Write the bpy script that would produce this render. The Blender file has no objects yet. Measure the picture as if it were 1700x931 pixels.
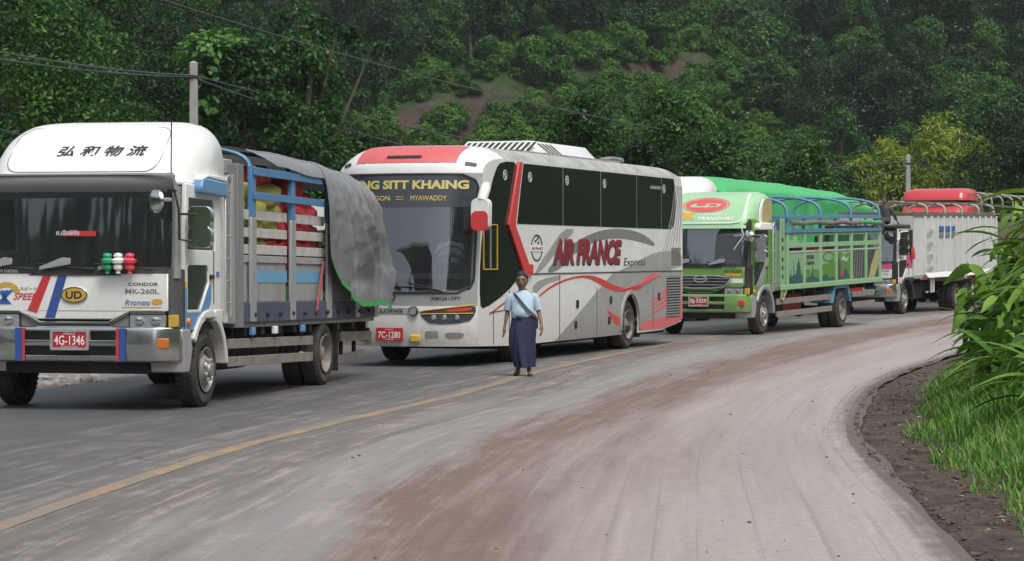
import bpy, bmesh, math, random
import numpy as np
from mathutils import Vector, Matrix, noise
from mathutils.geometry import tessellate_polygon
R = math.radians
scene = bpy.context.scene
col = scene.collection

# ------------------------------------------------------------------ camera, sky, sun, exposure
cam_d = bpy.data.cameras.new('camera'); cam = bpy.data.objects.new('camera', cam_d); col.objects.link(cam)
cam.location = (0, 0, 1.8); cam.rotation_euler = (R(90 - 0.58), 0, 0)
cam_d.sensor_width = 36; cam_d.lens = 4200 / 1700 * 36
cam_d.clip_start = 0.5; cam_d.clip_end = 3000
scene.camera = cam
SUN_EL, SUN_AZ = 58, 150          # azimuth measured from +Y (view direction) clockwise
world = bpy.data.worlds.new('World'); scene.world = world; world.use_nodes = True
wn = world.node_tree; wn.nodes.clear()
sky = wn.nodes.new('ShaderNodeTexSky'); sky.sky_type = 'NISHITA'; sky.sun_disc = False
sky.sun_elevation = R(SUN_EL); sky.sun_rotation = R(SUN_AZ); sky.dust_density = 4.0; sky.air_density = 1.0
hs = wn.nodes.new('ShaderNodeHueSaturation'); hs.inputs['Saturation'].default_value = 0.32
bg = wn.nodes.new('ShaderNodeBackground'); bg.inputs['Strength'].default_value = 0.15
wo = wn.nodes.new('ShaderNodeOutputWorld')
wn.links.new(sky.outputs[0], hs.inputs['Color']); wn.links.new(hs.outputs[0], bg.inputs['Color']); wn.links.new(bg.outputs[0], wo.inputs['Surface'])
sun_d = bpy.data.lights.new('sun', 'SUN'); sun = bpy.data.objects.new('sun', sun_d); col.objects.link(sun)
sun_d.energy = 1.5; sun_d.angle = R(22); sun_d.color = (1.0, 0.97, 0.92)
az = R(SUN_AZ); el = R(SUN_EL)
sdir = Vector((math.sin(az) * math.cos(el), math.cos(az) * math.cos(el), math.sin(el)))
sun.rotation_euler = sdir.to_track_quat('Z', 'Y').to_euler()
vs = scene.view_settings
vs.view_transform = 'Standard'; vs.look = 'None'; vs.gamma = 1; vs.use_curve_mapping = False; vs.exposure = 0.25

# ------------------------------------------------------------------ materials
M = {}
def nd(t, ty, **kw):
    n = t.nodes.new(ty)
    for k, v in kw.items():
        if k in n.inputs: n.inputs[k].default_value = v
        else: setattr(n, k, v)
    return n
def ramp(t, fac, stops):
    n = t.nodes.new('ShaderNodeValToRGB'); t.links.new(fac, n.inputs[0])
    e = n.color_ramp.elements
    while len(e) < len(stops): e.new(0.5)
    for q, (p, c) in zip(e, stops):
        q.position = p; q.color = c if len(c) == 4 else (*c, 1)
    return n.outputs[0]
def mixc(t, fac, a, b, mode='MIX'):
    n = t.nodes.new('ShaderNodeMix'); n.data_type = 'RGBA'; n.blend_type = mode
    if hasattr(fac, 'links'): t.links.new(fac, n.inputs[0])
    else: n.inputs[0].default_value = fac
    for v, i in ((a, 6), (b, 7)):
        if hasattr(v, 'links'): t.links.new(v, n.inputs[i])
        else: n.inputs[i].default_value = (*v, 1)
    return n.outputs[2]
def mth(t, op, a, b=None, c=None, clamp=False):
    n = t.nodes.new('ShaderNodeMath'); n.operation = op; n.use_clamp = clamp
    for i, v in enumerate((a, b, c)):
        if v is None: continue
        if hasattr(v, 'links'): t.links.new(v, n.inputs[i])
        else: n.inputs[i].default_value = v
    return n.outputs[0]
def noise_n(t, vec, scale, detail=4, rough=.55, dist=0):
    n = nd(t, 'ShaderNodeTexNoise', Scale=scale, Detail=detail, Roughness=rough, Distortion=dist)
    if vec is not None: t.links.new(vec, n.inputs['Vector'])
    return n.outputs[0]
def newmat(name):
    m = bpy.data.materials.new(name); m.use_nodes = True; t = m.node_tree
    b = t.nodes['Principled BSDF']; M[name] = m
    return m, t, b
def mat(name, c, rough=.5, metal=0, dirt=.25, dcol=(.16, .13, .105), scale=2.2, bump=0, bscale=40, coat=0, low=None, var=.06, streak=False, spec=.5):
    """painted / plastic / metal surface with blotchy grime; low=(z0,z1): road splash below z1"""
    m, t, b = newmat(name)
    tc = t.nodes.new('ShaderNodeTexCoord'); v = tc.outputs['Object']
    if streak:
        mp = nd(t, 'ShaderNodeMapping'); mp.inputs['Scale'].default_value = (1, 1, .12); t.links.new(v, mp.inputs[0]); v2 = mp.outputs[0]
    else: v2 = v
    n1 = noise_n(t, v2, scale, 6, .65)
    f = ramp(t, n1, [(.42, (0, 0, 0)), (.72, (1, 1, 1))])
    f = mth(t, 'MULTIPLY', f, dirt)
    n3 = noise_n(t, v2, scale * 9, 4, .7)
    f = mth(t, 'ADD', f, mth(t, 'MULTIPLY', ramp(t, n3, [(.58, (0, 0, 0)), (.75, (1, 1, 1))]), dirt * .6), clamp=True)
    if low:
        sp = t.nodes.new('ShaderNodeSeparateXYZ'); t.links.new(tc.outputs['Object'], sp.inputs[0])
        mr = nd(t, 'ShaderNodeMapRange'); t.links.new(sp.outputs[2], mr.inputs[0])
        mr.inputs[1].default_value = low[0]; mr.inputs[2].default_value = low[1]; mr.inputs[3].default_value = 1; mr.inputs[4].default_value = 0
        g = mth(t, 'MULTIPLY', mr.outputs[0], mth(t, 'ADD', mth(t, 'MULTIPLY', n3, .9), .15), clamp=True)
        f = mth(t, 'MAXIMUM', f, mth(t, 'MULTIPLY', g, .85))
    base = mixc(t, mth(t, 'MULTIPLY', noise_n(t, v, scale * .7, 2), 1.0), tuple(x * (1 - var) for x in c), tuple(min(1, x * (1 + var)) for x in c))
    t.links.new(mixc(t, f, base, dcol), b.inputs['Base Color'])
    rr = nd(t, 'ShaderNodeMapRange'); t.links.new(f, rr.inputs[0]); rr.inputs[3].default_value = rough; rr.inputs[4].default_value = min(1, rough + .4)
    t.links.new(rr.outputs[0], b.inputs['Roughness'])
    b.inputs['Metallic'].default_value = metal; b.inputs['Coat Weight'].default_value = coat; b.inputs['Coat Roughness'].default_value = .12
    b.inputs['Specular IOR Level'].default_value = spec
    if bump:
        bn = nd(t, 'ShaderNodeBump', Strength=bump, Distance=.01); t.links.new(noise_n(t, v, bscale, 5), bn.inputs['Height']); t.links.new(bn.outputs[0], b.inputs['Normal'])
    return m
def glass(name, tint, refl=.12, through=.5, rough=.03):
    """thin vehicle pane: tinted see-through mixed with a mirror layer"""
    m, t, b = newmat(name)
    tr = nd(t, 'ShaderNodeBsdfTransparent'); tr.inputs[0].default_value = (*tint, 1)
    b.inputs['Base Color'].default_value = (*[x * .12 for x in tint], 1); b.inputs['Roughness'].default_value = .3
    gl = nd(t, 'ShaderNodeBsdfGlossy', Roughness=rough); gl.inputs[0].default_value = (.9, .95, 1, 1)
    fr = nd(t, 'ShaderNodeLayerWeight', Blend=.35)
    f = mth(t, 'ADD', mth(t, 'MULTIPLY', fr.outputs['Fresnel'], .6), refl, clamp=True)
    m1 = nd(t, 'ShaderNodeMixShader'); m1.inputs[0].default_value = through
    t.links.new(b.outputs[0], m1.inputs[1]); t.links.new(tr.outputs[0], m1.inputs[2])
    m2 = nd(t, 'ShaderNodeMixShader'); t.links.new(f, m2.inputs[0]); t.links.new(m1.outputs[0], m2.inputs[1]); t.links.new(gl.outputs[0], m2.inputs[2])
    t.links.new(m2.outputs[0], t.nodes['Material Output'].inputs[0])
    return m
def flat(name, c, rough=.5, metal=0): 
    return mat(name, c, rough, metal, dirt=.12, var=.04)

# ------------------------------------------------------------------ mesh building
def tag(o, label=None, cat=None, group=None, kind=None):
    if label: o['label'] = label
    if cat: o['category'] = cat
    if group: o['group'] = group
    if kind: o['kind'] = kind
    return o
def empty(name, loc=(0, 0, 0), rz=0, parent=None):
    o = bpy.data.objects.new(name, None); col.objects.link(o); o.location = loc; o.rotation_euler = (0, 0, rz); o.empty_display_size = .2
    if parent: o.parent = parent
    return o
def copy_tree(o, parent=None):
    c = o.copy(); col.objects.link(c); c.parent = parent
    for ch in list(o.children): copy_tree(ch, c)
    return c
SH = [0.0, 0.0]                    # body rake of the vehicle being built: z += k (x - x0)
class MB:
    def __init__(s): s.v = []; s.f = []
    def add(s, vs, fs):
        n = len(s.v); s.v += [tuple(p) for p in vs]; s.f += [tuple(i + n for i in f) for f in fs]; return s
    def box(s, x0, x1, y0, y1, z0, z1):
        return s.add([(x0, y0, z0), (x1, y0, z0), (x1, y1, z0), (x0, y1, z0), (x0, y0, z1), (x1, y0, z1), (x1, y1, z1), (x0, y1, z1)],
                     [(0, 3, 2, 1), (4, 5, 6, 7), (0, 1, 5, 4), (1, 2, 6, 5), (2, 3, 7, 6), (3, 0, 4, 7)])
    def bar(s, a, b, w, h, up=(0, 0, 1)):
        a = Vector(a); b = Vector(b); d = (b - a).normalized(); u = Vector(up)
        if abs(d.dot(u)) > .98: u = Vector((1, 0, 0))
        sd = d.cross(u).normalized() * w / 2; u = sd.cross(d).normalized() * h / 2
        vs = [p + q for p in (a, b) for q in (-sd - u, sd - u, sd + u, -sd + u)]
        return s.add(vs, [(0, 1, 2, 3), (7, 6, 5, 4), (0, 4, 5, 1), (1, 5, 6, 2), (2, 6, 7, 3), (3, 7, 4, 0)])
    def tube(s, path, r, n=8, cap=True, flat=1.0):
        P = [Vector(p) for p in path]; rs = r if hasattr(r, '__len__') else [r] * len(P)
        vs = []; u = None
        for i, p in enumerate(P):
            d = (P[min(i + 1, len(P) - 1)] - P[max(i - 1, 0)]).normalized()
            if u is None:
                u = Vector((0, 0, 1)) if abs(d.z) < .9 else Vector((1, 0, 0))
            u = (u - d * u.dot(d)).normalized(); w = d.cross(u)
            for k in range(n):
                a = 2 * math.pi * k / n; vs.append(p + (u * math.cos(a) + w * math.sin(a) * flat) * rs[i])
        fs = [(i * n + k, i * n + (k + 1) % n, (i + 1) * n + (k + 1) % n, (i + 1) * n + k) for i in range(len(P) - 1) for k in range(n)]
        if cap: fs += [tuple(reversed(range(n))), tuple(range((len(P) - 1) * n, len(P) * n))]
        return s.add(vs, fs)
    def lathe(s, prof, c, ax=(0, 1, 0), n=32, closed=False, caps=True):
        """prof: (radius, offset along axis)"""
        ax = Vector(ax).normalized(); u = Vector((0, 0, 1)) if abs(ax.z) < .9 else Vector((1, 0, 0)); w = ax.cross(u); c = Vector(c)
        vs = [c + ax * o + (u * math.cos(2 * math.pi * k / n) + w * math.sin(2 * math.pi * k / n)) * r for r, o in prof for k in range(n)]
        m = len(prof); fs = []
        for i in range(m if closed else m - 1):
            j = (i + 1) % m
            for k in range(n): fs.append((i * n + k, i * n + (k + 1) % n, j * n + (k + 1) % n, j * n + k))
        if not closed and caps:
            if prof[0][0] > 1e-4: fs.append(tuple(reversed(range(n))))
            if prof[-1][0] > 1e-4: fs.append(tuple(range((m - 1) * n, m * n)))
        return s.add(vs, fs)
    def grid(s, fn, nu, nv, skip=None, us=None, vs_=None):
        us = us or [i / nu for i in range(nu + 1)]; vv = vs_ or [j / nv for j in range(nv + 1)]
        nu = len(us) - 1; nv = len(vv) - 1
        pts = [fn(a, b) for b in vv for a in us]
        fs = []
        for j in range(nv):
            for i in range(nu):
                if skip and skip((us[i] + us[i + 1]) / 2, (vv[j] + vv[j + 1]) / 2): continue
                a = j * (nu + 1) + i; fs.append((a, a + 1, a + nu + 2, a + nu + 1))
        return s.add(pts, fs)
    def plate(s, loops, fn, t):
        """polygon with holes; loops of (a,b); fn(a,b,d) gives a point at depth d; thickness t"""
        tri = tessellate_polygon([[Vector((a, b, 0)) for a, b in lp] for lp in loops])
        flat_ = [p for lp in loops for p in lp]; n = len(flat_)
        vs = [fn(a, b, 0) for a, b in flat_] + [fn(a, b, t) for a, b in flat_]
        fs = [tuple(f) for f in tri] + [tuple(i + n for i in reversed(f)) for f in tri]
        o = 0
        for lp in loops:
            k = len(lp)
            for i in range(k): fs.append((o + i, o + (i + 1) % k, n + o + (i + 1) % k, n + o + i))
            o += k
        return s.add(vs, fs)
    def drape(s, loops, fn, cuts=3):
        """decal: polygon with holes, finely divided, then laid on the surface fn(a,b)"""
        tri = tessellate_polygon([[Vector((a, b, 0)) for a, b in lp] for lp in loops]); pts = [p for lp in loops for p in lp]
        bm = bmesh.new(); vv = [bm.verts.new((a, b, 0)) for a, b in pts]
        for f in tri:
            try: bm.faces.new([vv[i] for i in f])
            except ValueError: pass
        for _ in range(cuts):
            ed = [e for e in bm.edges if e.calc_length() > .05]
            if not ed: break
            bmesh.ops.subdivide_edges(bm, edges=ed, cuts=1); bmesh.ops.triangulate(bm, faces=bm.faces)
        bm.verts.ensure_lookup_table(); bm.verts.index_update()
        s.add([fn(v.co.x, v.co.y) for v in bm.verts], [tuple(v.index for v in f.verts) for f in bm.faces]); bm.free(); return s
    def side(s, loops, y, t):   return s.plate(loops, lambda a, b, d: (a, y + d, b), t)
    def front(s, loops, x, t):  return s.plate(loops, lambda a, b, d: (x + d, a, b), t)
    def build(s, name, m, parent=None, bevel=0, smooth=35, shear=True, seg=2, label=None):
        me = bpy.data.meshes.new(name); V_ = s.v
        if shear and SH[0]: V_ = [(x, y, z + SH[0] * (x - SH[1])) for x, y, z in V_]
        me.from_pydata(V_, [], s.f)
        bm = bmesh.new(); bm.from_mesh(me); bmesh.ops.recalc_face_normals(bm, faces=bm.faces); bm.to_mesh(me); bm.free()
        me.materials.append(M[m] if isinstance(m, str) else m)
        if smooth:
            me.polygons.foreach_set('use_smooth', [True] * len(me.polygons)); me.set_sharp_from_angle(angle=R(smooth))
        o = bpy.data.objects.new(name, me); col.objects.link(o)
        if parent: o.parent = parent
        if bevel:
            b = o.modifiers.new('bevel', 'BEVEL'); b.width = bevel; b.segments = seg; b.limit_method = 'ANGLE'; b.angle_limit = R(40); b.harden_normals = False
        if label: o['label'] = label
        return o
def rrect(a0, a1, b0, b1, r, n=4):
    out = []
    for cx, cy, s in ((a1 - r, b1 - r, 0), (a0 + r, b1 - r, 90), (a0 + r, b0 + r, 180), (a1 - r, b0 + r, 270)):
        for k in range(n + 1):
            t = R(s + 90 * k / n); out.append((cx + r * math.cos(t), cy + r * math.sin(t)))
    return out
def ellipse(cx, cy, rx, ry, n=28): return [(cx + rx * math.cos(2 * math.pi * k / n), cy + ry * math.sin(2 * math.pi * k / n)) for k in range(n)]
def smoothpoly(pts, it=2):
    for _ in range(it):
        q = []
        for i in range(len(pts)):
            a, b = pts[i], pts[(i + 1) % len(pts)]
            q += [(a[0] * .75 + b[0] * .25, a[1] * .75 + b[1] * .25), (a[0] * .25 + b[0] * .75, a[1] * .25 + b[1] * .75)]
        pts = q
    return pts
def lerp_tab(tab, x):
    if x <= tab[0][0]: return tab[0][1]
    for (a, p), (b, q) in zip(tab, tab[1:]):
        if x <= b: return p + (q - p) * (x - a) / (b - a)
    return tab[-1][1]
_txt = {}
def text_mesh(body, bold=0.0):
    k = (body, bold)
    if k not in _txt:
        cu = bpy.data.curves.new('t', 'FONT'); cu.body = body; cu.offset = bold; cu.resolution_u = 3; cu.fill_mode = 'FRONT'
        o = bpy.data.objects.new('t', cu); me = o.to_mesh()
        vs = np.array([v.co[:2] for v in me.vertices]); fs = [tuple(p.vertices) for p in me.polygons]
        o.to_mesh_clear(); bpy.data.objects.remove(o); bpy.data.curves.remove(cu)
        mn = vs.min(0); mx = vs.max(0); _txt[k] = ((vs - mn) / (mx - mn), fs)
    return _txt[k]
def text(body, fn, m, parent, bold=0.0, slant=0.0, name='lettering', label=None):
    """fn(s,t) maps the unit box of the text to a point just proud of its surface"""
    vs, fs = text_mesh(body, bold); mb = MB()
    mb.add([fn(min(1.2, a + slant * (b - .5)), b) for a, b in vs], fs)
    return mb.build(name, m, parent, smooth=0, label=label)
def on_front(y_left, y_right, z0, z1, x):   # x may be a function of (y,z)
    return lambda s, t: ((x(y_left + (y_right - y_left) * s, z0 + (z1 - z0) * t) if callable(x) else x), y_left + (y_right - y_left) * s, z0 + (z1 - z0) * t)
def on_side(x0, x1, z0, z1, y, rise=0): return lambda s, t: (x0 + (x1 - x0) * s, y, z0 + (z1 - z0) * t + rise * s)
# ------------------------------------------------------------------ the road in plan
def spl(tab):
    xs = np.array([a for a, b in tab], float); ys = np.array([b for a, b in tab], float)
    k = np.gradient(ys, xs)
    def f(x):
        x = np.asarray(x, float); i = np.clip(np.searchsorted(xs, x) - 1, 0, len(xs) - 2)
        h = xs[i + 1] - xs[i]; t = (x - xs[i]) / h; t2 = np.clip(t, -5, 5); inside = (t >= 0) & (t <= 1)
        c = (2*t2**3 - 3*t2**2 + 1) * ys[i] + (t2**3 - 2*t2**2 + t2) * h * k[i] + (-2*t2**3 + 3*t2**2) * ys[i + 1] + (t2**3 - t2**2) * h * k[i + 1]
        lin = np.where(t < 0, ys[i] + k[i] * (x - xs[i]), ys[i + 1] + k[i + 1] * (x - xs[i + 1]))
        return np.where(inside, c, lin)
    return f
xc = spl([(-60, -1.5), (-25, -3.2), (0, -3.95), (10, -3.75), (16.7, -3.38), (19.8, -3.06), (23.7, -2.54), (28.1, -1.67), (31.9, -.83), (39.4, .5), (44.7, 1.62), (50.4, 3.0), (56, 4.55), (66, 7.7), (80, 13.0), (95, 19.6), (120, 33), (150, 52)])
xr = spl([(-60, 4.5), (-25, 2.9), (0, 2.35), (10, 2.55), (14.9, 2.8), (17.7, 2.98), (21.2, 3.17), (25.5, 3.52), (28.3, 3.9), (31.9, 4.5), (38.4, 5.94), (42.7, 7.15), (49.7, 9.3), (62, 13.4), (80, 20.3), (95, 27), (120, 41), (150, 61)])
xl = spl([(-60, -7.5), (-25, -9), (0, -9.6), (20, -8.6), (30, -7.2), (39, -5.2), (50, -3.9), (60, -2.8), (70, 0), (80, 3.5), (95, 9.5), (120, 21), (150, 40)])
def sstep(a, b, x): t = np.clip((x - a) / (b - a), 0, 1); return t * t * (3 - 2 * t)
def vnoise(X, Y, s, seed=0):
    rng = np.random.RandomState(seed); g = rng.rand(64, 64); x = X / s; y = Y / s
    xi = np.floor(x).astype(int); yi = np.floor(y).astype(int); fx = x - xi; fy = y - yi; fx = fx*fx*(3-2*fx); fy = fy*fy*(3-2*fy)
    a = g[xi % 64, yi % 64]; b = g[(xi + 1) % 64, yi % 64]; c = g[xi % 64, (yi + 1) % 64]; d = g[(xi + 1) % 64, (yi + 1) % 64]
    return (a*(1-fx) + b*fx)*(1-fy) + (c*(1-fx) + d*fx)*fy - .5
def scar_line(X): return 222 + (X + 8.7) * .95
def scar_mask(X, Y):
    sl = Y - scar_line(X)
    return sstep(-3.6, -2.4, sl + 1.2 * vnoise(X, Y, 4, 35)) * sstep(2.2, 1.0, sl) * sstep(-15, -10, X) * sstep(22, 16, X) * sstep(-.22, -.02, vnoise(X, Y, 7, 33))
def terrain(X, Y):
    X = np.asarray(X, float); Y = np.asarray(Y, float)
    dr = X - xr(Y); dl = xl(Y) - X
    n1 = vnoise(X, Y, 1.1, 1) * .09 + vnoise(X, Y, .45, 2) * .05 + vnoise(X, Y, .17, 8) * .035
    # right verge: rutted dirt, then a grassy bank
    bank = .5 * sstep(.6, 3.0, dr) + .28 * np.maximum(dr - 3, 0) * sstep(3, 12, dr)
    zr = -.02 + bank + (n1 - .0) * sstep(.02, .6, dr)
    zl = -.02 + n1 * sstep(.1, 1, dl) - .9 * sstep(4, 14, dl) + .06 * np.maximum(dl - 16, 0)
    z = np.where(dr > 0, zr, np.where(dl > 0, zl, -.06))
    off = np.maximum(np.maximum(dr, dl), 0)
    foot = 190 - 70 * sstep(-12, -45, X) + 8 * vnoise(X, Y * 0, 30, 3)
    und = (vnoise(X, Y, 40, 4) * 5 + vnoise(X, Y, 17, 5) * 2.5 + vnoise(X, Y, 7, 6) * 1.2)
    ahead = .22 * np.maximum(Y - foot, 0) + und * sstep(0, 30, Y - foot)
    ahead += 3.0 * sstep(-3.0, 1.5, Y - scar_line(X)) * sstep(-16, -9, X) * sstep(24, 17, X)
    behind = .35 * np.maximum(-45 - Y, 0) + und * sstep(0, 30, -45 - Y)
    left = .3 * np.maximum(-45 - X, 0) + und * sstep(0, 20, -45 - X)
    right = .3 * np.maximum(X - 60 - .5 * np.maximum(Y, 0), 0)
    h = np.maximum(np.maximum(ahead, behind), np.maximum(left, right)); h = np.where(h > 45, 45 + 12 * (1 - np.exp(-(h - 45) / 12)), h)
    return z + h * sstep(4, 25, off)

mat('wire_black', (.075, .08, .085), .6, dirt=0)
mat('concrete', (.34, .34, .33), .85, dirt=.4, dcol=(.2, .19, .17), scale=4, bump=.3)
def road_material():
    m, t, b = newmat('road_asphalt')
    at = nd(t, 'ShaderNodeAttribute', attribute_name='ruv'); sp = t.nodes.new('ShaderNodeSeparateXYZ'); t.links.new(at.outputs['Vector'], sp.inputs[0])
    u, v = sp.outputs[0], sp.outputs[1]
    def mapped(su, sv):
        mp = nd(t, 'ShaderNodeMapping'); mp.inputs['Scale'].default_value = (su, sv, 1); t.links.new(at.outputs['Vector'], mp.inputs[0]); return mp.outputs[0]
    streak = noise_n(t, mapped(2.2, .10), 1, 6, .62, .4)
    fine = noise_n(t, mapped(9, .35), 1, 5, .7, .3)
    blot = noise_n(t, mapped(.5, .16), 1, 5, .6, .6)
    skid = noise_n(t, mapped(11, .07), 1, 4, .65, .5)
    cross = noise_n(t, mapped(1.3, 1.1), 1, 5, .7)
    grain = noise_n(t, at.outputs['Vector'], 70, 4, .85)
    wob = mth(t, 'ADD', u, mth(t, 'MULTIPLY', mth(t, 'SUBTRACT', streak, .5), 2.0))
    wob = mth(t, 'ADD', wob, mth(t, 'MULTIPLY', mth(t, 'SUBTRACT', blot, .5), 1.6))
    uf = nd(t, 'ShaderNodeMapRange'); t.links.new(wob, uf.inputs[0]); uf.inputs[1].default_value = -6; uf.inputs[2].default_value = 6.5
    P = lambda a: (a + 6) / 12.5
    c = ramp(t, uf.outputs[0], [(P(-6), (.115, .112, .113)), (P(-3.0), (.092, .093, .098)), (P(-.9), (.105, .105, .107)), (P(-.2), (.145, .138, .132)), (P(.7), (.165, .146, .131)), (P(1.3), (.245, .232, .223)),  # left lane's dark grey, lowered further to deepen the shade under the vehicles
                               (P(1.9), (.265, .25, .243)), (P(2.45), (.185, .118, .098)), (P(3.05), (.2, .136, .117)), (P(3.6), (.29, .24, .22)), (P(4.5), (.35, .308, .29)), (P(5.9), (.36, .325, .31))])
    # pale dried-mud flecks along the centre and lane edges
    fl = mth(t, 'MULTIPLY', ramp(t, mth(t, 'MULTIPLY', fine, mth(t, 'ADD', cross, .5)), [(.50, (0, 0, 0)), (.66, (1, 1, 1))]), ramp(t, uf.outputs[0], [(P(-3.2), (.10,) * 3), (P(-.8), (.42,) * 3), (P(.8), (.6,) * 3), (P(2.6), (.3,) * 3), (P(4), (.0,) * 3)]))
    c = mixc(t, fl, c, (.40, .345, .30))
    # dark rubber tracks
    sk = mth(t, 'MULTIPLY', ramp(t, skid, [(.54, (0, 0, 0)), (.72, (1, 1, 1))]), ramp(t, uf.outputs[0], [(P(-5), (.4,) * 3), (P(-1), (.35,) * 3), (P(2), (.16,) * 3), (P(5.5), (.09,) * 3)]))
    c = mixc(t, sk, c, (.10, .088, .082))
    st = ramp(t, streak, [(.3, (.84,) * 3), (.7, (1.1,) * 3)])
    c = mixc(t, .8, c, st, 'MULTIPLY')
    c = mixc(t, .85, c, ramp(t, fine, [(.3, (.91,) * 3), (.7, (1.07,) * 3)]), 'MULTIPLY')
    c = mixc(t, .8, c, ramp(t, grain, [(.32, (.66,) * 3), (.68, (1.26,) * 3)]), 'MULTIPLY')
    mid_ = noise_n(t, at.outputs['Vector'], 9, 8, .78)
    c = mixc(t, .9, c, ramp(t, mid_, [(.3, (.80,) * 3), (.5, (1.0,) * 3), (.7, (1.14,) * 3)]), 'MULTIPLY')
    # dust thins out into mud and ruts at the right edge
    mud = noise_n(t, mapped(3.5, 2.6), 1, 6, .7)
    ef = mth(t, 'ADD', mth(t, 'MULTIPLY', sp.outputs[2], 1.25), mth(t, 'ADD', mth(t, 'MULTIPLY', mth(t, 'SUBTRACT', skid, .5), 1.3), mth(t, 'MULTIPLY', mth(t, 'SUBTRACT', mud, .5), .9)))
    c = mixc(t, ramp(t, ef, [(.45, (0, 0, 0)), (.95, (1, 1, 1))]), c, mixc(t, mud, (.07, .054, .047), (.17, .14, .125)))
    lin = noise_n(t, mapped(24, .028), 1, 2, .5, .15)
    c = mixc(t, mth(t, 'MULTIPLY', ramp(t, lin, [(.61, (0, 0, 0)), (.65, (1, 1, 1)), (.70, (0, 0, 0))]), ramp(t, uf.outputs[0], [(P(-4), (.25,) * 3), (P(1), (.3,) * 3), (P(5.5), (.38,) * 3)])), c, (.15, .125, .115))
    vo = nd(t, 'ShaderNodeTexVoronoi', Scale=.55); vo.feature = 'DISTANCE_TO_EDGE'; wv = noise_n(t, at.outputs['Vector'], 1.6, 4, .6)
    va = nd(t, 'ShaderNodeVectorMath', operation='ADD'); t.links.new(at.outputs['Vector'], va.inputs[0]); cb = t.nodes.new('ShaderNodeCombineXYZ'); t.links.new(mth(t, 'MULTIPLY', wv, 2.2), cb.inputs[0]); t.links.new(mth(t, 'MULTIPLY', wv, -1.6), cb.inputs[1]); t.links.new(cb.outputs[0], va.inputs[1]); t.links.new(va.outputs[0], vo.inputs['Vector'])
    c = mixc(t, mth(t, 'MULTIPLY', mth(t, 'MULTIPLY', ramp(t, vo.outputs['Distance'], [(.004, (1, 1, 1)), (.012, (0, 0, 0))]), ramp(t, blot, [(.48, (0, 0, 0)), (.56, (1, 1, 1))])), ramp(t, uf.outputs[0], [(P(-1), (.75,) * 3), (P(2), (.35,) * 3), (P(3.4), (0,) * 3)])), c, (.04, .038, .037))
    speck = noise_n(t, at.outputs['Vector'], 23, 2, .5)
    c = mixc(t, mth(t, 'MULTIPLY', ramp(t, speck, [(.70, (0, 0, 0)), (.76, (1, 1, 1))]), .35), c, (.10, .085, .078))
    t.links.new(c, b.inputs['Base Color'])
    t.links.new(ramp(t, uf.outputs[0], [(P(-3), (.52,) * 3), (P(0), (.62,) * 3), (P(3), (.86,) * 3)]), b.inputs['Roughness'])
    bn = nd(t, 'ShaderNodeBump', Strength=.35, Distance=.02)
    t.links.new(mth(t, 'ADD', grain, mth(t, 'MULTIPLY', skid, .5)), bn.inputs['Height']); t.links.new(bn.outputs[0], b.inputs['Normal'])
road_material()
def build_road():
    ys = np.concatenate([np.arange(-58, 0, 2.0), np.arange(0, 60, .35), np.arange(60, 150, 1.5)]); nu = 40
    L = xl(ys); Rr = xr(ys); C = xc(ys); V = []; A = []
    edge = vnoise(ys * 1.0, ys * 0, 2.5, 11) * .14 + vnoise(ys * 1.0, ys * 0, .7, 12) * .05
    for j, y in enumerate(ys):
        for i in range(nu + 1):
            s = i / nu; x = L[j] + (Rr[j] + edge[j] - L[j]) * s
            zz = -.004 * (0 if s < .96 else 1); d = Rr[j] - x
            V.append((x, y, zz)); uu = (x - C[j]) if x < C[j] else 6.0 * (x - C[j]) / (Rr[j] - C[j]); A.append((uu, y * 1.03, float(np.clip(1 - d / .5, 0, 1))))
    n = nu + 1; Fs = [(j*n + i, j*n + i + 1, (j+1)*n + i + 1, (j+1)*n + i) for j in range(len(ys) - 1) for i in range(nu)]
    me = bpy.data.meshes.new('road'); me.from_pydata(V, [], Fs); me.materials.append(M['road_asphalt'])
    a = me.attributes.new('ruv', 'FLOAT_VECTOR', 'POINT'); a.data.foreach_set('vector', np.array(A, np.float32).ravel())
    o = bpy.data.objects.new('road', me); col.objects.link(o); tag(o, kind='structure')
    # worn yellow centre line, a thin sheet of paint on top
    m, t, b = newmat('yellow_line_paint')
    tc = t.nodes.new('ShaderNodeTexCoord'); w = noise_n(t, tc.outputs['Object'], 7, 6, .7); w2 = noise_n(t, tc.outputs['Object'], 1.1, 3, .6)
    f = ramp(t, mth(t, 'ADD', mth(t, 'MULTIPLY', w, .7), mth(t, 'MULTIPLY', w2, .5)), [(.43, (0, 0, 0)), (.62, (1, 1, 1))])
    t.links.new(mixc(t, f, (.46, .25, .085), (.22, .185, .15)), b.inputs['Base Color']); b.inputs['Roughness'].default_value = .7
    y = np.arange(6, 92, .3); V = []; Fs = []
    wob = vnoise(y, y * 0, .5, 21) * .03
    for j, q in enumerate(y):
        c = float(xc(q)); V += [(c - .085 + wob[j], q, .004), (c + .085 + wob[-j-1], q, .004)]
    Fs = [(2*j, 2*j + 1, 2*j + 3, 2*j + 2) for j in range(len(y) - 1)]
    me = bpy.data.meshes.new('yellow_centre_line'); me.from_pydata(V, [], Fs); me.materials.append(m)
    o = bpy.data.objects.new('yellow_centre_line', me); col.objects.link(o); tag(o, kind='structure')
build_road()
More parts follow.
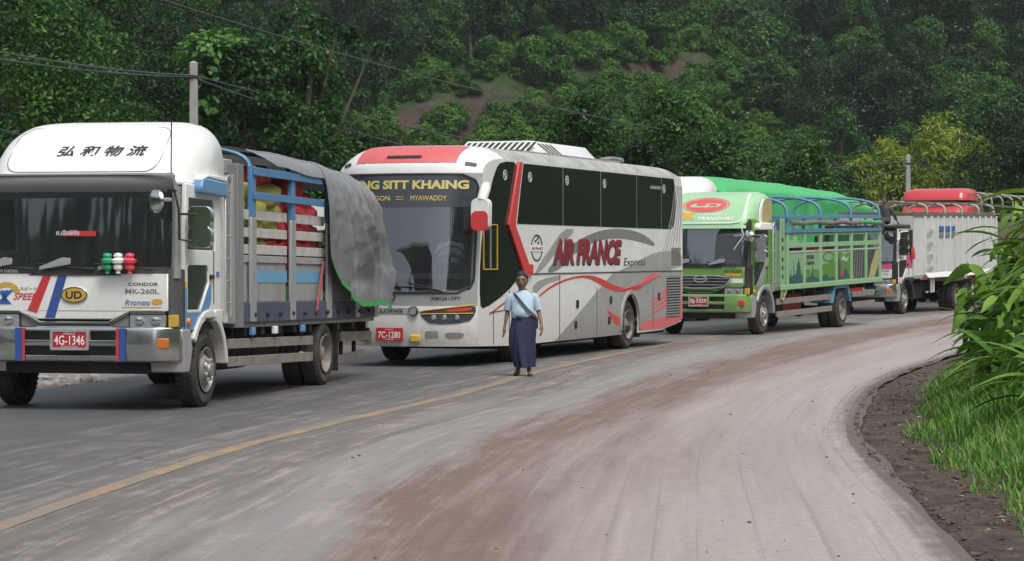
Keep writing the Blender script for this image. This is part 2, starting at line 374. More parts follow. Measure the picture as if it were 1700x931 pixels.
def build_terrain():
    m, t, b = newmat('earth')
    tc = t.nodes.new('ShaderNodeTexCoord'); v = tc.outputs['Object']
    at = nd(t, 'ShaderNodeAttribute', attribute_name='soil'); sp = t.nodes.new('ShaderNodeSeparateXYZ'); t.links.new(at.outputs['Vector'], sp.inputs[0])
    n1 = noise_n(t, v, 2.2, 7, .7, .3); n2 = noise_n(t, v, 17, 5, .75); n3 = noise_n(t, v, .25, 6, .7); n4 = noise_n(t, v, 1.1, 6, .75, .6)
    dirt = mixc(t, ramp(t, n1, [(.35, (0, 0, 0)), (.66, (1, 1, 1))]), (.052, .039, .034), (.15, .118, .104))
    dirt = mixc(t, .9, dirt, ramp(t, n2, [(.3, (.5,) * 3), (.7, (1.35,) * 3)]), 'MULTIPLY')
    gravel = mixc(t, ramp(t, n2, [(.35, (0, 0, 0)), (.65, (1, 1, 1))]), (.17, .16, .15), (.36, .34, .32))
    under = mixc(t, ramp(t, n4, [(.35, (0, 0, 0)), (.7, (1, 1, 1))]), (.018, .034, .012), (.045, .085, .022))
    scar = mixc(t, ramp(t, n3, [(.3, (0, 0, 0)), (.7, (1, 1, 1))]), (.040, .030, .026), (.085, .062, .052))
    scar = mixc(t, .8, scar, ramp(t, n4, [(.3, (.6,) * 3), (.7, (1.3,) * 3)]), 'MULTIPLY')
    c = mixc(t, sp.outputs[0], dirt, gravel); c = mixc(t, sp.outputs[1], c, under); c = mixc(t, sp.outputs[2], c, scar)
    t.links.new(c, b.inputs['Base Color']); b.inputs['Roughness'].default_value = .95; b.inputs['Specular IOR Level'].default_value = .2
    bn = nd(t, 'ShaderNodeBump', Strength=.8, Distance=.05); t.links.new(mth(t, 'ADD', n1, n2), bn.inputs['Height']); t.links.new(bn.outputs[0], b.inputs['Normal'])
    xs = np.concatenate([np.arange(-300, -60, 12), np.arange(-60, -12, 2.0), np.arange(-12, 1, .8), np.arange(1, 12, .12), np.arange(12, 40, 1.2), np.arange(40, 90, 4), np.arange(90, 330, 14)])
    ys = np.concatenate([np.arange(-300, -60, 12), np.arange(-60, 10, 3), np.arange(10, 48, .22), np.arange(48, 110, 1.4), np.arange(110, 320, 2.0), np.arange(320, 460, 14)])
    X, Y = np.meshgrid(xs, ys); Z = terrain(X, Y)
    dr = X - xr(Y); dl = xl(Y) - X
    soil = np.zeros(X.shape + (3,), np.float32)
    soil[..., 0] = sstep(-.2, .5, dl) * sstep(7, 3, dl)
    soil[..., 1] = np.maximum(sstep(.6, 1.5, dr + .6 * vnoise(X, Y, .8, 31)), sstep(4, 9, dl))
    sl = Y - scar_line(X)
    s1 = sstep(-3.4, -2.2, sl) * sstep(2.4, 1.2, sl) * sstep(-16, -10, X) * sstep(23, 17, X) * sstep(-.32, -.1, vnoise(X, Y, 6, 33))
    sl2 = sl + 15; s2 = 0 * sstep(-4, -2, sl2) * sstep(-18, -12, X) * sstep(6, 0, X) * sstep(-.3, -.05, vnoise(X, Y, 5, 34))
    soil[..., 2] = scar_mask(X, Y)
    nx = len(xs); V = np.stack([X, Y, Z], -1).reshape(-1, 3)
    i, j = np.meshgrid(np.arange(nx - 1), np.arange(len(ys) - 1)); a = (j * nx + i).ravel()
    Fs = np.stack([a, a + 1, a + nx + 1, a + nx], 1)
    me = np_mesh('ground', V, Fs, m); at = me.attributes.new('soil', 'FLOAT_VECTOR', 'POINT'); at.data.foreach_set('vector', soil.reshape(-1))
    me.polygons.foreach_set('use_smooth', [True] * len(me.polygons))
    o = bpy.data.objects.new('ground', me); col.objects.link(o); tag(o, kind='structure')
def np_mesh(name, V, Fs, m, tint=None):
    me = bpy.data.meshes.new(name); V = np.asarray(V, np.float32); Fs = np.asarray(Fs, np.int32); k = Fs.shape[1]
    me.vertices.add(len(V)); me.vertices.foreach_set('co', V.ravel())
    me.loops.add(Fs.size); me.loops.foreach_set('vertex_index', Fs.ravel())
    me.polygons.add(len(Fs)); me.polygons.foreach_set('loop_start', np.arange(0, Fs.size, k, dtype=np.int32)); me.polygons.foreach_set('loop_total', np.full(len(Fs), k, np.int32))
    me.update(calc_edges=True); me.materials.append(m if not isinstance(m, str) else M[m])
    if tint is not None:
        a = me.attributes.new('tint', 'FLOAT', 'FACE'); a.data.foreach_set('value', np.asarray(tint, np.float32))
    return me
build_terrain()

# ------------------------------------------------------------------ vegetation
def leaf_mat(name, stops, trans=.3, gloss=.12, rnd=.22):
    m, t, b = newmat(name)
    at = nd(t, 'ShaderNodeAttribute', attribute_name='tint'); oi = t.nodes.new('ShaderNodeObjectInfo')
    f = mth(t, 'ADD', at.outputs['Fac'], mth(t, 'MULTIPLY', mth(t, 'SUBTRACT', oi.outputs['Random'], .5), rnd * 2), clamp=True)
    c = ramp(t, f, stops)
    d = nd(t, 'ShaderNodeBsdfDiffuse'); tr = nd(t, 'ShaderNodeBsdfTranslucent'); g = nd(t, 'ShaderNodeBsdfGlossy', Roughness=.38)
    g.inputs[0].default_value = (.8, .85, .85, 1)
    t.links.new(c, d.inputs[0]); t.links.new(mixc(t, 1, c, (1.1, 1.25, .5), 'MULTIPLY'), tr.inputs[0])
    a = nd(t, 'ShaderNodeMixShader'); a.inputs[0].default_value = trans; t.links.new(d.outputs[0], a.inputs[1]); t.links.new(tr.outputs[0], a.inputs[2])
    fr = nd(t, 'ShaderNodeFresnel', IOR=1.4)
    e = nd(t, 'ShaderNodeMixShader'); t.links.new(mth(t, 'MINIMUM', mth(t, 'MULTIPLY', fr.outputs[0], gloss * 5), gloss * 1.2), e.inputs[0]); t.links.new(a.outputs[0], e.inputs[1]); t.links.new(g.outputs[0], e.inputs[2])
    t.links.new(e.outputs[0], t.nodes['Material Output'].inputs[0]); t.nodes.remove(b)
    return m
leaf_mat('leaf_forest', [(0, (.012, .037, .012)), (.4, (.023, .067, .017)), (.75, (.046, .12, .025)), (1, (.09, .185, .032))], gloss=.035, rnd=.3)
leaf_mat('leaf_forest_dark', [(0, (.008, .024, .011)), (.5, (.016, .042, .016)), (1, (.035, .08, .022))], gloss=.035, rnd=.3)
leaf_mat('leaf_forest_light', [(0, (.028, .075, .014)), (.5, (.058, .15, .022)), (1, (.12, .23, .035))], gloss=.03, rnd=.3)
leaf_mat('leaf_near', [(0, (.010, .028, .010)), (.45, (.022, .064, .015)), (.8, (.05, .13, .022)), (1, (.10, .21, .035))], gloss=.035, rnd=.08)
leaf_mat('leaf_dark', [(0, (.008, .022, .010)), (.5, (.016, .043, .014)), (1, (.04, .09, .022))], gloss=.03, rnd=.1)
leaf_mat('leaf_vine', [(0, (.03, .085, .018)), (.5, (.062, .165, .025)), (1, (.13, .27, .04))], gloss=.06, rnd=.05)
leaf_mat('leaf_bamboo', [(0, (.085, .14, .016)), (.5, (.19, .27, .03)), (1, (.36, .42, .07))], gloss=.04, rnd=.1)
leaf_mat('leaf_verge', [(0, (.020, .058, .016)), (.5, (.085, .19, .028)), (.85, (.17, .31, .042)), (1, (.25, .38, .07))], gloss=.08, rnd=.4)
leaf_mat('leaf_grass', [(0, (.03, .075, .018)), (.5, (.085, .20, .03)), (.9, (.16, .31, .05)), (1, (.26, .26, .10))], gloss=.05, rnd=0)
leaf_mat('leaf_litter', [(0, (.06, .045, .03)), (.6, (.16, .115, .075)), (1, (.33, .27, .2))], trans=.05, gloss=.02, rnd=0)
mat('bark', (.11, .085, .065), .9, dirt=.4, dcol=(.05, .045, .04), scale=6, bump=.6)
def leaves(P, N, L, W, rng, tint, droop=.0):
    """diamond leaves at P, facing N, lengths L"""
    n = len(P); r = rng.normal(size=(n, 3)); r[:, 2] -= droop
    T = r - (r * N).sum(1, keepdims=True) * N; T /= np.linalg.norm(T, axis=1, keepdims=True) + 1e-9
    B = np.cross(N, T); L = L[:, None]; W = W[:, None]
    V = np.stack([P, P + T * L * .45 + B * W * .5 + N * L * .08, P + T * L, P + T * L * .45 - B * W * .5 + N * L * .08], 1).reshape(-1, 3)
    return V, np.arange(4 * n).reshape(-1, 4), tint
def cloud(blobs, n, size, rng, up=.6, droop=.3, asp=.5, shell=.32):
    C = np.array([b[0] for b in blobs], float); Rr = np.array([b[1] for b in blobs], float); bt = rng.rand(len(blobs)) * .45
    w = (Rr.prod(1)) ** .67; k = rng.choice(len(blobs), n, p=w / w.sum())
    d = rng.normal(size=(n, 3)); d[:, 2] += .25; d /= np.linalg.norm(d, axis=1, keepdims=True)
    rad = 1 - shell * rng.rand(n) ** 1.6 + rng.normal(size=n) * .06
    ns = 26 * len(blobs); kb = rng.choice(len(blobs), ns, p=w / w.sum()); ds = rng.normal(size=(ns, 3)); ds[:, 2] += .3; ds /= np.linalg.norm(ds, axis=1, keepdims=True)
    Sx = C[kb] + ds * Rr[kb] * (1 - .25 * rng.rand(ns, 1) + .10 * rng.normal(size=(ns, 1))); st_ = rng.rand(ns) * .35
    j = rng.randint(ns, size=n); k = kb[j]; sz = Rr[k].mean(1)[:, None] * .21
    tw = rng.normal(size=(n, 3)) * sz * np.array([1, 1, .55]); P = Sx[j] + tw; d = ds[j] * .6 + tw / (sz * 2); inner = rng.rand(n) < .12; P[inner] = C[k[inner]] + d[inner] * Rr[k[inner]] * .6
    N = d * .6 + np.array([0, 0, up]) + rng.normal(size=(n, 3)) * .45; N /= np.linalg.norm(N, axis=1, keepdims=True)
    L = size * (.6 + .8 * rng.rand(n)); tint = np.clip(bt[k] * .8 + st_[j] + rng.rand(n) * .35, 0, 1)
    return leaves(P, N, L, L * asp, rng, tint, droop)
def blob_crown(rng, h0, h1, r, nb, flat=.6):
    out = []
    for i in range(nb):
        a = rng.rand() * 6.28; q = (i + .5) / nb; z = h0 + (h1 - h0) * q; rr = r * (math.sin(math.pi * (.22 + .70 * q)) ** .8)
        br = r * (.28 + .26 * rng.rand()); d = max(0, rr - br * .6) * (rng.rand() ** .5)
        out.append(((math.cos(a) * d, math.sin(a) * d, z), (br, br, br * (flat + .25 * rng.rand()))))
    return out
def trunk_mesh(blobs, h, r, rng, base=(0, 0, -.6)):
    mb = MB(); top = h * .8; lean = rng.normal(size=2) * .05 * h
    path = [(base[0] + lean[0] * q * q, base[1] + lean[1] * q * q, base[2] + (top - base[2]) * q) for q in (0, .2, .4, .6, .8, 1)]
    mb.tube(path, [r * (1.25 - q * .9) for q in (0, .2, .4, .6, .8, 1)], 7)
    for b in blobs:
        c = Vector(b[0]); q = max(.15, min(.95, (c.z - .22 * h) / top)); k = int(q * 5); s = Vector(path[k]); mid = (s + c) / 2 + Vector((0, 0, -.06 * h))
        mb.tube([s, mid, c], [r * .42, r * .28, r * .1], 5, cap=False)
    return mb
def make_tree(name, label, cat, loc, h, r, nb, nleaf, size, leafm, seed, group=None, h0=.3, flat=.6, up=.6, droop=.3, asp=.5, trunk_r=None, extra=None, shell=.32):
    rng = np.random.RandomState(seed); blobs = blob_crown(rng, h * h0, h * .9, r, nb, flat)
    if extra: blobs += extra
    root = empty(name, loc, rng.rand() * 6.28 if not extra else 0); tag(root, label, cat, group)
    trunk_mesh(blobs, h, trunk_r or h * .018 + .04, rng).build('trunk', 'bark', root, shear=False, smooth=60)
    V, Fs, ti = cloud(blobs, nleaf, size, rng, up, droop, asp, shell)
    o = bpy.data.objects.new('crown', np_mesh('crown', V, Fs, leafm, ti)); col.objects.link(o); o.parent = root
    return root
def PX(px, Y): return (px - 850) / 4200 * Y
def ZT(py, Y): return 1.8 + (423 - py) / 4200 * Y
# ------------------------------------------------------------------ forest on the hillside
def forest():
    protos = []
    for i in range(10):
        rng = np.random.RandomState(100 + i)
        h = [5.5, 6.5, 7.5, 4.5, 8.5, 3.4, 6.0, 9.5, 2.6, 5.0][i]; r = [2.4, 2.8, 2.5, 2.3, 2.6, 2.2, 3.2, 2.2, 1.9, 2.8][i]
        root = make_tree('hillside_tree', 'x', 'tree', (0, 0, 0), h, r, [9, 11, 12, 8, 13, 7, 12, 12, 6, 9][i], [4600, 5200, 5000, 4200, 5200, 3600, 5600, 4600, 3000, 4600][i],
                         [.32, .30, .28, .34, .28, .32, .27, .26, .34, .36][i], ['leaf_forest', 'leaf_forest_dark', 'leaf_forest', 'leaf_forest_light', 'leaf_forest_dark', 'leaf_forest_light', 'leaf_forest', 'leaf_forest_dark', 'leaf_forest_light', 'leaf_forest'][i], 100 + i, h0=[.3, .3, .35, .2, .4, .12, .3, .5, .1, .2][i], flat=.7, up=.5, droop=.5)
        root.rotation_euler = (0, 0, 0); protos.append(root)
    rng = np.random.RandomState(5)
    pts = []
    # jittered rows over everything of the hill that the valley can see
    for Y in np.arange(150, 345, 3.1):
        for X in np.arange(-.27 * Y - 12, .27 * Y + 12, 3.3):
            x = X + rng.normal() * 1.2; y = Y + rng.normal() * 1.2
            foot = 190 - 70 * float(sstep(-12, -45, x))
            if y < foot - 22: continue
            sl = y - float(scar_line(x))
            if float(scar_mask(np.array(x), np.array(y - 2.0))) > .35 and rng.rand() < .95: continue
            pts.append((x, y))
    nt = len(pts)
    for Y in np.arange(165, 330, 2.4):                          # scrub filling the ground between the trees
        for X in np.arange(-.22 * Y - 4, .22 * Y + 4, 2.6):
            x = X + rng.normal() * 1.0; y = Y + rng.normal() * 1.0; sl = y - float(scar_line(x))
            if float(scar_mask(np.array(x), np.array(y - .6))) > .35 and rng.rand() < .6: continue
            pts.append((x, y))
    ns = len(pts)
    for X, Y in zip(rng.uniform(-150, 200, 900), rng.uniform(-190, -48, 900)): pts.append((X, Y))      # the slope behind the camera
    for X, Y in zip(rng.uniform(-160, -40, 500), rng.uniform(-40, 130, 500)): pts.append((X, Y))
    P = np.array(pts); Z = terrain(P[:, 0], P[:, 1]); n = len(P)
    Sc = rng.uniform(.7, 1.25, n); Ro = rng.uniform(0, 6.28, n)
    big = vnoise(P[:, 0], P[:, 1], 22, 77)                      # stands of tall wood and stretches of low scrub
    Id = np.where(big > .06, rng.choice([1, 2, 4, 6, 7], n), np.where(big < -.1, rng.choice([3, 5, 8, 9, 8], n), rng.choice([0, 3, 5, 6, 9, 2], n)))
    Id[nt:ns] = rng.choice([5, 8, 8], ns - nt); Sc[nt:ns] *= .75
    near_scar = (P[:, 1] > 140) & (P[:, 1] < scar_line(P[:, 0]) + 6) & (P[:, 0] > -17) & (P[:, 0] < 23)
    Id = np.where(near_scar, rng.choice([5, 8, 8, 3], n), Id); Sc = np.where(near_scar, np.maximum(Sc * .8, .72), Sc)
    vis = (P[:, 1] > 100) & (np.abs(P[:, 0]) < .205 * P[:, 1] + 2)
    order = np.argsort(-(vis * (Sc * np.array([5.5, 6.5, 7.5, 4.5, 8.5, 3.4, 6, 9.5, 2.6, 5])[Id] / np.maximum(np.abs(P[:, 1]), 1))))
    lab = ['rounded green tree in the wood on the hillside', 'broad green tree in the wood on the hillside', 'tall full tree in the wood on the hillside', 'low spreading tree in the wood on the hillside', 'tall narrow tree in the wood on the hillside',
           'bushy scrub tree on the hillside', 'wide domed tree in the wood on the hillside', 'tall slender tree with bare lower trunk on the hillside', 'low leafy bush on the hillside', 'loose leafed tree on the hillside']
    used = set(); single = order[:230]
    for k in single:
        i = int(Id[k]); o = protos[i] if i not in used else copy_tree(protos[i]); used.add(i)
        o.location = (P[k, 0], P[k, 1], Z[k] - .2); o.rotation_euler = (0, 0, Ro[k]); s = float(Sc[k]); o.scale = (s, s, s)
        sl_ = P[k, 1] - float(scar_line(P[k, 0])); hz = 'just below' if -12 < sl_ < -4 else 'just above' if 0 < sl_ < 14 else 'well below' if sl_ <= -12 else 'high above'
        if abs(P[k, 0] - 3) > 18: hz = 'pole side of' if P[k, 0] < 0 else 'bamboo side of'
        o['label'] = ('small ' if s < .85 else 'large ' if s > 1.1 else 'medium ') + lab[i].replace(' in the wood on the hillside', '').replace(' on the hillside', '') + ' on hillside ' + hz + ' the bare bank'; o['group'] = 'trees and bushes standing on the hillside'
        if i in (5, 8): o['category'] = 'bush' if i == 8 else 'tree'
    rest = order[230:]
    # everything else: one object, joined crowns carried by geometry nodes
    src = bpy.data.collections.new('forest_source')
    for i, p in enumerate(protos):
        cr = [c for c in p.children if c.name.startswith('crown')][0]; so = bpy.data.objects.new('src%02d' % i, cr.data); src.objects.link(so)
    me = bpy.data.meshes.new('hillside_forest'); me.from_pydata([(P[k, 0], P[k, 1], Z[k] - .2) for k in rest], [], [])
    for nm, ty, arr in (('isc', 'FLOAT', Sc[rest]), ('iro', 'FLOAT', Ro[rest]), ('iid', 'INT', Id[rest])):
        a = me.attributes.new(nm, ty, 'POINT'); a.data.foreach_set('value', arr.astype(np.float32 if ty == 'FLOAT' else np.int32))
    o = bpy.data.objects.new('hillside_forest', me); col.objects.link(o)
    tag(o, 'dense green jungle covering the steep hillside', 'forest', kind='stuff')
    ng = bpy.data.node_groups.new('forest', 'GeometryNodeTree'); ng.interface.new_socket('Geometry', in_out='INPUT', socket_type='NodeSocketGeometry'); ng.interface.new_socket('Geometry', in_out='OUTPUT', socket_type='NodeSocketGeometry')
    gi = ng.nodes.new('NodeGroupInput'); go = ng.nodes.new('NodeGroupOutput'); ip = ng.nodes.new('GeometryNodeInstanceOnPoints'); ci = ng.nodes.new('GeometryNodeCollectionInfo')
    ci.inputs[0].default_value = src; ci.inputs[1].default_value = True; ci.inputs[2].default_value = True
    ip.inputs['Pick Instance'].default_value = True
    def na(nm, ty):
        q = ng.nodes.new('GeometryNodeInputNamedAttribute'); q.data_type = ty; q.inputs[0].default_value = nm; return q.outputs[0]
    cx = ng.nodes.new('ShaderNodeCombineXYZ'); ng.links.new(na('iro', 'FLOAT'), cx.inputs[2])
    ng.links.new(gi.outputs[0], ip.inputs['Points']); ng.links.new(ci.outputs[0], ip.inputs['Instance']); ng.links.new(na('iid', 'INT'), ip.inputs['Instance Index'])
    e2r = ng.nodes.new('FunctionNodeEulerToRotation'); ng.links.new(cx.outputs[0], e2r.inputs[0]); ng.links.new(e2r.outputs[0], ip.inputs['Rotation'])
    ng.links.new(na('isc', 'FLOAT'), ip.inputs['Scale']); ng.links.new(ip.outputs[0], go.inputs[0])
    mod = o.modifiers.new('forest', 'NODES'); mod.node_group = ng
    for i, p in enumerate(protos):
        if i not in used:
            for c in list(p.children): bpy.data.objects.remove(c)
            bpy.data.objects.remove(p)
forest()

# ------------------------------------------------------------------ trees standing behind the queue
def T(px, Y, top): 
    x = PX(px, Y); z = float(terrain(x, Y)); return (x, Y, z), ZT(top, Y) - z
def near_trees():
    # two trees smothered in creeper left of centre
    loc, h = T(490, 86, 0)
    make_tree('creeper_tree', 'tall thin tree smothered in bright green creeper with drooping side branches', 'tree', loc, h, 2.4, 14, 20000, .175, 'leaf_near', 11, h0=.12, flat=.8, droop=1.1, asp=.55,
              extra=[((.1, 0, h * .94), (.95, .9, .55)), ((.0, 0, h * .80), (.75, .7, 1.3)), ((-.2, 0, h * .6), (1.1, 1.0, 1.3)), ((2.6, .2, h * .86), (1.5, .5, .28)), ((1.4, .2, h * .9), (1.0, .5, .3)), ((-1.9, 0, h * .88), (1.2, .5, .3)), ((2.2, 0, h * .50), (1.3, .8, .4)), ((2.6, .2, h * .3), (1.4, .9, .7)), ((3.0, 0, h * .18), (1.3, .8, .8)), ((1.2, .2, h * .3), (1.7, 1, 1.2))])
    loc, h = T(398, 84, 48)
    make_tree('creeper_tree', 'broad leafy tree with a flat cap of pale green creeper beside the concrete pole', 'tree', loc, h, 2.2, 9, 9500, .18, 'leaf_near', 12, h0=.15, flat=.8, droop=1.0, asp=.7)
    rng = np.random.RandomState(13)
    V, Fs, ti = cloud([((0, -.9, h * .93), (1.55, 1.1, .55)), ((.7, -1.2, h * .8), (.8, .6, .8)), ((-.9, -1.2, h * .8), (.6, .6, .8)), ((-.2, -1.3, h * .70), (.7, .5, .8))], 2600, .25, rng, .9, .8, .8)
    o = bpy.data.objects.new('creeper_cap', np_mesh('creeper_cap', V, Fs, 'leaf_vine', ti)); col.objects.link(o); o.parent = [q for q in col.objects if q.name.startswith('creeper_tree')][-1]
    # dark wood at the far left
    spots = [(20, 74, -60), (95, 82, 20), (-20, 90, -120), (150, 92, -90), (215, 84, 150), (262, 88, 95), (60, 100, -160), (215, 104, -60), (300, 112, -40), (165, 78, 130), (20, 66, 205), (330, 98, 120)]
    labs = ['dark dense tree at the edge of the wood left of the white truck', 'dark mid-height tree in the wood above the white truck cab', 'very tall dark tree at the edge of the picture wood', 'tall dark forest tree rising behind the white truck', 'low dark leafy tree close to the concrete pole',
            'dark leafy tree just left of the concrete pole', 'huge dark tree deep in the left wood', 'tall dark tree behind the concrete pole', 'dark tree behind the creeper covered tree', 'low green tree right above the white cab roof', 'low bushy tree beside the white truck visor', 'small dark tree behind the concrete pole']
    for i, ((px, Y, top), lb) in enumerate(zip(spots, labs)):
        loc, h = T(px, Y, top)
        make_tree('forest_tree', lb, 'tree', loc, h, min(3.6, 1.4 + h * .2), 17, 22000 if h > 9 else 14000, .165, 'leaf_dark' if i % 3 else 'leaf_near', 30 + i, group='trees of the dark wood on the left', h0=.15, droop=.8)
    # middle and right
    data = [(962, 88, 152, 2.0, 'leaf_near', 'bushy tree hung with creeper rising behind the coach roof', 41), (1118, 96, 116, 2.0, 'leaf_near', 'tallest layered green tree behind the rear of the coach', 42), (1180, 92, 200, 2.2, 'leaf_near', 'wide layered green tree above the white cab of the tarp truck', 43),
            (1060, 92, 215, 1.7, 'leaf_dark', 'dark green tree low behind the coach roof vent', 44), (1350, 104, 222, 1.7, 'leaf_near', 'glossy green tree behind the green tarpaulin', 45), (1405, 110, 262, 1.5, 'leaf_near', 'small bushy tree between tarpaulin and bamboo', 46),
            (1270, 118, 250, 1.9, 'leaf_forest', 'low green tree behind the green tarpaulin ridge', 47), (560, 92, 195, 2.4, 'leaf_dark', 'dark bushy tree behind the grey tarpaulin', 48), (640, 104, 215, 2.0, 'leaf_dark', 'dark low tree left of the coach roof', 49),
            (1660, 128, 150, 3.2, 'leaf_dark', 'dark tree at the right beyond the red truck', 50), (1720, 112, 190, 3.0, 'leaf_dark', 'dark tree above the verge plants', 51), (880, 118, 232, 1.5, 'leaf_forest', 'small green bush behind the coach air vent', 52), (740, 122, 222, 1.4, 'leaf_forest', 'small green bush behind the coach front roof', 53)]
    for px, Y, top, r, lm, lb, sd in data:
        loc, h = T(px, Y, top)
        make_tree('roadside_tree', lb, 'tree', loc, h, r, 15, 14000, .17 if Y < 115 else .21, lm, sd, h0=.2, flat=.5 if sd in (42, 43) else .75, up=.8, droop=.7, asp=.45)
    for px, Y, top, r, sd, lb in [(1560, 150, 196, 3.0, 61, 'large yellow-green bamboo clump behind the red truck cab'), (1625, 146, 218, 2.2, 62, 'yellow-green bamboo clump right of the red truck cab'), (1480, 152, 225, 2.4, 63, 'yellow-green bamboo clump left of the far concrete pole'), (1425, 150, 245, 1.8, 64, 'small yellow-green bamboo clump above the green tarpaulin')]:
        loc, h = T(px, Y, top)
        make_tree('bamboo_clump', lb, 'bamboo', loc, h, r, 20, 11000, .34, 'leaf_bamboo', sd, h0=.12, flat=1.1, up=.5, droop=1.0, asp=.24, trunk_r=.07, shell=.6)
near_trees()
# ------------------------------------------------------------------ vehicle materials
mat('tyre', (.028, .027, .026), .85, dirt=.55, dcol=(.12, .105, .092), scale=5, bump=.2)
mat('rim_steel', (.36, .35, .33), .45, .6, dirt=.45, scale=8)
mat('rim_dusty', (.25, .225, .2), .7, .1, dirt=.6, dcol=(.10, .085, .075), scale=7)
mat('chrome', (.72, .73, .74), .14, 1.0, dirt=.12, scale=4)
mat('bumper_chrome', (.60, .61, .62), .2, 1.0, dirt=.16, scale=3, low=(.45, .68))
mat('black_plastic', (.018, .018, .019), .45, dirt=.3, scale=3)
mat('chassis', (.022, .021, .020), .8, dirt=.5, dcol=(.075, .065, .056), scale=4)
mat('cab_inside', (.035, .036, .038), .8, dirt=.1)
mat('seat_cloth', (.05, .05, .06), .9, dirt=.1)
mat('white_paint', (.82, .83, .81), .28, dirt=.2, scale=1.6, coat=.3, low=(.75, 1.5), dcol=(.33, .29, .25))
mat('blue_paint', (.115, .28, .52), .35, dirt=.2, coat=.2)
mat('orange_lens', (.62, .18, .03), .25, dirt=.1); mat('clear_lens', (.55, .56, .57), .12, .55, dirt=.15, scale=9); mat('lamp_bowl', (.7, .7, .7), .15, .9, dirt=.1)
mat('red_paint', (.55, .045, .05), .35, dirt=.15, coat=.2); mat('dark_blue', (.03, .08, .30), .4, dirt=.15); mat('yellow_paint', (.72, .46, .03), .45, dirt=.1)
mat('plate_red', (.42, .02, .026), .45, dirt=.1); mat('print_white', (.82, .82, .8), .5, dirt=.06); mat('print_black', (.03, .03, .035), .5, dirt=.05); mat('print_grey', (.22, .22, .22), .5, dirt=.1)
mat('print_gold', (.55, .36, .06), .45, dirt=.1); mat('print_blue', (.04, .13, .40), .45, dirt=.1)
mat('dull_silver', (.48, .49, .5), .4, .5, dirt=.2, scale=6)
glass('windscreen_glass', (.72, .80, .82), refl=.07, through=.8); glass('side_glass', (.32, .42, .40), refl=.06, through=.45)
glass('mirror_glass', (.1, .1, .1), refl=.85, through=0)

# ------------------------------------------------------------------ wheels
def wheel_proto(Rr, W, dished, rimm, root, loc):
    """outer face towards -y at y = loc.y"""
    w = empty('wheel', loc, 0, root)
    mb = MB(); rr = Rr * .60
    mb.lathe([(rr, .02), (rr * 1.12, .0), (Rr * .88, -.004), (Rr * .955, .02), (Rr * .985, .045), (Rr * .99, W * .32), (Rr * .972, W * .335), (Rr * .972, W * .36), (Rr * .99, W * .375), (Rr * .99, W * .63), (Rr * .972, W * .64), (Rr * .972, W * .665), (Rr * .99, W * .68), (Rr * .985, W - .045), (Rr * .955, W - .02), (Rr * .85, W), (rr, W - .02)], (0, 0, 0), (0, 1, 0), 40, closed=True)
    n = 44
    for k in range(n):                      # shoulder tread blocks
        a = 2 * math.pi * (k + .5) / n; c, s = math.cos(a), math.sin(a); t = Vector((-s, 0, c)); p = Vector((c, 0, s))
        for y0, y1 in ((.012, W * .27), (W * .73, W - .012)):
            q = [p * (Rr * .955) + t * e + Vector((0, y, 0)) for y in (y0, y1) for e in (-Rr * .045, Rr * .045)] + [p * Rr + t * e + Vector((0, y, 0)) for y in (y0 + .018, y1) for e in (-Rr * .04, Rr * .04)]
            mb.add(q, [(0, 1, 3, 2), (4, 6, 7, 5), (0, 4, 5, 1), (2, 3, 7, 6), (0, 2, 6, 4), (1, 5, 7, 3)])
    mb.build('tyre', 'tyre', w, shear=False, smooth=30)
    mb = MB()
    if dished: mb.lathe([(rr * 1.02, -.012), (rr * .97, -.016), (rr * .92, .02), (rr * .86, .13), (rr * .78, .175), (rr * .46, .18), (rr * .42, .06), (rr * .34, .03), (rr * .2, .02), (0, .02)], (0, 0, 0), (0, 1, 0), 30, caps=False)
    else: mb.lathe([(rr * 1.02, -.012), (rr * .97, -.016), (rr * .9, .012), (rr * .84, .05), (rr * .76, .045), (rr * .62, .0), (rr * .44, -.025), (rr * .40, -.045), (rr * .33, -.05), (rr * .30, -.08), (rr * .2, -.09), (0, -.09)], (0, 0, 0), (0, 1, 0), 30, caps=False)
    rim = mb.build('rim', rimm, w, shear=False, smooth=30)
    mb = MB()
    for k in range(6):
        a = 2 * math.pi * k / 6; r_ = rr * .64; mb.lathe([(rr * .115, -.002), (0, -.002)], (math.cos(a) * r_ * 1.12, .012 if dished is False and False else (.174 if dished else .012), math.sin(a) * r_ * 1.12), (0, -1, 0), 10)
    tag(mb.build('hand_hole', 'black_plastic', w, shear=False), kind='stuff')
    mb = MB()
    for k in range(8):
        a = 2 * math.pi * (k + .5) / 8; r_ = rr * (.56 if dished else .46); mb.lathe([(.02, 0), (.02, .03), (.012, .04), (0, .04)], (math.cos(a) * r_, .18 if dished else -.028, math.sin(a) * r_), (0, -1, 0), 6)
    tag(mb.build('wheel_nut', 'chassis' if dished else 'dull_silver', w, shear=False), kind='stuff')
    return w
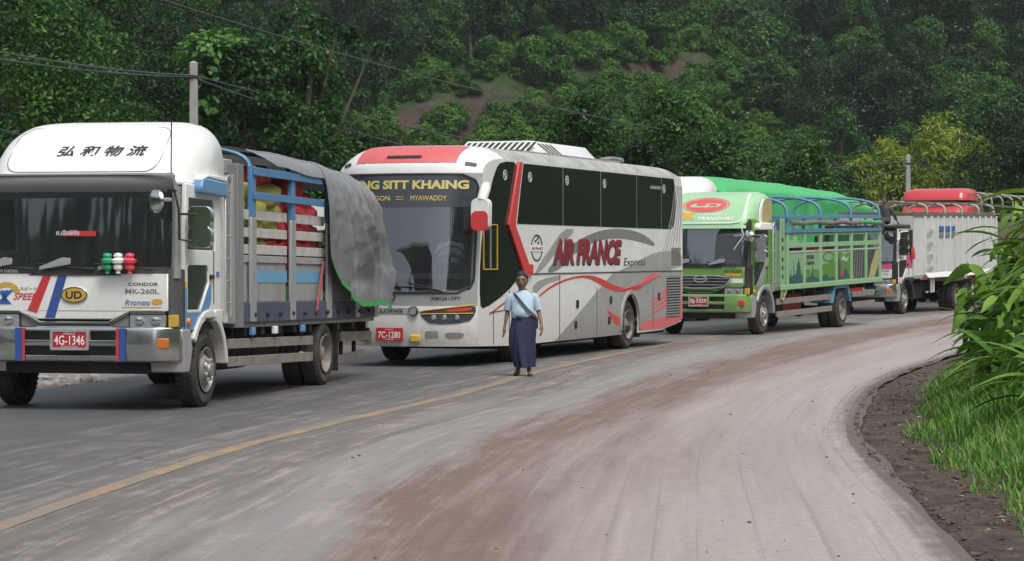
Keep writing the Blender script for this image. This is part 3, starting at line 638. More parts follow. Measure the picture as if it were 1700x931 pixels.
def set_wheels(root, W, Rr, x_front, rears, tw=.24, rimf='rim_steel', rimr='rim_dusty'):
    f = wheel_proto(Rr, tw, False, rimf, root, (x_front, .03, Rr)); g = copy_tree(f, root); g.location = (x_front, W - .03, Rr); g.rotation_euler = (0, 0, math.pi)
    first = None
    for xr_ in rears:
        for y, rot in ((.03, 0), (.03 + tw + .04, 0), (W - .03, math.pi), (W - .07 - tw, math.pi)):
            if first is None: first = w = wheel_proto(Rr, tw, True, rimr, root, (xr_, y, Rr))
            else: w = copy_tree(first, root)
            w.location = (xr_, y, Rr); w.rotation_euler = (0, .3 * y, rot)
        MB().tube([(xr_, .2, Rr), (xr_, W - .2, Rr)], .09, 10).lathe([(.0, -.2), (.16, -.14), (.2, 0), (.16, .14), (0, .2)], (xr_, W / 2, Rr), (1, 0, 0), 12).build('axle', 'chassis', root, shear=False)
    MB().tube([(x_front, .25, Rr), (x_front, W - .25, Rr)], .06, 8).build('axle', 'chassis', root, shear=False)

# ------------------------------------------------------------------ the cab-over cab all these lorries share
def arch_pts(cx, cz, r, a0, a1, n=10): return [(cx + r * math.cos(R(a0 + (a1 - a0) * k / n)), cz + r * math.sin(R(a0 + (a1 - a0) * k / n))) for k in range(n + 1)]
def fairing_fn(tab, W, xb, side_tab, rx=.75, ry=.42):
    """surface of the roof deflector: tab z->front x, side_tab z->inset"""
    def edge(z, k, n=36):
        f = lerp_tab(tab, z); m = lerp_tab(side_tab, z); x1 = xb - .02 * (z > 3.2); out = []
        rxx = min(rx, (x1 - f) * .8)
        pts = [(x1, m + .03), (x1 - .03, m)]
        for i in range(9):
            a = R(90 * i / 8); pts.append((f + rxx - rxx * math.sin(a), m + ry - ry * math.cos(a)))
        half = pts
        full = half + [(x, W - y) for x, y in reversed(half)]
        return full
    return edge
def fx(tab, W, side_tab, rx=.75, ry=.42, xb=1.65):
    def g(y, z):
        f = lerp_tab(tab, z); m = lerp_tab(side_tab, z); d = min(y, W - y) - m; rxx = min(rx, (xb - f) * .8)
        if d >= ry: return f
        d = max(0, d); return f + rxx * (1 - math.sqrt(max(0, 1 - ((ry - d) / ry) ** 2)))
    return g
def make_cab(root, o):
    W = o['W']; xb = o.get('xb', 1.62); paint = o['paint']; Xw = o.get('xw', .99)
    mid = W / 2; lowp = o.get('lowp', paint)
    # front panel under the screen, with the dip for the grille
    dip = [(.14, 1.13), (.58, 1.13), (.82, 1.03), (W - .82, 1.03), (W - .58, 1.13), (W - .14, 1.13), (W - .14, 1.555), (.14, 1.555)]
    MB().front([dip], -.005, .06).build('front_panel', paint, root, bevel=.012)
    for y0, y1 in ((.14, 0), (W - .14, W)):
        MB().grid(lambda a, b: (.145 - .145 * math.cos(R(90 * a)), y0 + (y1 - y0) * math.sin(R(90 * a)), .93 + .68 * b), 6, 1).build('corner_panel', o.get('corner', 'black_plastic'), root)
    for s in (0, 1):
        yy = lambda y: y if s == 0 else W - y
        MB().tube([(.06, yy(.07), 1.5), (.10, yy(.075), 2.0), (.17, yy(.10), 2.56)], [.06, .052, .055], 8).build('pillar', o.get('pillar', paint), root)
    # sides with the two door panes
    ar = arch_pts(Xw, .46, .60, 12, 150)
    out = [(.145, .90), (.145, 1.62), (.21, 2.60), (xb, 2.60), (xb, 1.02)] + [p for p in ar if p[1] > .89 and p[0] < xb - .02]
    up = [(.27, 1.84), (.31, 2.44), (1.22, 2.44), (1.27, 2.2), (1.27, 1.84)]
    lo = [(.27, 1.14), (.27, 1.62), (.32, 1.66), (.98, 1.66), (1.03, 1.60), (1.03, 1.45), (.72, 1.14)]
    for s in (0, 1):
        y = 0 if s == 0 else W - .05
        MB().side([out, up, lo], y, .05).build('side_panel', paint if s == 0 else lowp, root, bevel=.008)
        MB().side([up], y + .02, .006).build('side_window', 'side_glass', root); MB().side([lo], y + .02, .006).build('door_window', 'side_glass', root)
    yo = -.004
    if o.get('stripe'):
        a = [(.15, .905), (.15, 1.38), (.235, 1.40), (.235, 1.13), (.255, 1.11), (.73, 1.11), (1.05, 1.44), (1.11, 1.44), (1.11, 1.25), (.92, 1.02), (.62, .92), (.58, .905)]
        MB().side([a], yo, .003).build('door_stripe', o['stripe'], root)
        MB().side([[(.15, 1.385), (.15, 1.47), (.235, 1.47), (.235, 1.405)]], yo, .003).build('door_stripe', 'yellow_paint', root)
        MB().side([[(1.05, 1.445), (1.05, 1.50), (1.11, 1.50), (1.11, 1.445)]], yo, .003).build('door_stripe', 'yellow_paint', root)
    mb = MB().tube([(.14, yo, .93), (.14, yo, 1.60)], .006, 5).tube([(1.20, yo, 1.2), (1.20, yo, 1.84)], .006, 5)
    mb.build('door_seam', 'black_plastic', root)
    MB().box(1.04, 1.17, -.03, .0, 1.50, 1.55).build('door_handle', 'black_plastic', root, bevel=.008)
    MB().lathe([(.0, -.035), (.04, -.03), (.055, 0)], (.28, 0, 1.0), (0, 1, 0), 12).build('turn_lamp', 'orange_lens', root)
    # fender around the wheel, step, inner arch
    fo = arch_pts(Xw, .46, .68, 2, 150); fi = arch_pts(Xw, .46, .585, 2, 150)
    MB().side([fo + fi[::-1]], -.035, .30).build('fender', o.get('fender', paint), root, bevel=.015)
    MB().side([[(1.12, 1.0), (1.2, 1.13), (1.62, 1.13), (1.68, 1.08), (1.68, .98), (1.5, .96)]], -.03, .10).build('fender', o.get('fender', paint), root, bevel=.02)
    MB().side([fo + fi[::-1]], W - .27, .30).build('fender', o.get('fender', paint), root, bevel=.015)
    MB().side([[(.10, .42), (.06, .92), (.34, .92), (.42, .70), (.30, .42)]], -.01, .4).build('step', o.get('step', 'dull_silver'), root, bevel=.015)
    MB().side([[(.10, .42), (.06, .92), (.34, .92), (.42, .70), (.30, .42)]], W - .39, .4).build('step', o.get('step', 'dull_silver'), root, bevel=.015)
    # roof, rear wall, floor, interior
    MB().box(.19, xb, .03, W - .03, 2.585, 2.64).build('roof', o.get('roof', paint), root, bevel=.02)
    MB().box(xb - .05, xb - .004, .052, W - .052, .95, 2.585).build('rear_wall', 'cab_inside', root)
    MB().box(.08, xb - .05, .055, W - .055, .9, .98).build('floor_pan', 'chassis', root)
    MB().box(.07, .42, .08, W - .08, 1.30, 1.60).build('dashboard', 'cab_inside', root, bevel=.04)
    for y in (W * .22, W * .72):
        MB().box(.75, 1.3, y - .25, y + .25, 1.15, 1.35).box(1.2, 1.38, y - .25, y + .25, 1.35, 2.0).box(1.24, 1.36, y - .14, y + .14, 2.03, 2.22).build('seat', 'seat_cloth', root, bevel=.05)
    wc = Vector((.52, W * .74, 1.68)); ring = [wc + Vector((math.sin(2 * math.pi * k / 20) * .09, math.cos(2 * math.pi * k / 20) * .2, math.sin(2 * math.pi * k / 20) * .16)) for k in range(21)]
    MB().tube(ring, .018, 6, cap=False).tube([wc, (.36, W * .74, 1.45)], .03, 6).build('steering_wheel', 'black_plastic', root)
    # windscreen
    def ws(a, b): c = 2 * a - 1; return (.015 + .10 * abs(c) ** 3 + .10 * b, .10 + (W - .20) * a, 1.60 + .95 * b)
    MB().grid(ws, 14, 6).build('windscreen', o.get('glass', 'windscreen_glass'), root)
    rim = [ws(a / 12, 0) for a in range(13)] + [ws(1, b / 4) for b in range(1, 5)] + [ws(a / 12, 1) for a in range(11, -1, -1)] + [ws(0, b / 4) for b in range(3, -1, -1)]
    MB().tube(rim, .022, 6, cap=False).build('window_seal', 'black_plastic', root)
    MB().grid(lambda a, b: (-.018 + .1 * abs(2 * a - 1) ** 3 + .02 * b, .10 + (W - .2) * a, 1.535 + .10 * b), 14, 1).build('cowl', 'black_plastic', root)
    for k, yy in enumerate(o.get('wipers', (W * .24, W * .52, W * .80))):
        mb = MB().tube([(-.03, yy - .30, 1.60), (-.035, yy + .1, 1.64), (-.01, yy + .42, 1.67)], .012, 5); mb.build('wiper', 'black_plastic', root)
        if o.get('wiper_fins', True):
            MB().front([[(yy - .02, 1.665), (yy + .36, 1.60), (yy + .36, 1.635), (yy + .08, 1.745), (yy - .02, 1.735)]], -.06, .02).build('wiper_fin', 'dull_silver', root, bevel=.004)
    # lower face: trim, lamps, bumper
    tr = [(.17, 1.115), (.60, 1.115), (.86, .985), (W - .86, .985), (W - .60, 1.115), (W - .17, 1.115)]
    MB().tube([(-.015, a, b) for a, b in tr], .022, 6).build('trim_strip', 'chrome', root)
    MB().front([[(.16, .93), (.16, 1.11), (.60, 1.11), (.86, .98), (W - .86, .98), (W - .6, 1.11), (W - .16, 1.11), (W - .16, .93)]], .02, .05).build('grille', 'black_plastic', root)
    if not o.get('grille'):
        MB().front([[(.62, .95), (.62, 1.08), (.86, .965), (W - .86, .965), (W - .62, 1.08), (W - .62, .95), (W - .8, .93), (.8, .93)]], .0, .03).build('grille_panel', 'print_grey', root, bevel=.006)
    for y0, s in ((.17, 1), (W - .17, -1)):
        ya, yb = sorted((y0, y0 + s * .43))
        MB().front([rrect(ya, yb, .945, 1.085, .02)], -.02, .05).build('headlamp', 'clear_lens', root, bevel=.01)
        for q in (.11, .31): MB().lathe([(.058, 0), (.05, .012), (.02, .02), (0, .02)], (-.021, y0 + s * q, 1.015), (-1, 0, 0), 14).build('lamp_bulb', 'lamp_bowl', root)
        ya, yb = sorted((y0 - s * .15, y0 - s * .02)); MB().box(.0, .06, ya + .01, yb - .005, .945, 1.085).build('marker_lamp', o.get('marker', 'print_gold'), root, bevel=.008)
    bz0, bz1 = .545, .925; bm = o.get('bumper', 'bumper_chrome')
    def bx_(y): c = abs(2 * y / W - 1); return -.10 + .16 * max(0, c - .78) ** 1.4 * 12
    MB().box(.03, .3, .10, W - .10, .56, .92).build('bumper_backing', 'black_plastic', root)
    us = sorted([0, .03, .08, .14, .2, .3] + [W - q for q in (0, .03, .08, .14, .2, .3)] + [mid - .6, mid - .24, mid + .24, mid + .6, mid]); vz = [bz0, bz0 + .02, .615, .725, .79, .895, bz1, bz1 + .015]
    def hole(a, b): return (.615 < b < .725 and abs(a - mid) < .6) or (.79 < b < .895 and .24 < abs(a - mid) < .6)
    def bpt(a, b): return (bx_(a) + (.035 if b < bz0 + .01 or b > bz1 + .01 else 0) - .02 * math.cos((b - .735) * 7), a, b)
    mb = MB(); mb.grid(bpt, 0, 0, skip=hole, us=us, vs_=vz); ob = mb.build('bumper', bm, root)
    so = ob.modifiers.new('thick', 'SOLIDIFY'); so.thickness = .03; so.offset = 0
    bv = ob.modifiers.new('bevel', 'BEVEL'); bv.width = .006; bv.segments = 2; bv.limit_method = 'ANGLE'
    for yy in (0.0, W):
        s = 1 if yy == 0 else -1
        MB().box(.06, .34, *sorted((yy - s * .004, yy + s * .06)), .56, .92).build('bumper_end', bm, root, bevel=.015)
    for y0, s in ((.11, 1), (W - .11, -1)):
        ya, yb = sorted((y0, y0 + s * .24)); f_ = bx_((ya + yb) / 2)
        MB().box(f_ - .032, f_ + .03, ya, yb, .70, .815).build('turn_lamp', o.get('turn', 'orange_lens'), root, bevel=.01)
    MB().box(-.165, -.135, mid - .215, mid + .215, .695, .895).build('number_plate', 'plate_red', root, bevel=.004)
    MB().plate([rrect(mid - .235, mid + .235, .675, .915, .02), rrect(mid - .205, mid + .205, .705, .885, .01)], lambda a, b, d: (-.172 + d, a, b), .02).build('plate_frame', 'dull_silver', root)
    if o.get('plate'): text(o['plate'], on_front(mid + .185, mid - .185, .735, .845, -.169), 'print_white', root, bold=.01)
    if o.get('plate2'): text(o['plate2'], on_front(mid + .07, mid - .07, .855, .877, -.169), 'print_white', root)
    if o.get('plate'): text('MYANMAR', on_front(mid + .10, mid - .10, .708, .724, -.169), 'print_white', root)
    # under-run and chassis front
    MB().box(.35, 1.7, W * .30, W * .70, .45, .95).box(.1, .4, .4, W - .4, .40, .56).build('engine', 'chassis', root, bevel=.02)
    # rear-view mirrors on the near side
    for cz, r_ in o.get('mirrors', ((2.21, .0), (1.98, .0))):
        hh = .125 if r_ == 0 else r_; c = Vector((.12, -.17, cz))
        MB().front([rrect(c.y - .16, c.y + .12, cz - hh, cz + hh, .07)], c.x, .12).build('wing_mirror', o.get('mirror', 'chrome'), root, bevel=.03, seg=3)
    MB().tube([(-.12, .12, 2.52), (-.13, .02, 2.5), (-.1, -.02, 2.3), (-.08, -.02, 1.95), (.1, -.1, 1.93)], .014, 6).tube([(-.1, -.02, 2.24), (.12, -.17, 2.24)], .014, 6).build('mirror_arm', 'black_plastic', root)
    if o.get('round_mirror', True):
        MB().lathe([(.0, .06), (.07, .055), (.125, .03), (.14, 0), (.13, -.01), (0, -.012)], (-.30, .18, 2.38), (-.75, .45, .1), 22).build('round_mirror', o.get('mirror', 'chrome'), root)
        MB().tube([(-.27, .13, 2.40), (-.17, .05, 2.40)], .022, 6).build('mirror_arm', 'dull_silver', root)
    MB().front([rrect(W + .02, W + .26, 1.9, 2.4, .06)], .1, .1).build('wing_mirror', o.get('mirror', 'chrome'), root, bevel=.03)
# ------------------------------------------------------------------ white cargo lorry with the grey tarpaulin
mat('bed_grey', (.30, .30, .295), .7, dirt=.5, dcol=(.16, .14, .12), scale=3, streak=True, bump=.2)
mat('post_grey', (.23, .24, .25), .6, .2, dirt=.4, scale=4, streak=True)
mat('plank_white', (.50, .49, .465), .8, dirt=.55, dcol=(.24, .21, .18), scale=4, bump=.4, bscale=20)
mat('plank_grey', (.34, .335, .32), .85, dirt=.55, dcol=(.18, .16, .14), scale=4, bump=.4, bscale=20)
mat('bed_blue', (.075, .22, .42), .5, dirt=.35, dcol=(.13, .13, .13), scale=3)
mat('stripe_blue', (.13, .33, .52), .55, dirt=.35, dcol=(.22, .22, .22), scale=4)
mat('skirt_blue', (.055, .07, .115), .65, dirt=.55, dcol=(.11, .10, .095), scale=4)
mat('guard_wood', (.235, .215, .19), .85, dirt=.6, dcol=(.12, .10, .085), scale=5)
mat('sack_red', (.60, .06, .065), .75, dirt=.2, dcol=(.3, .05, .05), scale=8, bump=.35, bscale=90)
mat('sack_olive', (.42, .40, .10), .8, dirt=.3, dcol=(.16, .15, .05), scale=8, bump=.35, bscale=90)
mat('tarp_grey', (.20, .203, .208), .30, dirt=.3, dcol=(.11, .11, .11), scale=6, bump=.18, bscale=30, spec=.6)
mat('tarp_hem_green', (.03, .28, .055), .6, dirt=.2)
mat('rope', (.45, .40, .32), .9, dirt=.3)
mat('strap_red', (.5, .08, .07), .7, dirt=.3)
mat('corner_grey', (.12, .125, .125), .3, .4, dirt=.2)
mat('toy_green', (.03, .35, .16), .4, dirt=.05); mat('toy_white', (.8, .8, .78), .4, dirt=.05); mat('toy_red', (.75, .07, .09), .4, dirt=.05)

def ladder(root, x, y, z0, z1, w=.22, nr=6, m='dull_silver', name='ladder'):
    mb = MB().tube([(x, y, z0), (x, y, z1 - .08), (x + .05, y, z1 - .02), (x + w / 2, y, z1), (x + w - .05, y, z1 - .02), (x + w, y, z1 - .08), (x + w, y, z0)], .014, 6)
    for k in range(nr): z = z0 + (z1 - z0) * (k + .6) / (nr + .3); mb.tube([(x, y, z), (x + w, y, z)], .011, 5)
    return mb.build(name, m, root)
def pillow(name, c, sx, sy, sz, m, rng, rz=0, ry=0):
    """one stuffed sack: rounded body, pinched ends, lumps"""
    mb = MB(); nu, nv = 14, 9; ph = rng.rand(6) * 6.28; vs = []
    for j in range(nv + 1):
        t = -1 + 2 * j / nv; prof = max(.02, (1 - abs(t) ** 3.2)) ** .5
        for i in range(nu):
            a = 2 * math.pi * i / nu; ca, sa = math.cos(a), math.sin(a)
            q = .5 * (abs(ca) ** .7 * (1 if ca > 0 else -1)); w = .5 * (abs(sa) ** .7 * (1 if sa > 0 else -1))
            l = 1 + .07 * math.sin(3 * a + ph[0]) * math.sin(3 * t + ph[1]) + .05 * math.sin(5 * t + ph[2] + 2 * a)
            vs.append((t * sx / 2, q * sy * prof * l, w * sz * prof * l))
    fs = [(j * nu + i, j * nu + (i + 1) % nu, (j + 1) * nu + (i + 1) % nu, (j + 1) * nu + i) for j in range(nv) for i in range(nu)] + [tuple(range(nu))[::-1], tuple(range(nv * nu, nv * nu + nu))]
    mb.add(vs, fs); o = mb.build(name, m, None, smooth=80, shear=False); o.location = c; o.rotation_euler = (rng.normal() * .04, ry, rz); return o

def truck_white():
    rz = math.pi / 2 - R(11.75); W = 2.56
    root = empty('cargo_truck', (-3.806, 29.0, 0), rz)
    tag(root, 'white cab-over cargo truck with roof deflector, visor and half tarped slatted bed', 'truck')
    SH[:] = [-.012, 2.2]
    make_cab(root, dict(W=W, paint='white_paint', stripe='blue_paint', corner='corner_grey', plate='4G-1346', plate2='MON-S', pillar='print_grey'))
    mid = W / 2
    # wide visor
    MB().plate([[(.03, 2.48), (.03, 2.505), (-.20, 2.66), (-.20, 2.60), (-.17, 2.52)]], lambda a, b, d: (a, -.0 + d, b), .012).plate([[(.03, 2.48), (.03, 2.505), (-.20, 2.66), (-.20, 2.60), (-.17, 2.52)]], lambda a, b, d: (a, W - .012 + d, b), .012).build('visor_end', 'dull_silver', root)
    MB().grid(lambda a, b: (-.21 + .05 * b * b + .06 * abs(2 * a - 1) ** 4 - .02 * math.sin(3.1 * b), .0 + W * a, 2.685 - .19 * b), 16, 5).build('visor', 'print_grey', root)
    MB().bar((-.215, 0, 2.695), (-.215, W, 2.695), .03, .02).build('visor_trim', 'dull_silver', root)
    # roof deflector
    tab = [(2.62, .10), (2.8, .20), (3.0, .39), (3.15, .56), (3.26, .74), (3.33, .92), (3.37, 1.12), (3.39, 1.35)]
    st = [(2.62, .0), (2.95, .015), (3.1, .05), (3.22, .11), (3.31, .20), (3.36, .31), (3.39, .45)]
    ed = fairing_fn(tab, W, 1.66, st); zs = [2.62, 2.72, 2.82, 2.92, 3.02, 3.1, 3.17, 3.23, 3.28, 3.32, 3.35, 3.375, 3.39]
    mb = MB(); rows = [[(x, y, z + (.10 * max(0, (x - .55)) * (1 if z < 2.63 else .0) * (1 if y < .3 or y > W - .3 else 1))) for x, y in ed(z, 0)] for z in zs]; n = len(rows[0])
    vs = [p for r_ in rows for p in r_]
    mb.add(vs, [(j * n + i, j * n + i + 1, (j + 1) * n + i + 1, (j + 1) * n + i) for j in range(len(zs) - 1) for i in range(n - 1)] + [tuple((len(zs) - 1) * n + i for i in range(n))])
    mb.add([(1.655, .03, 2.62), (1.655, W - .03, 2.62), (1.655, W - .3, 3.36), (1.655, .3, 3.36)], [(0, 1, 2, 3)])
    mb.build('roof_deflector', 'white_paint', root, smooth=50)
    sf = fx(tab, W, st, xb=1.66); off = lambda y, z: sf(y, z) - .008
    seam = rrect(.34, W - .34, 2.74, 3.29, .16, 6)
    MB().tube([(sf(a, b) - .001, a, b) for a, b in seam] + [(sf(*seam[0]) - .001, *seam[0])], .006, 5).build('deflector_seam', 'print_grey', root)
    text('弘 和 物 流', on_front(1.62, .54, 2.93, 3.06, off), 'print_black', root, bold=.02, slant=.04)
    MB().tube([(-.02, .10, 2.60), (.0, .10, 3.36)], .008, 5).build('antenna', 'black_plastic', root)
    MB().side([[(.52, 2.50), (.50, 2.57), (.55, 2.66), (.75, 2.685), (1.44, 2.66), (1.44, 2.48)]], -.10, .12).build('roof_marker', 'blue_paint', root, bevel=.03, seg=3)
    MB().side([[(.56, 2.66), (.75, 2.73), (1.44, 2.73), (1.44, 2.662), (.75, 2.688)]], -.09, .12).build('roof_marker_cap', 'white_paint', root, bevel=.015)
    # painted stripes, badges and lettering on the face
    MB().front([[(1.66, 1.54), (1.56, 1.54), (1.74, 1.10), (1.86, 1.13)]], -.010, .003).build('face_stripe', 'red_paint', root)
    MB().front([[(1.48, 1.54), (1.37, 1.54), (1.52, 1.04), (1.64, 1.04)]], -.010, .003).build('face_stripe', 'dark_blue', root)
    for s in (1, -1):
        c = .60 if s == 1 else W - .60
        for a, b, m in ((-.085, -.005, 'dark_blue'), (-.125, -.09, 'red_paint')):
            ya, yb = sorted((c + s * -a * 1.0, c + s * -b)); MB().grid(lambda q, r_: (-.137 - .004 , ya + (yb - ya) * q, .55 + .38 * r_), 1, 1).build('bumper_stripe', m, root)
    mb = MB().front([ellipse(mid, 1.31, .165, .095)], -.022, .02); badge = mb.build('badge', 'chrome', root, bevel=.006)
    MB().front([ellipse(mid, 1.31, .145, .078)], -.026, .006).build('badge_field', 'print_gold', root)
    text('UD', on_front(mid + .1, mid - .1, 1.265, 1.355, -.029), 'print_black', root, bold=.03)
    text('CONDOR', on_front(.62, .26, 1.415, 1.455, -.008), 'print_black', root, bold=.02)
    text('MK-260L', on_front(.66, .25, 1.325, 1.385, -.008), 'print_grey', root, bold=.025)
    text('ωξแอท', on_front(.64, .40, 1.19, 1.25, -.008), 'print_blue', root, bold=.02) if False else text('ห้างทอง', on_front(.66, .36, 1.19, 1.26, -.008), 'print_blue', root, bold=.02)
    MB().front([smoothpoly([(.34, 1.20), (.22, 1.20), (.20, 1.24), (.24, 1.27), (.34, 1.26)], 1)], -.009, .003).build('sticker', 'print_gold', root)
    MB().front([[(.70, 1.165), (.22, 1.165), (.22, 1.175), (.70, 1.175)]], -.009, .003).build('sticker', 'print_gold', root)
    sp = [(2.12 + .17 * math.cos(R(a)), 1.33 + .13 * math.sin(R(a))) for a in range(0, 181, 15)]
    MB().front([sp + [(2.12 + .10 * math.cos(R(a)), 1.33 + .07 * math.sin(R(a))) for a in range(180, -1, -15)]], -.009, .003).build('sticker', 'print_gold', root)
    for k in range(4): MB().front([[(2.12 - .09 + k * .055, 1.36), (2.12 - .05 + k * .055, 1.37), (2.25 - k * .05, 1.20), (2.20 - k * .05, 1.20)]], -.0095, .003).build('sticker', 'print_blue', root)
    text('スピード', on_front(1.95, 1.74, 1.36, 1.40, -.009), 'print_black', root, bold=.01)
    text('SPEED', on_front(2.02, 1.72, 1.25, 1.33, -.009), 'red_paint', root, bold=.02, slant=.1)
    text('NISSAN DIESEL', on_front(2.36, 1.96, 1.57, 1.605, -.02), 'print_white', root)
    text('BS', on_side(1.30, 1.42, 1.52, 1.59, -.004), 'print_blue', root, bold=.03)
    MB().front([[(1.42, 2.05), (1.02, 2.05), (1.02, 1.99), (1.42, 1.99)]], -.0, .003).build('screen_sticker', 'red_paint', root)
    text('ค.เฮียพิชัย', on_front(1.50, 1.22, 2.0, 2.065, -.006), 'print_white', root, bold=.01)
    ladder(root, 1.44, -.07, 1.05, 2.74, .20, 6)
    # charms hanging inside the windscreen: they dangle from a string, things of their own
    for k, (y, m, nm) in enumerate(((.84, 'toy_green', 'green'), (.71, 'toy_white', 'white'), (.57, 'toy_red', 'red'))):
        t = MB().lathe([(0, -.12), (.03, -.11), (.02, -.085), (.055, -.06), (.06, -.03), (.035, -.01), (.075, .01), (.08, .04), (.045, .065), (.055, .09), (.045, .115), (0, .125)], (0, 0, 0), (0, 0, 1), 12).build('dangling_charm', m, None, shear=False)
        p = root.matrix_basis @ Vector((-.10, y, 1.70)); t.location = p; tag(t, '%s swirl charm hanging at the white truck windscreen' % nm, 'charm', 'charms on the white truck windscreen')
    # ---- bed
    x0, x1 = 2.36, 8.8
    MB().box(1.7, 8.7, .75, .95, .62, .86).box(1.7, 8.7, W - .95, W - .75, .62, .86).build('chassis_rail', 'chassis', root)
    MB().box(x0, x1, .04, W - .04, .90, 1.0).build('bed_floor', 'plank_grey', root)
    for k in range(9): MB().box(2.6 + k * .72, 2.7 + k * .72, .06, W - .06, .80, .90).build('cross_member', 'chassis', root)
    MB().box(2.0, 2.34, .02, W - .02, .95, 2.78).build('bulkhead', 'bed_grey', root, bevel=.01)
    MB().box(2.1, 2.34, -.015, .12, .9, 2.92).build('bulkhead_post', 'post_grey', root, bevel=.01); MB().box(1.90, 2.34, W - .12, W + .015, .9, 2.92).build('bulkhead_post', 'dull_silver', root, bevel=.01)
    MB().box(1.96, 2.30, .12, W - .12, 2.79, 2.98).build('bulkhead_header', 'bed_grey', root, bevel=.02)
    for side in (0, 1):
        Y = lambda a, b: (a, b) if side == 0 else (W - b, W - a)
        for k, (xa, xb_) in enumerate(((2.40, 4.26), (4.56, 6.02), (6.28, 7.5), (7.66, 8.74))):
            MB().box(xa, xb_, *Y(.03, .06), 1.22, 1.78).build('side_board', 'bed_grey', root)
            for z0, z1, m in ((1.71, 1.80, 'plank_grey'), (1.815, 1.935, 'plank_white'), (2.025, 2.145, 'plank_white'), (2.245, 2.37, 'plank_white')):
                MB().box(xa, xb_, *Y(.012, .04), z0, z1).build('side_slat', m, root, bevel=.006)
        MB().box(x0 - .02, x1, *Y(-.012, .05), .96, 1.215).build('bed_skirt', 'skirt_blue', root, bevel=.01)
        for xa in (2.60, 4.32, 6.06, 7.55, 8.62):
            MB().box(xa, xa + .22, *Y(-.03, .012), .97, 2.28).build('stake', 'dull_silver', root, bevel=.008)
            if xa < 7: MB().box(xa + .02, xa + .20, *Y(-.028, .03), 2.28, 2.92).build('stake', 'bed_blue', root, bevel=.008)
        for xa, xb_ in ((2.66, 6.24),):
            MB().box(xa, xb_, *Y(-.055, -.03), 2.80, 2.905).build('top_rail', 'bed_blue', root, bevel=.006)
            MB().box(xa, xb_, *Y(-.055, -.03), 2.50, 2.595).build('top_rail', 'bed_blue', root, bevel=.006)
        for k in range(11): MB().lathe([(.03, 0), (.03, .03), (.015, .045), (0, .045)], (2.75 + k * .55, -.012 if side == 0 else W + .012, 1.06), (0, -1 if side == 0 else 1, 0), 8).build('lashing_hook', 'chassis', root)
    MB().side([[(2.88, 1.62), (4.30, 1.62), (4.30, 1.46), (3.04, 1.46), (2.86, 1.24), (2.72, 1.24)]], .024, .004).build('side_stripe', 'stripe_blue', root)
    MB().side([[(4.57, 1.62), (6.0, 1.62), (6.0, 1.46), (4.57, 1.46)]], .024, .004).build('side_stripe', 'stripe_blue', root)
    for xa, m in ((2.7, 'blue_paint'), (3.65, 'print_white'), (4.9, 'blue_paint'), (8.3, 'print_white')): MB().box(xa, xa + .12, -.02, .04, .80, .90).build('side_marker', m, root, bevel=.012)
    for xa in (2.74, 4.42, 6.15):
        pth = [(xa, -.0 + .02, 2.85)] + [(xa, 1.28 - 1.24 * math.cos(R(a)), 2.86 + .33 * math.sin(R(a)) ** .6) for a in range(10, 171, 10)] + [(xa, W - .02, 2.85)]
        MB().tube(pth, .045, 6, flat=.6).build('roof_hoop', 'bed_blue', root)
    for z0, xe in ((.66, 5.55), (.44, 5.55)):
        MB().bar((1.9, .05, z0 + .05), (xe, .05, z0 + .02), .03, .12).build('side_guard', 'guard_wood', root, bevel=.004)
    MB().bar((5.0, .05, .475), (5.6, .12, .44), .034, .13).build('side_guard', 'dull_silver', root, bevel=.004)
    for xa in (2.2, 3.0, 4.3, 5.2): MB().bar((xa, .09, .42), (xa + .06, .12, .9), .03, .03).build('guard_bracket', 'chassis', root)
    MB().bar((7.1, .08, .70), (8.75, .08, .68), .04, .14).build('side_guard', 'guard_wood', root, bevel=.004); MB().bar((7.0, .15, .36), (8.6, .15, .42), .04, .12).build('side_guard', 'guard_wood', root, bevel=.004)
    for xa in (7.4, 8.1): MB().bar((xa, .16, .40), (xa, .16, .9), .05, .05).build('guard_bracket', 'chassis', root)
    MB().tube([(2.3, .45, .62), (3.5, .45, .62)], .26, 16).build('fuel_tank', 'chassis', root, bevel=.02)
    MB().box(3.7, 4.7, .25, .8, .42, .85).build('battery_box', 'chassis', root, bevel=.02)
    MB().box(8.72, 8.78, .1, W - .1, .6, .9).build('rear_crossbar', 'chassis', root)
    MB().box(6.85, 6.88, .05, .62, .22, .95).build('mud_flap', 'black_plastic', root)
    MB().bar((5.86, -.03, 1.75), (5.5, -.03, 1.03), .012, .06).build('tie_strap', 'strap_red', root)
    SH[:] = [0, 0]
    set_wheels(root, W, .44, .99, [6.13])
    mw = root.matrix_basis.copy()
    # ---- sacks in the bed: each one a thing of its own
    rng = np.random.RandomState(3)
    sk = lambda x: -.012 * (x - 2.2)
    for lev, z in enumerate((1.64, 1.88, 2.12, 2.36)):
        for k in range(6):
            x = 2.72 + k * .60 + (.1 if lev % 2 else 0)
            red = x > (4.0 if lev < 3 else 4.35); m = 'sack_red' if red else 'sack_olive'
            o = pillow('produce_sack', mw @ Vector((x, .36, z + sk(x) + .02)), .66, .58, .29, m, rng, rz + rng.normal() * .06)
            where = ['behind the blue stripe', 'behind the lowest white slat', 'between the white slats', 'above the white slats'][lev]
            tag(o, ('red net sack stacked %s' if red else 'olive green sack stacked %s') % where, 'sack', 'sacks loaded in the white truck')
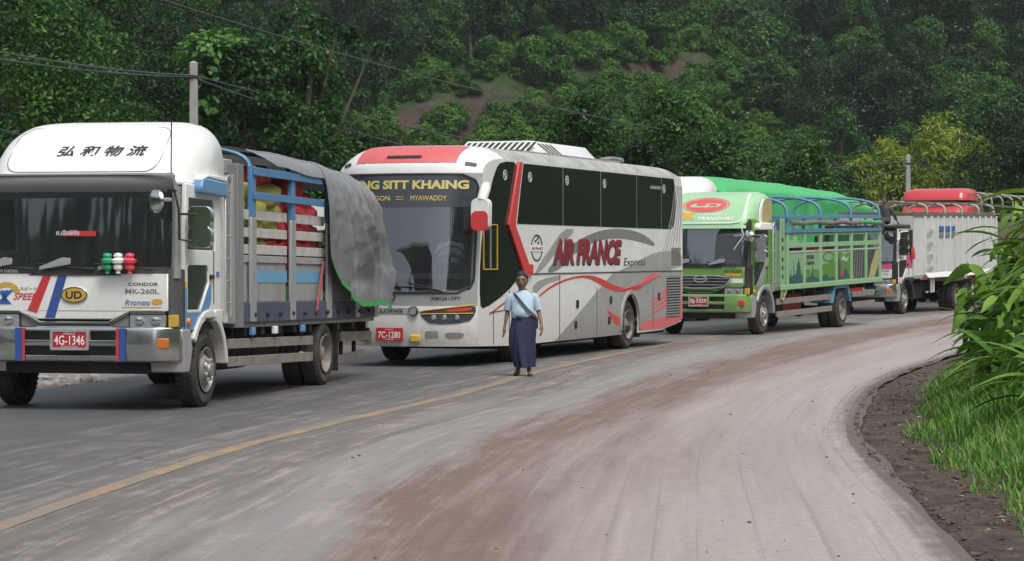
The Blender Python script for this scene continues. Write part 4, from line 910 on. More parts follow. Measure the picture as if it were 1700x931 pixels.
    for x, y, z, sx, m, lb in ((3.05, .42, 2.56, .85, 'sack_olive', 'olive sack slumped on top beside the front blue stake'), (4.02, .40, 2.56, .9, 'sack_olive', 'fat olive sack wedged under the blue rails'), (2.85, .8, 2.78, .8, 'sack_red', 'red sack glimpsed behind the front blue stake'),
                               (3.95, .55, 2.80, 1.2, 'sack_red', 'large red sack bulging between the two blue rails'), (5.05, .45, 2.72, 1.2, 'sack_red', 'large red sack piled behind the middle blue stake'), (5.75, .5, 2.56, .9, 'sack_red', 'red sack beside the edge of the grey tarpaulin')):
        o = pillow('produce_sack', mw @ Vector((x, y, z + sk(x))), sx, .7, .38, m, rng, rz + rng.normal() * .1, rng.normal() * .08); tag(o, lb, 'sack', 'sacks loaded in the white truck')
    # ---- tarpaulin
    tr = empty('grey_tarpaulin', (-3.806, 29.0, 0), rz); tag(tr, 'crumpled dark grey tarpaulin with green hem thrown over the rear of the white truck bed', 'tarpaulin')
    hang = [(3.0, -.35), (3.6, -.18), (5.72, -.15), (5.80, .92), (6.1, 1.1), (6.4, 1.3), (6.8, 1.46), (7.4, 1.50), (8.0, 1.46), (8.5, 1.36), (8.8, 1.22)]
    topz = [(3.0, 3.20), (5.0, 3.19), (6.2, 3.15), (7.2, 3.11), (8.0, 3.05), (8.5, 2.96), (8.7, 2.86), (8.85, 2.74)]
    def tp(a, b):
        x = 3.0 + 5.72 * a; zt = lerp_tab(topz, x); hg = lerp_tab(hang, x) + (.09 * noise.noise(Vector((x * 1.9, 0, 7))) + .03 * noise.noise(Vector((x * 6, 0, 3))) if x > 5.9 else 0)
        L = 2.5 + .35 + hg; s = L * b                      # arc from the far top edge, over the roof, down the near side
        if s < 2.35: y = W - .05 - s; z = zt - .08 * ((y - 1.28) / 1.28) ** 4 * 1.0
        elif s < 2.75: t = (s - 2.35) / .4; y = .16 - .24 * math.sin(t * 1.57); z = zt - .08 - .25 * (1 - math.cos(t * 1.57))
        else: y = -.085; z = zt - .33 - (s - 2.75)
        dn = max(0, s - 2.6); f = (min(1, dn / .5) if x > 5.7 else 0); rmp = max(.15, min(1, (x - 5.9) / .9))
        nz = noise.noise(Vector((x * 1.3, s * .55, 1.7))); n2 = noise.noise(Vector((x * 3.4 + s * .9, s * 1.3, 4.2))); n3 = abs(noise.noise(Vector((x * 2.2 - s * 1.4, s * .9, 9.0))))
        low = max(0, dn - .9); fan = (x - 6.0) - .35 * (s - 2.6)
        w1 = noise.noise(Vector((x * .8, s * .6, 11))); w2 = noise.noise(Vector((x * 1.6, s * 1.1, 17)))
        cr = (1 - abs(math.sin(fan * 4.4 + 1.8 * w1))) ** 2.2 * (.25 + min(1, dn) * .75) + .42 * (1 - abs(math.sin(fan * 10.5 + 3 * w2))) ** 2.5 * min(1, dn * 1.4) * (.5 + w1) + .55 * noise.noise(Vector((x * 1.8 + s * .7, s * 2.9, 29))) * min(1, low * 1.6) + .12 * noise.noise(Vector((x * 9, s * 7, 3)))
        n4 = noise.noise(Vector((x * 7 + s * 3, s * 2.6, 2.0))); n5 = abs(noise.noise(Vector((x * 4.5 - s * 3.2, s * 2.4 + x, 6.0))))
        ff = .25 + .75 * min(1, (1 - b) / .12); n2 *= ff; n3 *= ff; n4 *= ff; n5 *= ff; cr *= ff
        y -= f * (.05 + .07 * nz + .02 * n2 + .02 * n3 + .19 * cr) + f * low * .10 * (.8 + 1.0 * n2) * rmp
        z += .05 * noise.noise(Vector((x * .9, y * 2, 3))) * (1 - f) + f * .03 * n2 * low
        x += f * low * .07 * n3 + .06 * f * nz
        return (x, y, z - .012 * (x - 2.2))
    MB().grid(tp, 260, 170, skip=lambda a, b: False).build('sheet', 'tarp_grey', tr, smooth=60)
    hem = [tp(a / 260, 1.0) for a in range(128, 261)]
    mb = MB(); vs = [];
    for p in hem: vs += [(p[0], p[1] - .012, p[2] + .03), (p[0], p[1] - .02, p[2] - .035)]
    mb.add(vs, [(2 * i, 2 * i + 1, 2 * i + 3, 2 * i + 2) for i in range(len(hem) - 1)]); mb.build('hem', 'tarp_hem_green', tr, smooth=60)
    e2 = [tp(1.0, b / 40) for b in range(33, 41)]; mb = MB(); vs = []
    for p in e2: vs += [(p[0] - .03, p[1] - .012, p[2]), (p[0] + .025, p[1] - .02, p[2])]
    mb.add(vs, [(2 * i, 2 * i + 1, 2 * i + 3, 2 * i + 2) for i in range(len(e2) - 1)]); mb.build('hem', 'tarp_hem_green', tr, smooth=60)
truck_white()
# ------------------------------------------------------------------ the coach
mat('bus_white', (.78, .79, .77), .3, dirt=.22, scale=1.3, coat=.25, low=(.3, 1.3), dcol=(.33, .29, .25))
mat('bus_silver', (.36, .375, .38), .38, .25, dirt=.2, scale=1.5, low=(.3, .8))
mat('bus_grey', (.20, .205, .205), .4, dirt=.25, scale=2, low=(.3, .9), dcol=(.28, .26, .23))
mat('bus_grey_light', (.33, .335, .33), .4, dirt=.25, scale=2, low=(.3, .9))
mat('bus_red', (.60, .045, .045), .35, dirt=.2, scale=3, coat=.2); mat('bus_red_faded', (.62, .11, .12), .45, dirt=.3, scale=3, dcol=(.35, .3, .28))
mat('bus_band', (.045, .055, .065), .12, dirt=.1, scale=2); mat('bus_tint', (.0065, .009, .009), .05, dirt=.10, scale=1.2, dcol=(.03, .035, .033), streak=True, spec=.35)
mat('gold_letter', (.72, .50, .10), .5, dirt=.1); mat('cyan_edge', (.12, .45, .48), .5, dirt=.1); mat('maroon', (.24, .012, .03), .4, dirt=.15)
glass('coach_screen', (.80, .86, .90), refl=.12, through=.84)
mat('roof_grime', (.42, .42, .41), .6, dirt=.6, dcol=(.12, .115, .11), scale=2.5)
mat('bus_yellow', (.65, .42, .05), .5, dirt=.2)
def coach():
    W = 2.5; L = 12.3; mid = 1.25
    root = empty('coach_bus', (-.625, 40.36, 0), math.pi / 2 - R(19.6))
    tag(root, 'white and grey long-distance coach with red trim and tinted side windows', 'bus')
    def xf(y, z):
        c = abs((y - mid) / mid); lean = -.20 if z < 1.2 else -.20 + .13 * (z - 1.2)
        if z < .8: lean += .0 + .10 * ((.8 - z) / .5) ** 2
        return lean + .42 * c ** 2.6
    Hr = lambda y: 3.60 - .22 * abs((y - mid) / mid) ** 7
    us = sorted([0, .04, .10, .2, .3, .45, .6, .8, 1.0, 1.25] + [W - q for q in (0, .04, .10, .2, .3, .45, .6, .8, 1.0)])
    # front mask, opening for the screen
    zs = [.33, .40, .5, .62, .75, .88, .98, 1.06, 1.14, 1.24, 1.4, 1.7, 2.1, 2.5, 2.8, 3.04, 3.12]
    MB().grid(lambda a, b: (xf(a, b), a, b), 0, 0, us=us, vs_=[z for z in zs if z <= .98]).build('front_bumper', 'bus_white', root, smooth=50)
    MB().grid(lambda a, b: (xf(a, b), a, b), 0, 0, us=us, vs_=[z for z in zs if z >= .98], skip=lambda a, b: .10 < a < W - .10 and 1.24 < b < 3.04).build('front_mask', 'bus_silver', root, smooth=50)
    # cap over the screen rolling into the roof
    def cap(a, b):
        t = R(90 * b); x = xf(a, 3.12) + 1.0 * (1 - math.cos(t)); return (x, a, 3.12 + (Hr(a) - 3.12) * math.sin(t) ** .9)
    MB().grid(cap, 0, 10, us=us, vs_=[k / 10 for k in range(11)]).build('front_cap', 'bus_white', root, smooth=50)
    def patch(y0, y1, b0, b1, off=.006, n=12):
        def g(a, b):
            y = y0 + (y1 - y0) * a; bb = b0 + (b1 - b0) * b; bb += .0; p = Vector(cap(y, bb)); e = .01
            nrm = (Vector(cap(min(W, y + e), bb)) - p).cross(Vector(cap(y, min(1, bb + e))) - p).normalized()
            if nrm.x > 0 and nrm.z < 0: nrm = -nrm
            if nrm.z < 0: nrm = -nrm
            return p + nrm * off
        return MB().grid(g, n, 8)
    patch(.38, 2.12, .20, .80).build('roof_patch', 'bus_red_faded', root, smooth=50)
    patch(.95, 1.55, .30, .36, .02, 6).build('roof_handle', 'black_plastic', root, smooth=50)
    patch(.10, .26, .16, .24, .012, 4).build('marker_lamp', 'black_plastic', root); patch(2.24, 2.40, .16, .24, .012, 4).build('marker_lamp', 'black_plastic', root)
    # roof
    def roof(a, b): x0 = xf(a, 3.12) + 1.0; return (x0 + (L - .12 - x0) * b, a, Hr(a) - .05 * max(0, (b - .94) / .06) ** 2)
    MB().grid(roof, 0, 14, us=us, vs_=[k / 14 for k in range(14)] + [.94, .97, 1.0]).build('roof', 'roof_grime', root, smooth=50)
    # sides (skin), with wheel arches
    xw = 8.60; Rw = .47
    for s in (0, 1):
        y = 0 if s == 0 else W - .03
        out = [(xf(0, .33), .33)] + [(1.8, .29)] + [(1.82, .29)] + [q for q in arch_pts(2.42, .47, .58, 198, -18, 12)] + [(3.3, .29)] + [q for q in arch_pts(xw, .47, .58, 198, -18, 12)] + [(10.7, .30), (12.0, .42), (L - .1, .44), (L, .7), (L, 2.9), (L - .10, 3.30), (L - .16, 3.38)] + [(xf(0, 3.12) + 1.0, 3.38)]
        e = [cap(0, k / 8) for k in range(8, -1, -1)]; out += [(p[0], p[2]) for p in e] + [(xf(0, z), z) for z in (2.8, 2.4, 2.0, 1.6, 1.2, .98, .75, .5)]
        MB().side([out], y, .03).build('side_skin', 'bus_white', root)
    MB().box(L - .10, L, .03, W - .03, .5, 3.36).build('rear_wall', 'bus_white', root, bevel=.05)
    MB().box(.6, L - .2, .06, W - .06, .36, .44).build('floor_pan', 'chassis', root); MB().box(2.0, L - .2, .35, W - .35, .22, .40).build('underframe', 'chassis', root)
    MB().box(1.6, L - .2, .05, W - .05, 1.0, 1.05).build('cabin_floor', 'cab_inside', root)
    MB().box(4.0, 4.05, .05, W - .05, 1.05, 3.3).build('partition', 'cab_inside', root)
    for xx in (2.0, 2.9):
        for yy in (.55, 1.95): MB().box(xx, xx + .5, yy - .42, yy + .42, 1.2, 1.5).box(xx + .42, xx + .58, yy - .42, yy + .42, 1.5, 2.25).build('seat', 'seat_cloth', root, bevel=.05)
    MB().grid(lambda a, b: (xf(.12 + (W - .24) * a, 1.45) + .08 + .5 * b, .12 + (W - .24) * a, 1.42 - .1 * b + .14 * math.sin(b * 3.1)), 12, 6).build('dashboard', 'cab_inside', root)
    # windscreen: bonded pane a little larger than its opening, rounded corners
    def scr(a, b):
        z = 1.20 + 1.90 * b; k = .0; d = min(b, 1 - b) * 1.9
        inset = .05 if d >= .22 else .05 + .22 - math.sqrt(max(0, .22 ** 2 - (.22 - d) ** 2))
        y = inset + (W - 2 * inset) * a; return (xf(y, z) - .012, y, z)
    MB().grid(scr, 24, 0, vs_=[0, .01, .03, .06, .1, .2, .3, .4, .5, .6, .7, .8, .9, .94, .97, .99, 1], us=None).build('windscreen', 'coach_screen', root, smooth=60)
    bt = lambda a, b: (lambda p: (p[0] - .006, p[1], p[2]))(scr(a, .72 + .28 * b))
    MB().grid(bt, 24, 8).build('screen_band', 'bus_band', root, smooth=60)
    rim = [scr(0, b / 20) for b in range(21)] + [scr(a / 20, 1) for a in range(21)] + [scr(1, b / 20) for b in range(20, -1, -1)] + [scr(a / 20, 0) for a in range(20, -1, -1)]
    MB().tube(rim, .02, 6, cap=False).build('window_seal', 'black_plastic', root)
    sy = lambda d: (lambda y, z: xf(y, z) - d)
    text('AUNG SITT KHAING', on_front(2.30, .17, 2.855, 3.005, sy(.022)), 'cyan_edge', root, bold=.055); text('AUNG SITT KHAING', on_front(2.30, .17, 2.86, 3.0, sy(.026)), 'gold_letter', root, bold=.03)
    text('YANGON', on_front(1.95, 1.42, 2.675, 2.755, sy(.022)), 'gold_letter', root, bold=.01); text('MYAWADDY', on_front(1.06, .48, 2.675, 2.755, sy(.022)), 'gold_letter', root)
    for dz in (0, .04): MB().front([[(1.32, 2.69 + dz), (1.18, 2.69 + dz), (1.18, 2.70 + dz), (1.32, 2.70 + dz)]], xf(1.25, 2.7) - .024, .002).build('arrow_mark', 'gold_letter', root)
    for yy, l in ((.75, 1), (1.9, 1)):
        a = [(xf(yy - .35, 1.18) - .03, yy - .35, 1.19), (xf(yy, 1.28) - .05, yy, 1.27), (xf(yy + .65, 1.31) - .04, yy + .65, 1.30)]
        MB().tube(a, .014, 5).tube([(xf(yy, 1.2) - .05, yy - .3, 1.22), (xf(yy, 1.3) - .05, yy + .3, 1.36)], .012, 5).build('wiper', 'black_plastic', root)
    # badge, lettering, plate, lamps
    pl = lambda d: (lambda a, b: (xf(a, b) - d, a, b))
    def on_mask(loops, m, name, d=.008, t=.004): 
        mb = MB(); mb.drape(loops, lambda a, b: (xf(a, b) - d, a, b)); return mb.build(name, m, root)
    em = [ellipse(1.36, 1.12, .125, .072, 24), ellipse(1.36, 1.12, .10, .052, 24)]
    on_mask(em, 'chrome', 'badge', .03, .02)
    for a in (90, 210, 330): on_mask([[(1.36 + .02 * math.cos(R(a + 90)), 1.12 + .012 * math.sin(R(a + 90))), (1.36 + .105 * math.cos(R(a)), 1.12 + .055 * math.sin(R(a))), (1.36 + .02 * math.cos(R(a - 90)), 1.12 + .012 * math.sin(R(a - 90)))]], 'chrome', 'badge_star', .026, .012)
    text('XMQ6129Y', on_front(.66, .22, 1.07, 1.135, sy(.01)), 'print_black', root, bold=.02)
    on_mask([[(2.2, .86), (.98, .86), (.98, .955), (2.2, .955)]], 'bus_grey_light', 'name_bar', .012, .008)
    text('KING LONG', on_front(1.90, 1.12, .875, .935, sy(.016)), 'print_black', root, bold=.03)
    for s in (0, 1):
        Yy = (lambda y: y) if s == 0 else (lambda y: W - y)
        lp = [(Yy(.02), 1.0), (Yy(.45), .94), (Yy(.84), .90), (Yy(.80), .80), (Yy(.66), .69), (Yy(.12), .71), (Yy(.02), .86)]
        on_mask([smoothpoly(lp, 1)], 'bus_band', 'headlamp', .012, .01)
        on_mask([smoothpoly([(Yy(.06), .97), (Yy(.40), .93), (Yy(.46), .89), (Yy(.08), .90)], 1)], 'bus_red', 'headlamp_lens', .018, .006)
        for q in (.28, .46, .62): MB().lathe([(.045, 0), (.035, .008), (0, .01)], (xf(Yy(q), .80) - .012, Yy(q), .80), (-1, 0, 0), 14).build('lamp_bulb', 'bus_grey_light', root)
        c_ = smoothpoly(lp, 1); e_ = [(Yy(.02 + .82 * q / 12), 1.0 - .10 * q / 12) for q in range(13)]; MB().tube([(xf(a, b) - .016, a, b) for a, b in e_], .009, 5).build('headlamp_rim', 'bus_yellow', root); e_ = [(Yy(.05 + .76 * q / 12), .865 - .01 * q / 12) for q in range(13)]; MB().tube([(xf(a, b) - .018, a, b) for a, b in e_], .008, 5).build('headlamp_rim', 'bus_yellow', root)
        on_mask([smoothpoly([(Yy(.18), .55), (Yy(.44), .56), (Yy(.46), .50), (Yy(.40), .46), (Yy(.2), .47)], 1)], 'bus_grey', 'fog_lamp', .008, .006)
    MB().lathe([(.085, 0), (.085, .03), (.06, .035), (0, .03)], (xf(.93, .92) - .02, .93, .90), (-1, 0, 0), 20).build('round_lamp', 'chrome', root)
    MB().lathe([(.06, 0), (0, .004)], (xf(.93, .92) - .056, .93, .90), (-1, 0, 0), 16).build('lamp_bulb', 'clear_lens', root)
    MB().box(xf(1.36, .5) - .03, xf(1.36, .5) - .006, 1.36 - .23, 1.36 + .23, .42, .63).build('number_plate', 'plate_red', root, bevel=.004)
    text('7C-1280', on_front(1.36 + .19, 1.36 - .19, .465, .57, xf(1.36, .5) - .034), 'print_white', root, bold=.01); text('YANGON', on_front(1.43, 1.29, .59, .61, xf(1.36, .5) - .034), 'print_white', root); text('MYANMAR', on_front(1.43, 1.29, .435, .452, xf(1.36, .5) - .034), 'print_white', root)
    for yy in (1.78, .92): MB().box(xf(yy, .48) - .05, xf(yy, .48), yy - .09, yy + .09, .40, .52).build('fog_lamp', 'bus_yellow', root, bevel=.02)
    on_mask([[(.76, .48), (.56, .48), (.56, .58), (.76, .58)]], 'bus_silver', 'tow_cover', .008, .005)
    # side glazing: black bonded panes
    yo = -.007
    door = smoothpoly([(1.05, 3.2), (1.35, 3.34), (2.15, 3.35), (2.10, 3.05), (1.70, 2.30), (2.05, 1.9), (2.45, 1.60), (2.60, 1.47), (2.3, 1.47), (1.6, 1.18), (.5, .92), (.30, 1.0), (.33, 1.8), (.60, 2.6)], 1)
    MB().side([door], yo, .006).build('door_glass', 'bus_tint', root)
    xs = [2.28, 4.55, 6.75, 9.05, 10.75]; tops = lambda x: 3.345
    panes = [[(2.30, 3.34), (1.95, 2.32), (4.52, 2.32), (4.52, 3.34)], [(4.55, 3.34), (4.55, 2.32), (6.72, 2.32), (6.72, 3.34)], [(6.75, 3.34), (6.75, 2.32), (9.02, 2.32), (9.02, 3.34)], [(9.05, 3.34), (9.05, 2.32), (10.72, 2.32), (10.72, 3.34)],
             [(10.75, 3.34), (10.75, 2.32), (11.45, 2.32), (11.62, 2.40), (11.72, 2.56), (11.78, 2.95), (11.62, 3.34)]]
    for p in panes: MB().side([p], yo, .006).build('side_window', 'bus_tint', root, bevel=.002)
    MB().box(9.95, 10.6, -.03, .0, 3.10, 3.16).build('window_hinge', 'dull_silver', root)
    for x in (1.5, 2.75, 4.75, 6.95, 10.9):
        MB().side([ellipse(x, 3.12, .095, .085, 18), ellipse(x, 3.12, .08, .07, 18)], yo - .004, .003).build('window_mark', 'print_white', root)
        MB().side([[(x - .035, 3.15), (x, 3.165), (x + .02, 3.14), (x, 3.12), (x + .04, 3.08), (x + .02, 3.065), (x - .03, 3.11)]], yo - .004, .003).build('window_mark', 'print_white', root)
    # opening driver's hatch framed in yellow
    fr = [(.46, 1.56), (.46, 2.30), (1.12, 2.30), (1.12, 1.56)]
    MB().plate([fr, [(.475, 1.575), (.475, 2.285), (1.105, 2.285), (1.105, 1.575)]], lambda a, b, d: (a, -.022 + d, b), .016).build('hatch_frame', 'bus_yellow', root)
    MB().box(.78, .81, -.02, -.008, 1.58, 2.28).build('hatch_bar', 'dull_silver', root)
    # red boomerang with white edge
    MB().side([[(2.05, 3.33), (2.25, 3.36), (1.88, 2.33), (2.85, 1.46), (2.85, 1.60), (2.62, 1.60), (2.48, 1.66), (1.66, 2.33)][:0] or [(2.10, 3.36), (2.28, 3.36), (1.92, 2.30), (2.62, 1.64), (2.82, 1.64), (2.82, 1.46), (2.40, 1.46), (1.60, 2.30)]], -.05, .045).build('trim_boomerang', 'bus_red', root, bevel=.01)
    MB().side([[(2.285, 3.36), (2.36, 3.36), (2.02, 2.315), (1.945, 2.29)]], -.03, .025).build('trim_edge', 'bus_white', root)
    # paint scheme: swooshes
    def deco(pts, m, it=2, d=-.004, name='paint_swoosh'): return MB().side([smoothpoly(pts, it) if it else pts], d, .003).build(name, m, root)
    deco([(2.95, 1.49), (3.3, 1.49), (4.4, 1.95), (5.3, 2.26), (4.6, 2.27), (3.9, 1.95)], 'bus_grey_light', 1)
    deco([(3.55, 1.49), (4.2, 1.50), (4.9, 1.75), (6.0, 2.0), (7.4, 2.13), (9.0, 2.08), (10.6, 1.94), (9.5, 2.22), (8.2, 2.30), (6.8, 2.27), (5.4, 2.08), (4.3, 1.78)], 'bus_grey', 2)
    deco([(7.7, 1.48), (8.3, 1.55), (9.3, 1.72), (10.4, 1.86), (11.4, 1.88), (12.2, 1.86), (12.25, 1.48)], 'bus_grey_light', 1)
    deco([(4.1, .30), (5.4, .74), (6.6, 1.16), (7.5, 1.46), (12.25, 1.46), (12.25, .5), (11.0, .34), (9.22, .34), (9.16, .65), (8.9, .98), (8.6, 1.06), (8.28, .98), (8.04, .64), (7.98, .30)], 'bus_grey_light', 0)
    deco([(2.85, 1.25), (3.3, 1.38), (4.3, 1.44), (4.4, 1.44), (4.4, 1.36), (3.6, 1.30), (3.0, 1.12)], 'bus_grey_light', 1)
    deco([(3.2, 1.10), (3.9, 1.28), (4.9, 1.40), (5.9, 1.44), (6.7, 1.38), (7.6, 1.22), (8.5, 1.15), (9.4, 1.20), (9.4, 1.14), (8.4, 1.09), (7.4, 1.12), (6.7, 1.26), (5.9, 1.40), (4.9, 1.37), (3.9, 1.24), (3.2, 1.07)], 'bus_red', 1, -.007)
    deco([(.75, .82), (1.5, 1.0), (2.6, 1.22), (2.6, 1.24), (1.5, 1.03), (.75, .85)], 'bus_red', 0, -.007)
    for k in range(6):
        z0 = 1.14 + .03 * k; pts = [(7.9 + .25 * k, z0 + .005)]
        c = [(7.9 + .3 * k, 1.13 + .015 * k), (9.3 + .2 * k, 1.24 + .02 * k), (10.4 + .2 * k, 1.55), (11.0 + .2 * k, 2.0), (11.45 + .14 * k, 2.6), (11.72 + .10 * k, 3.2)]
        cc = [c[0]] + [((a[0] * (3 - q) + b[0] * q) / 3, (a[1] * (3 - q) + b[1] * q) / 3) for a, b in zip(c, c[1:]) for q in (1, 2, 3)]
        lo = [p for p in cc if p[1] < 1.46]; hi = [p for p in cc if p[1] >= 1.5 and p[0] < 12.25]
        if len(lo) > 1: MB().tube([(a, -.006, b) for a, b in lo], .012, 4).build('pin_stripe', 'bus_red', root)
        if len(hi) > 1: MB().tube([(a, -.006, b) for a, b in hi], .010, 4).build('pin_stripe', 'bus_grey', root)
    for k in range(4):
        MB().side([smoothpoly([(9.7, .60 + .08 * k), (10.6, .74 + .09 * k), (12.2, 1.05 + .12 * k), (12.2, .97 + .12 * k), (10.6, .68 + .09 * k)], 1)], -.006, .003).build('paint_swoosh', 'bus_red_faded', root)
    deco([(9.25, .34), (9.2, .50), (10.5, .52), (11.6, .62), (12.28, 1.0), (12.28, .5), (12.0, .44), (10.7, .33)], 'bus_red_faded', 0, -.008)
    deco([(7.0, .82), (7.6, .66), (8.0, .62), (7.98, .44), (7.6, .50)], 'bus_red', 1, -.007)
    MB().tube([(2.62, -.004, 1.475), (12.25, -.004, 1.475)], .012, 4).build('belt_moulding', 'black_plastic', root)
    text('AIR FRANCE', on_side(4.02 + .05, 7.95 + .05, 1.60, 2.06, -.006), 'print_black', root, bold=.05, slant=.04); text('AIR FRANCE', on_side(4.02, 7.95, 1.63, 2.09, -.010), 'maroon', root, bold=.045, slant=.04)
    text('Express', on_side(8.2, 9.6, 1.55, 1.74, -.006), 'print_black', root, slant=.05)
    MB().side([ellipse(3.12, 1.92, .30, .23, 26), ellipse(3.12, 1.92, .265, .205, 26)], -.008, .003).build('emblem_ring', 'print_black', root)
    MB().box(2.78, 3.46, -.010, -.006, 1.86, 1.96).build('emblem_bar', 'print_white', root); text('AIR FRANCE', on_side(2.82, 3.42, 1.885, 1.935, -.013), 'maroon', root, bold=.02)
    for a, b in ((3.05, 2.04), (3.16, 2.08), (3.2, 2.01)): MB().side([[(a - .05, b), (a, b + .02), (a + .06, b + .015), (a, b - .03)]], -.009, .003).build('emblem_bird', 'print_black', root)
    # panel joints, latches, grilles
    for xx, z0, z1 in ((.95, .34, .86), (1.72, .32, 1.22), (4.35, .3, 1.45), (6.5, .3, 1.2), (10.15, .33, 1.2)): MB().bar((xx, -.003, z0), (xx, -.003, z1), .012, .012).build('panel_gap', 'black_plastic', root)
    MB().bar((.78, -.003, .86), (1.72, -.003, .90), .012, .012).build('panel_gap', 'black_plastic', root)
    for xx, z in ((5.35, .92), (7.35, .96), (10.55, .98), (5.25, .55), (7.25, .58)): MB().box(xx - .07, xx + .07, -.02, .0, z - .07, z + .07).build('latch', 'black_plastic', root, bevel=.02)
    MB().box(11.12, 12.08, -.010, -.004, .56, 1.37).build('grille_backing', 'black_plastic', root)
    for k in range(15): MB().bar((11.10, -.022, .58 + k * .055), (12.10, -.022, .58 + k * .055), .02, .022).build('grille_slat', 'dull_silver', root)
    for k in range(8): MB().bar((11.45, -.012, 1.62 + k * .045), (12.12, -.012, 1.62 + k * .045), .012, .018).build('grille_slat', 'bus_grey', root)
    fo = arch_pts(xw, .47, .66, 190, -10, 14); fi = arch_pts(xw, .47, .58, 190, -10, 14)
    MB().side([fo + fi[::-1]], -.035, .05).build('wheel_arch', 'bus_grey_light', root, bevel=.012)
    for xa in (2.42, xw):
        MB().side([arch_pts(xa, .47, .585, 200, -20, 14) + [(xa - .55, .3), (xa + .55, .3)][::-1][:0]], .62, .01).build('inner_arch', 'chassis', root)
    MB().box(9.4, 9.6, .1, .5, .2, .4).build('silencer', 'chassis', root)
    # door mirror with white arm
    cx, cy = .02, -.10
    MB().tube([(.42, -.02, 2.86), (.30, -.12, 2.90), (.12, -.16, 2.84), (.02, -.14, 2.66)], [.07, .08, .09, .08], 10).build('mirror_arm', 'bus_white', root, smooth=60)
    MB().plate([rrect(-.28, .02, 2.20, 2.70, .09)], lambda a, b, d: (-.05 + d + .04 * (b - 2.2), a, b), .16).build('wing_mirror', 'bus_white', root, bevel=.05, seg=3)
    MB().plate([rrect(-.275, .015, 2.185, 2.50, .09)], lambda a, b, d: (-.058 + d + .04 * (b - 2.2), a, b), .176).build('mirror_shell', 'bus_red', root, bevel=.05, seg=3)
    MB().plate([rrect(W + .02, W + .3, 2.2, 2.7, .09)], lambda a, b, d: (-.05 + d, a, b), .16).build('wing_mirror', 'bus_white', root, bevel=.05)
    # roof air-conditioning housing
    AX, AL = 4.1, 4.3
    def ac(a, b):
        y = .42 + 1.66 * b; e = min(b, 1 - b) * 1.66; h = .27 * min(1, e / .24); q = min(a, 1 - a) * AL; h *= min(1, q / .55); x = AX + AL * a; return (x, y, 3.56 + h)
    MB().grid(ac, 0, 0, us=[0, .02, .06, .128, .3, .5, .7, .872, .94, .98, 1], vs_=[0, .03, .08, .1446, .3, .5, .7, .8554, .92, .97, 1]).build('aircon_housing', 'bus_white', root, smooth=30)
    for k in range(12):
        y = 1.80 - k * .112
        MB().add([(AX + .10, y + .03, 3.617), (AX + .10, y - .03, 3.617), (AX + .47, y - .075, 3.80), (AX + .47, y - .015, 3.80)], [(0, 1, 2, 3)]).build('aircon_slot', 'black_plastic', root)
    for k in range(4):
        x = AX + .95 + k * .22
        MB().add([(x - .12, .62, 3.798), (x - .02, .62, 3.798), (x + .20, .455, 3.612), (x + .10, .455, 3.612)], [(0, 1, 2, 3)]).build('aircon_slot', 'black_plastic', root)
    MB().box(3.4, 8.9, .30, .36, 3.56, 3.60).build('roof_rail', 'roof_grime', root); MB().box(3.6, 3.9, .5, 2.0, 3.59, 3.63).build('roof_board', 'guard_wood', root)
    set_w = wheel_proto
    f = wheel_proto(Rw, .28, False, 'rim_dusty', root, (2.42, .05, Rw)); g = copy_tree(f, root); g.location = (2.42, W - .05, Rw); g.rotation_euler = (0, 0, math.pi)
    r1 = wheel_proto(Rw, .28, True, 'rim_dusty', root, (xw, .04, Rw))
    for y, ro in ((.36, 0), (W - .04, math.pi), (W - .36, math.pi)): q = copy_tree(r1, root); q.location = (xw, y, Rw); q.rotation_euler = (0, 0, ro)
    cl = pillow('folded_sheet', root.matrix_basis @ Vector((9.2, .55, 3.64)), 1.0, .35, .13, 'tarp_grey', np.random.RandomState(4), math.pi / 2 - R(19.6)); tag(cl, 'crumpled pale grey sheet bundled on the coach roof behind the aircon', 'sheet')
    return root
BUS = coach()
# ------------------------------------------------------------------ green lorry
mat('green_cab', (.15, .33, .075), .3, dirt=.16, scale=2, coat=.3, low=(.5, .9)); mat('green_fairing', (.36, .62, .36), .35, dirt=.12, scale=2, coat=.2)
mat('green_bed', (.22, .40, .22), .6, dirt=.35, dcol=(.16, .18, .14), scale=3, streak=True); mat('green_bed_pale', (.26, .46, .24), .6, dirt=.35, dcol=(.2, .22, .17), scale=3)
mat('mural_teal', (.02, .085, .095), .6, dirt=.15); mat('mural_green', (.085, .235, .025), .6, dirt=.2); mat('mural_pale', (.42, .55, .46), .6, dirt=.2); mat('mural_dark', (.045, .06, .055), .6, dirt=.2); mat('mural_tan', (.42, .37, .17), .6, dirt=.2)
mat('rail_blue', (.10, .27, .42), .5, dirt=.35, scale=4, dcol=(.16, .18, .18)); mat('rolled_sheet', (.16, .13, .15), .8, dirt=.4, dcol=(.25, .23, .22), scale=6, bump=.4); mat('rolled_green', (.08, .33, .12), .7, dirt=.2, bump=.3)
mat('tarp_green', (.055, .42, .13), .5, dirt=.25, dcol=(.10, .50, .20), scale=1.2, bump=.15, bscale=8)
mat('logo_pink', (.72, .10, .12), .45, dirt=.1); mat('print_orange', (.80, .36, .04), .45, dirt=.1)
mat('wheel_cyan', (.08, .30, .27), .4, .3, dirt=.2); mat('load_red', (.33, .03, .035), .7, dirt=.3)
glass('truck_screen_blue', (.45, .58, .64), refl=.16, through=.5)
FT = [(2.62, .10), (2.8, .20), (3.0, .39), (3.15, .56), (3.26, .74), (3.33, .92), (3.37, 1.12), (3.39, 1.35)]
FS = [(2.62, .0), (2.95, .015), (3.1, .05), (3.22, .11), (3.31, .20), (3.36, .31), (3.39, .45)]
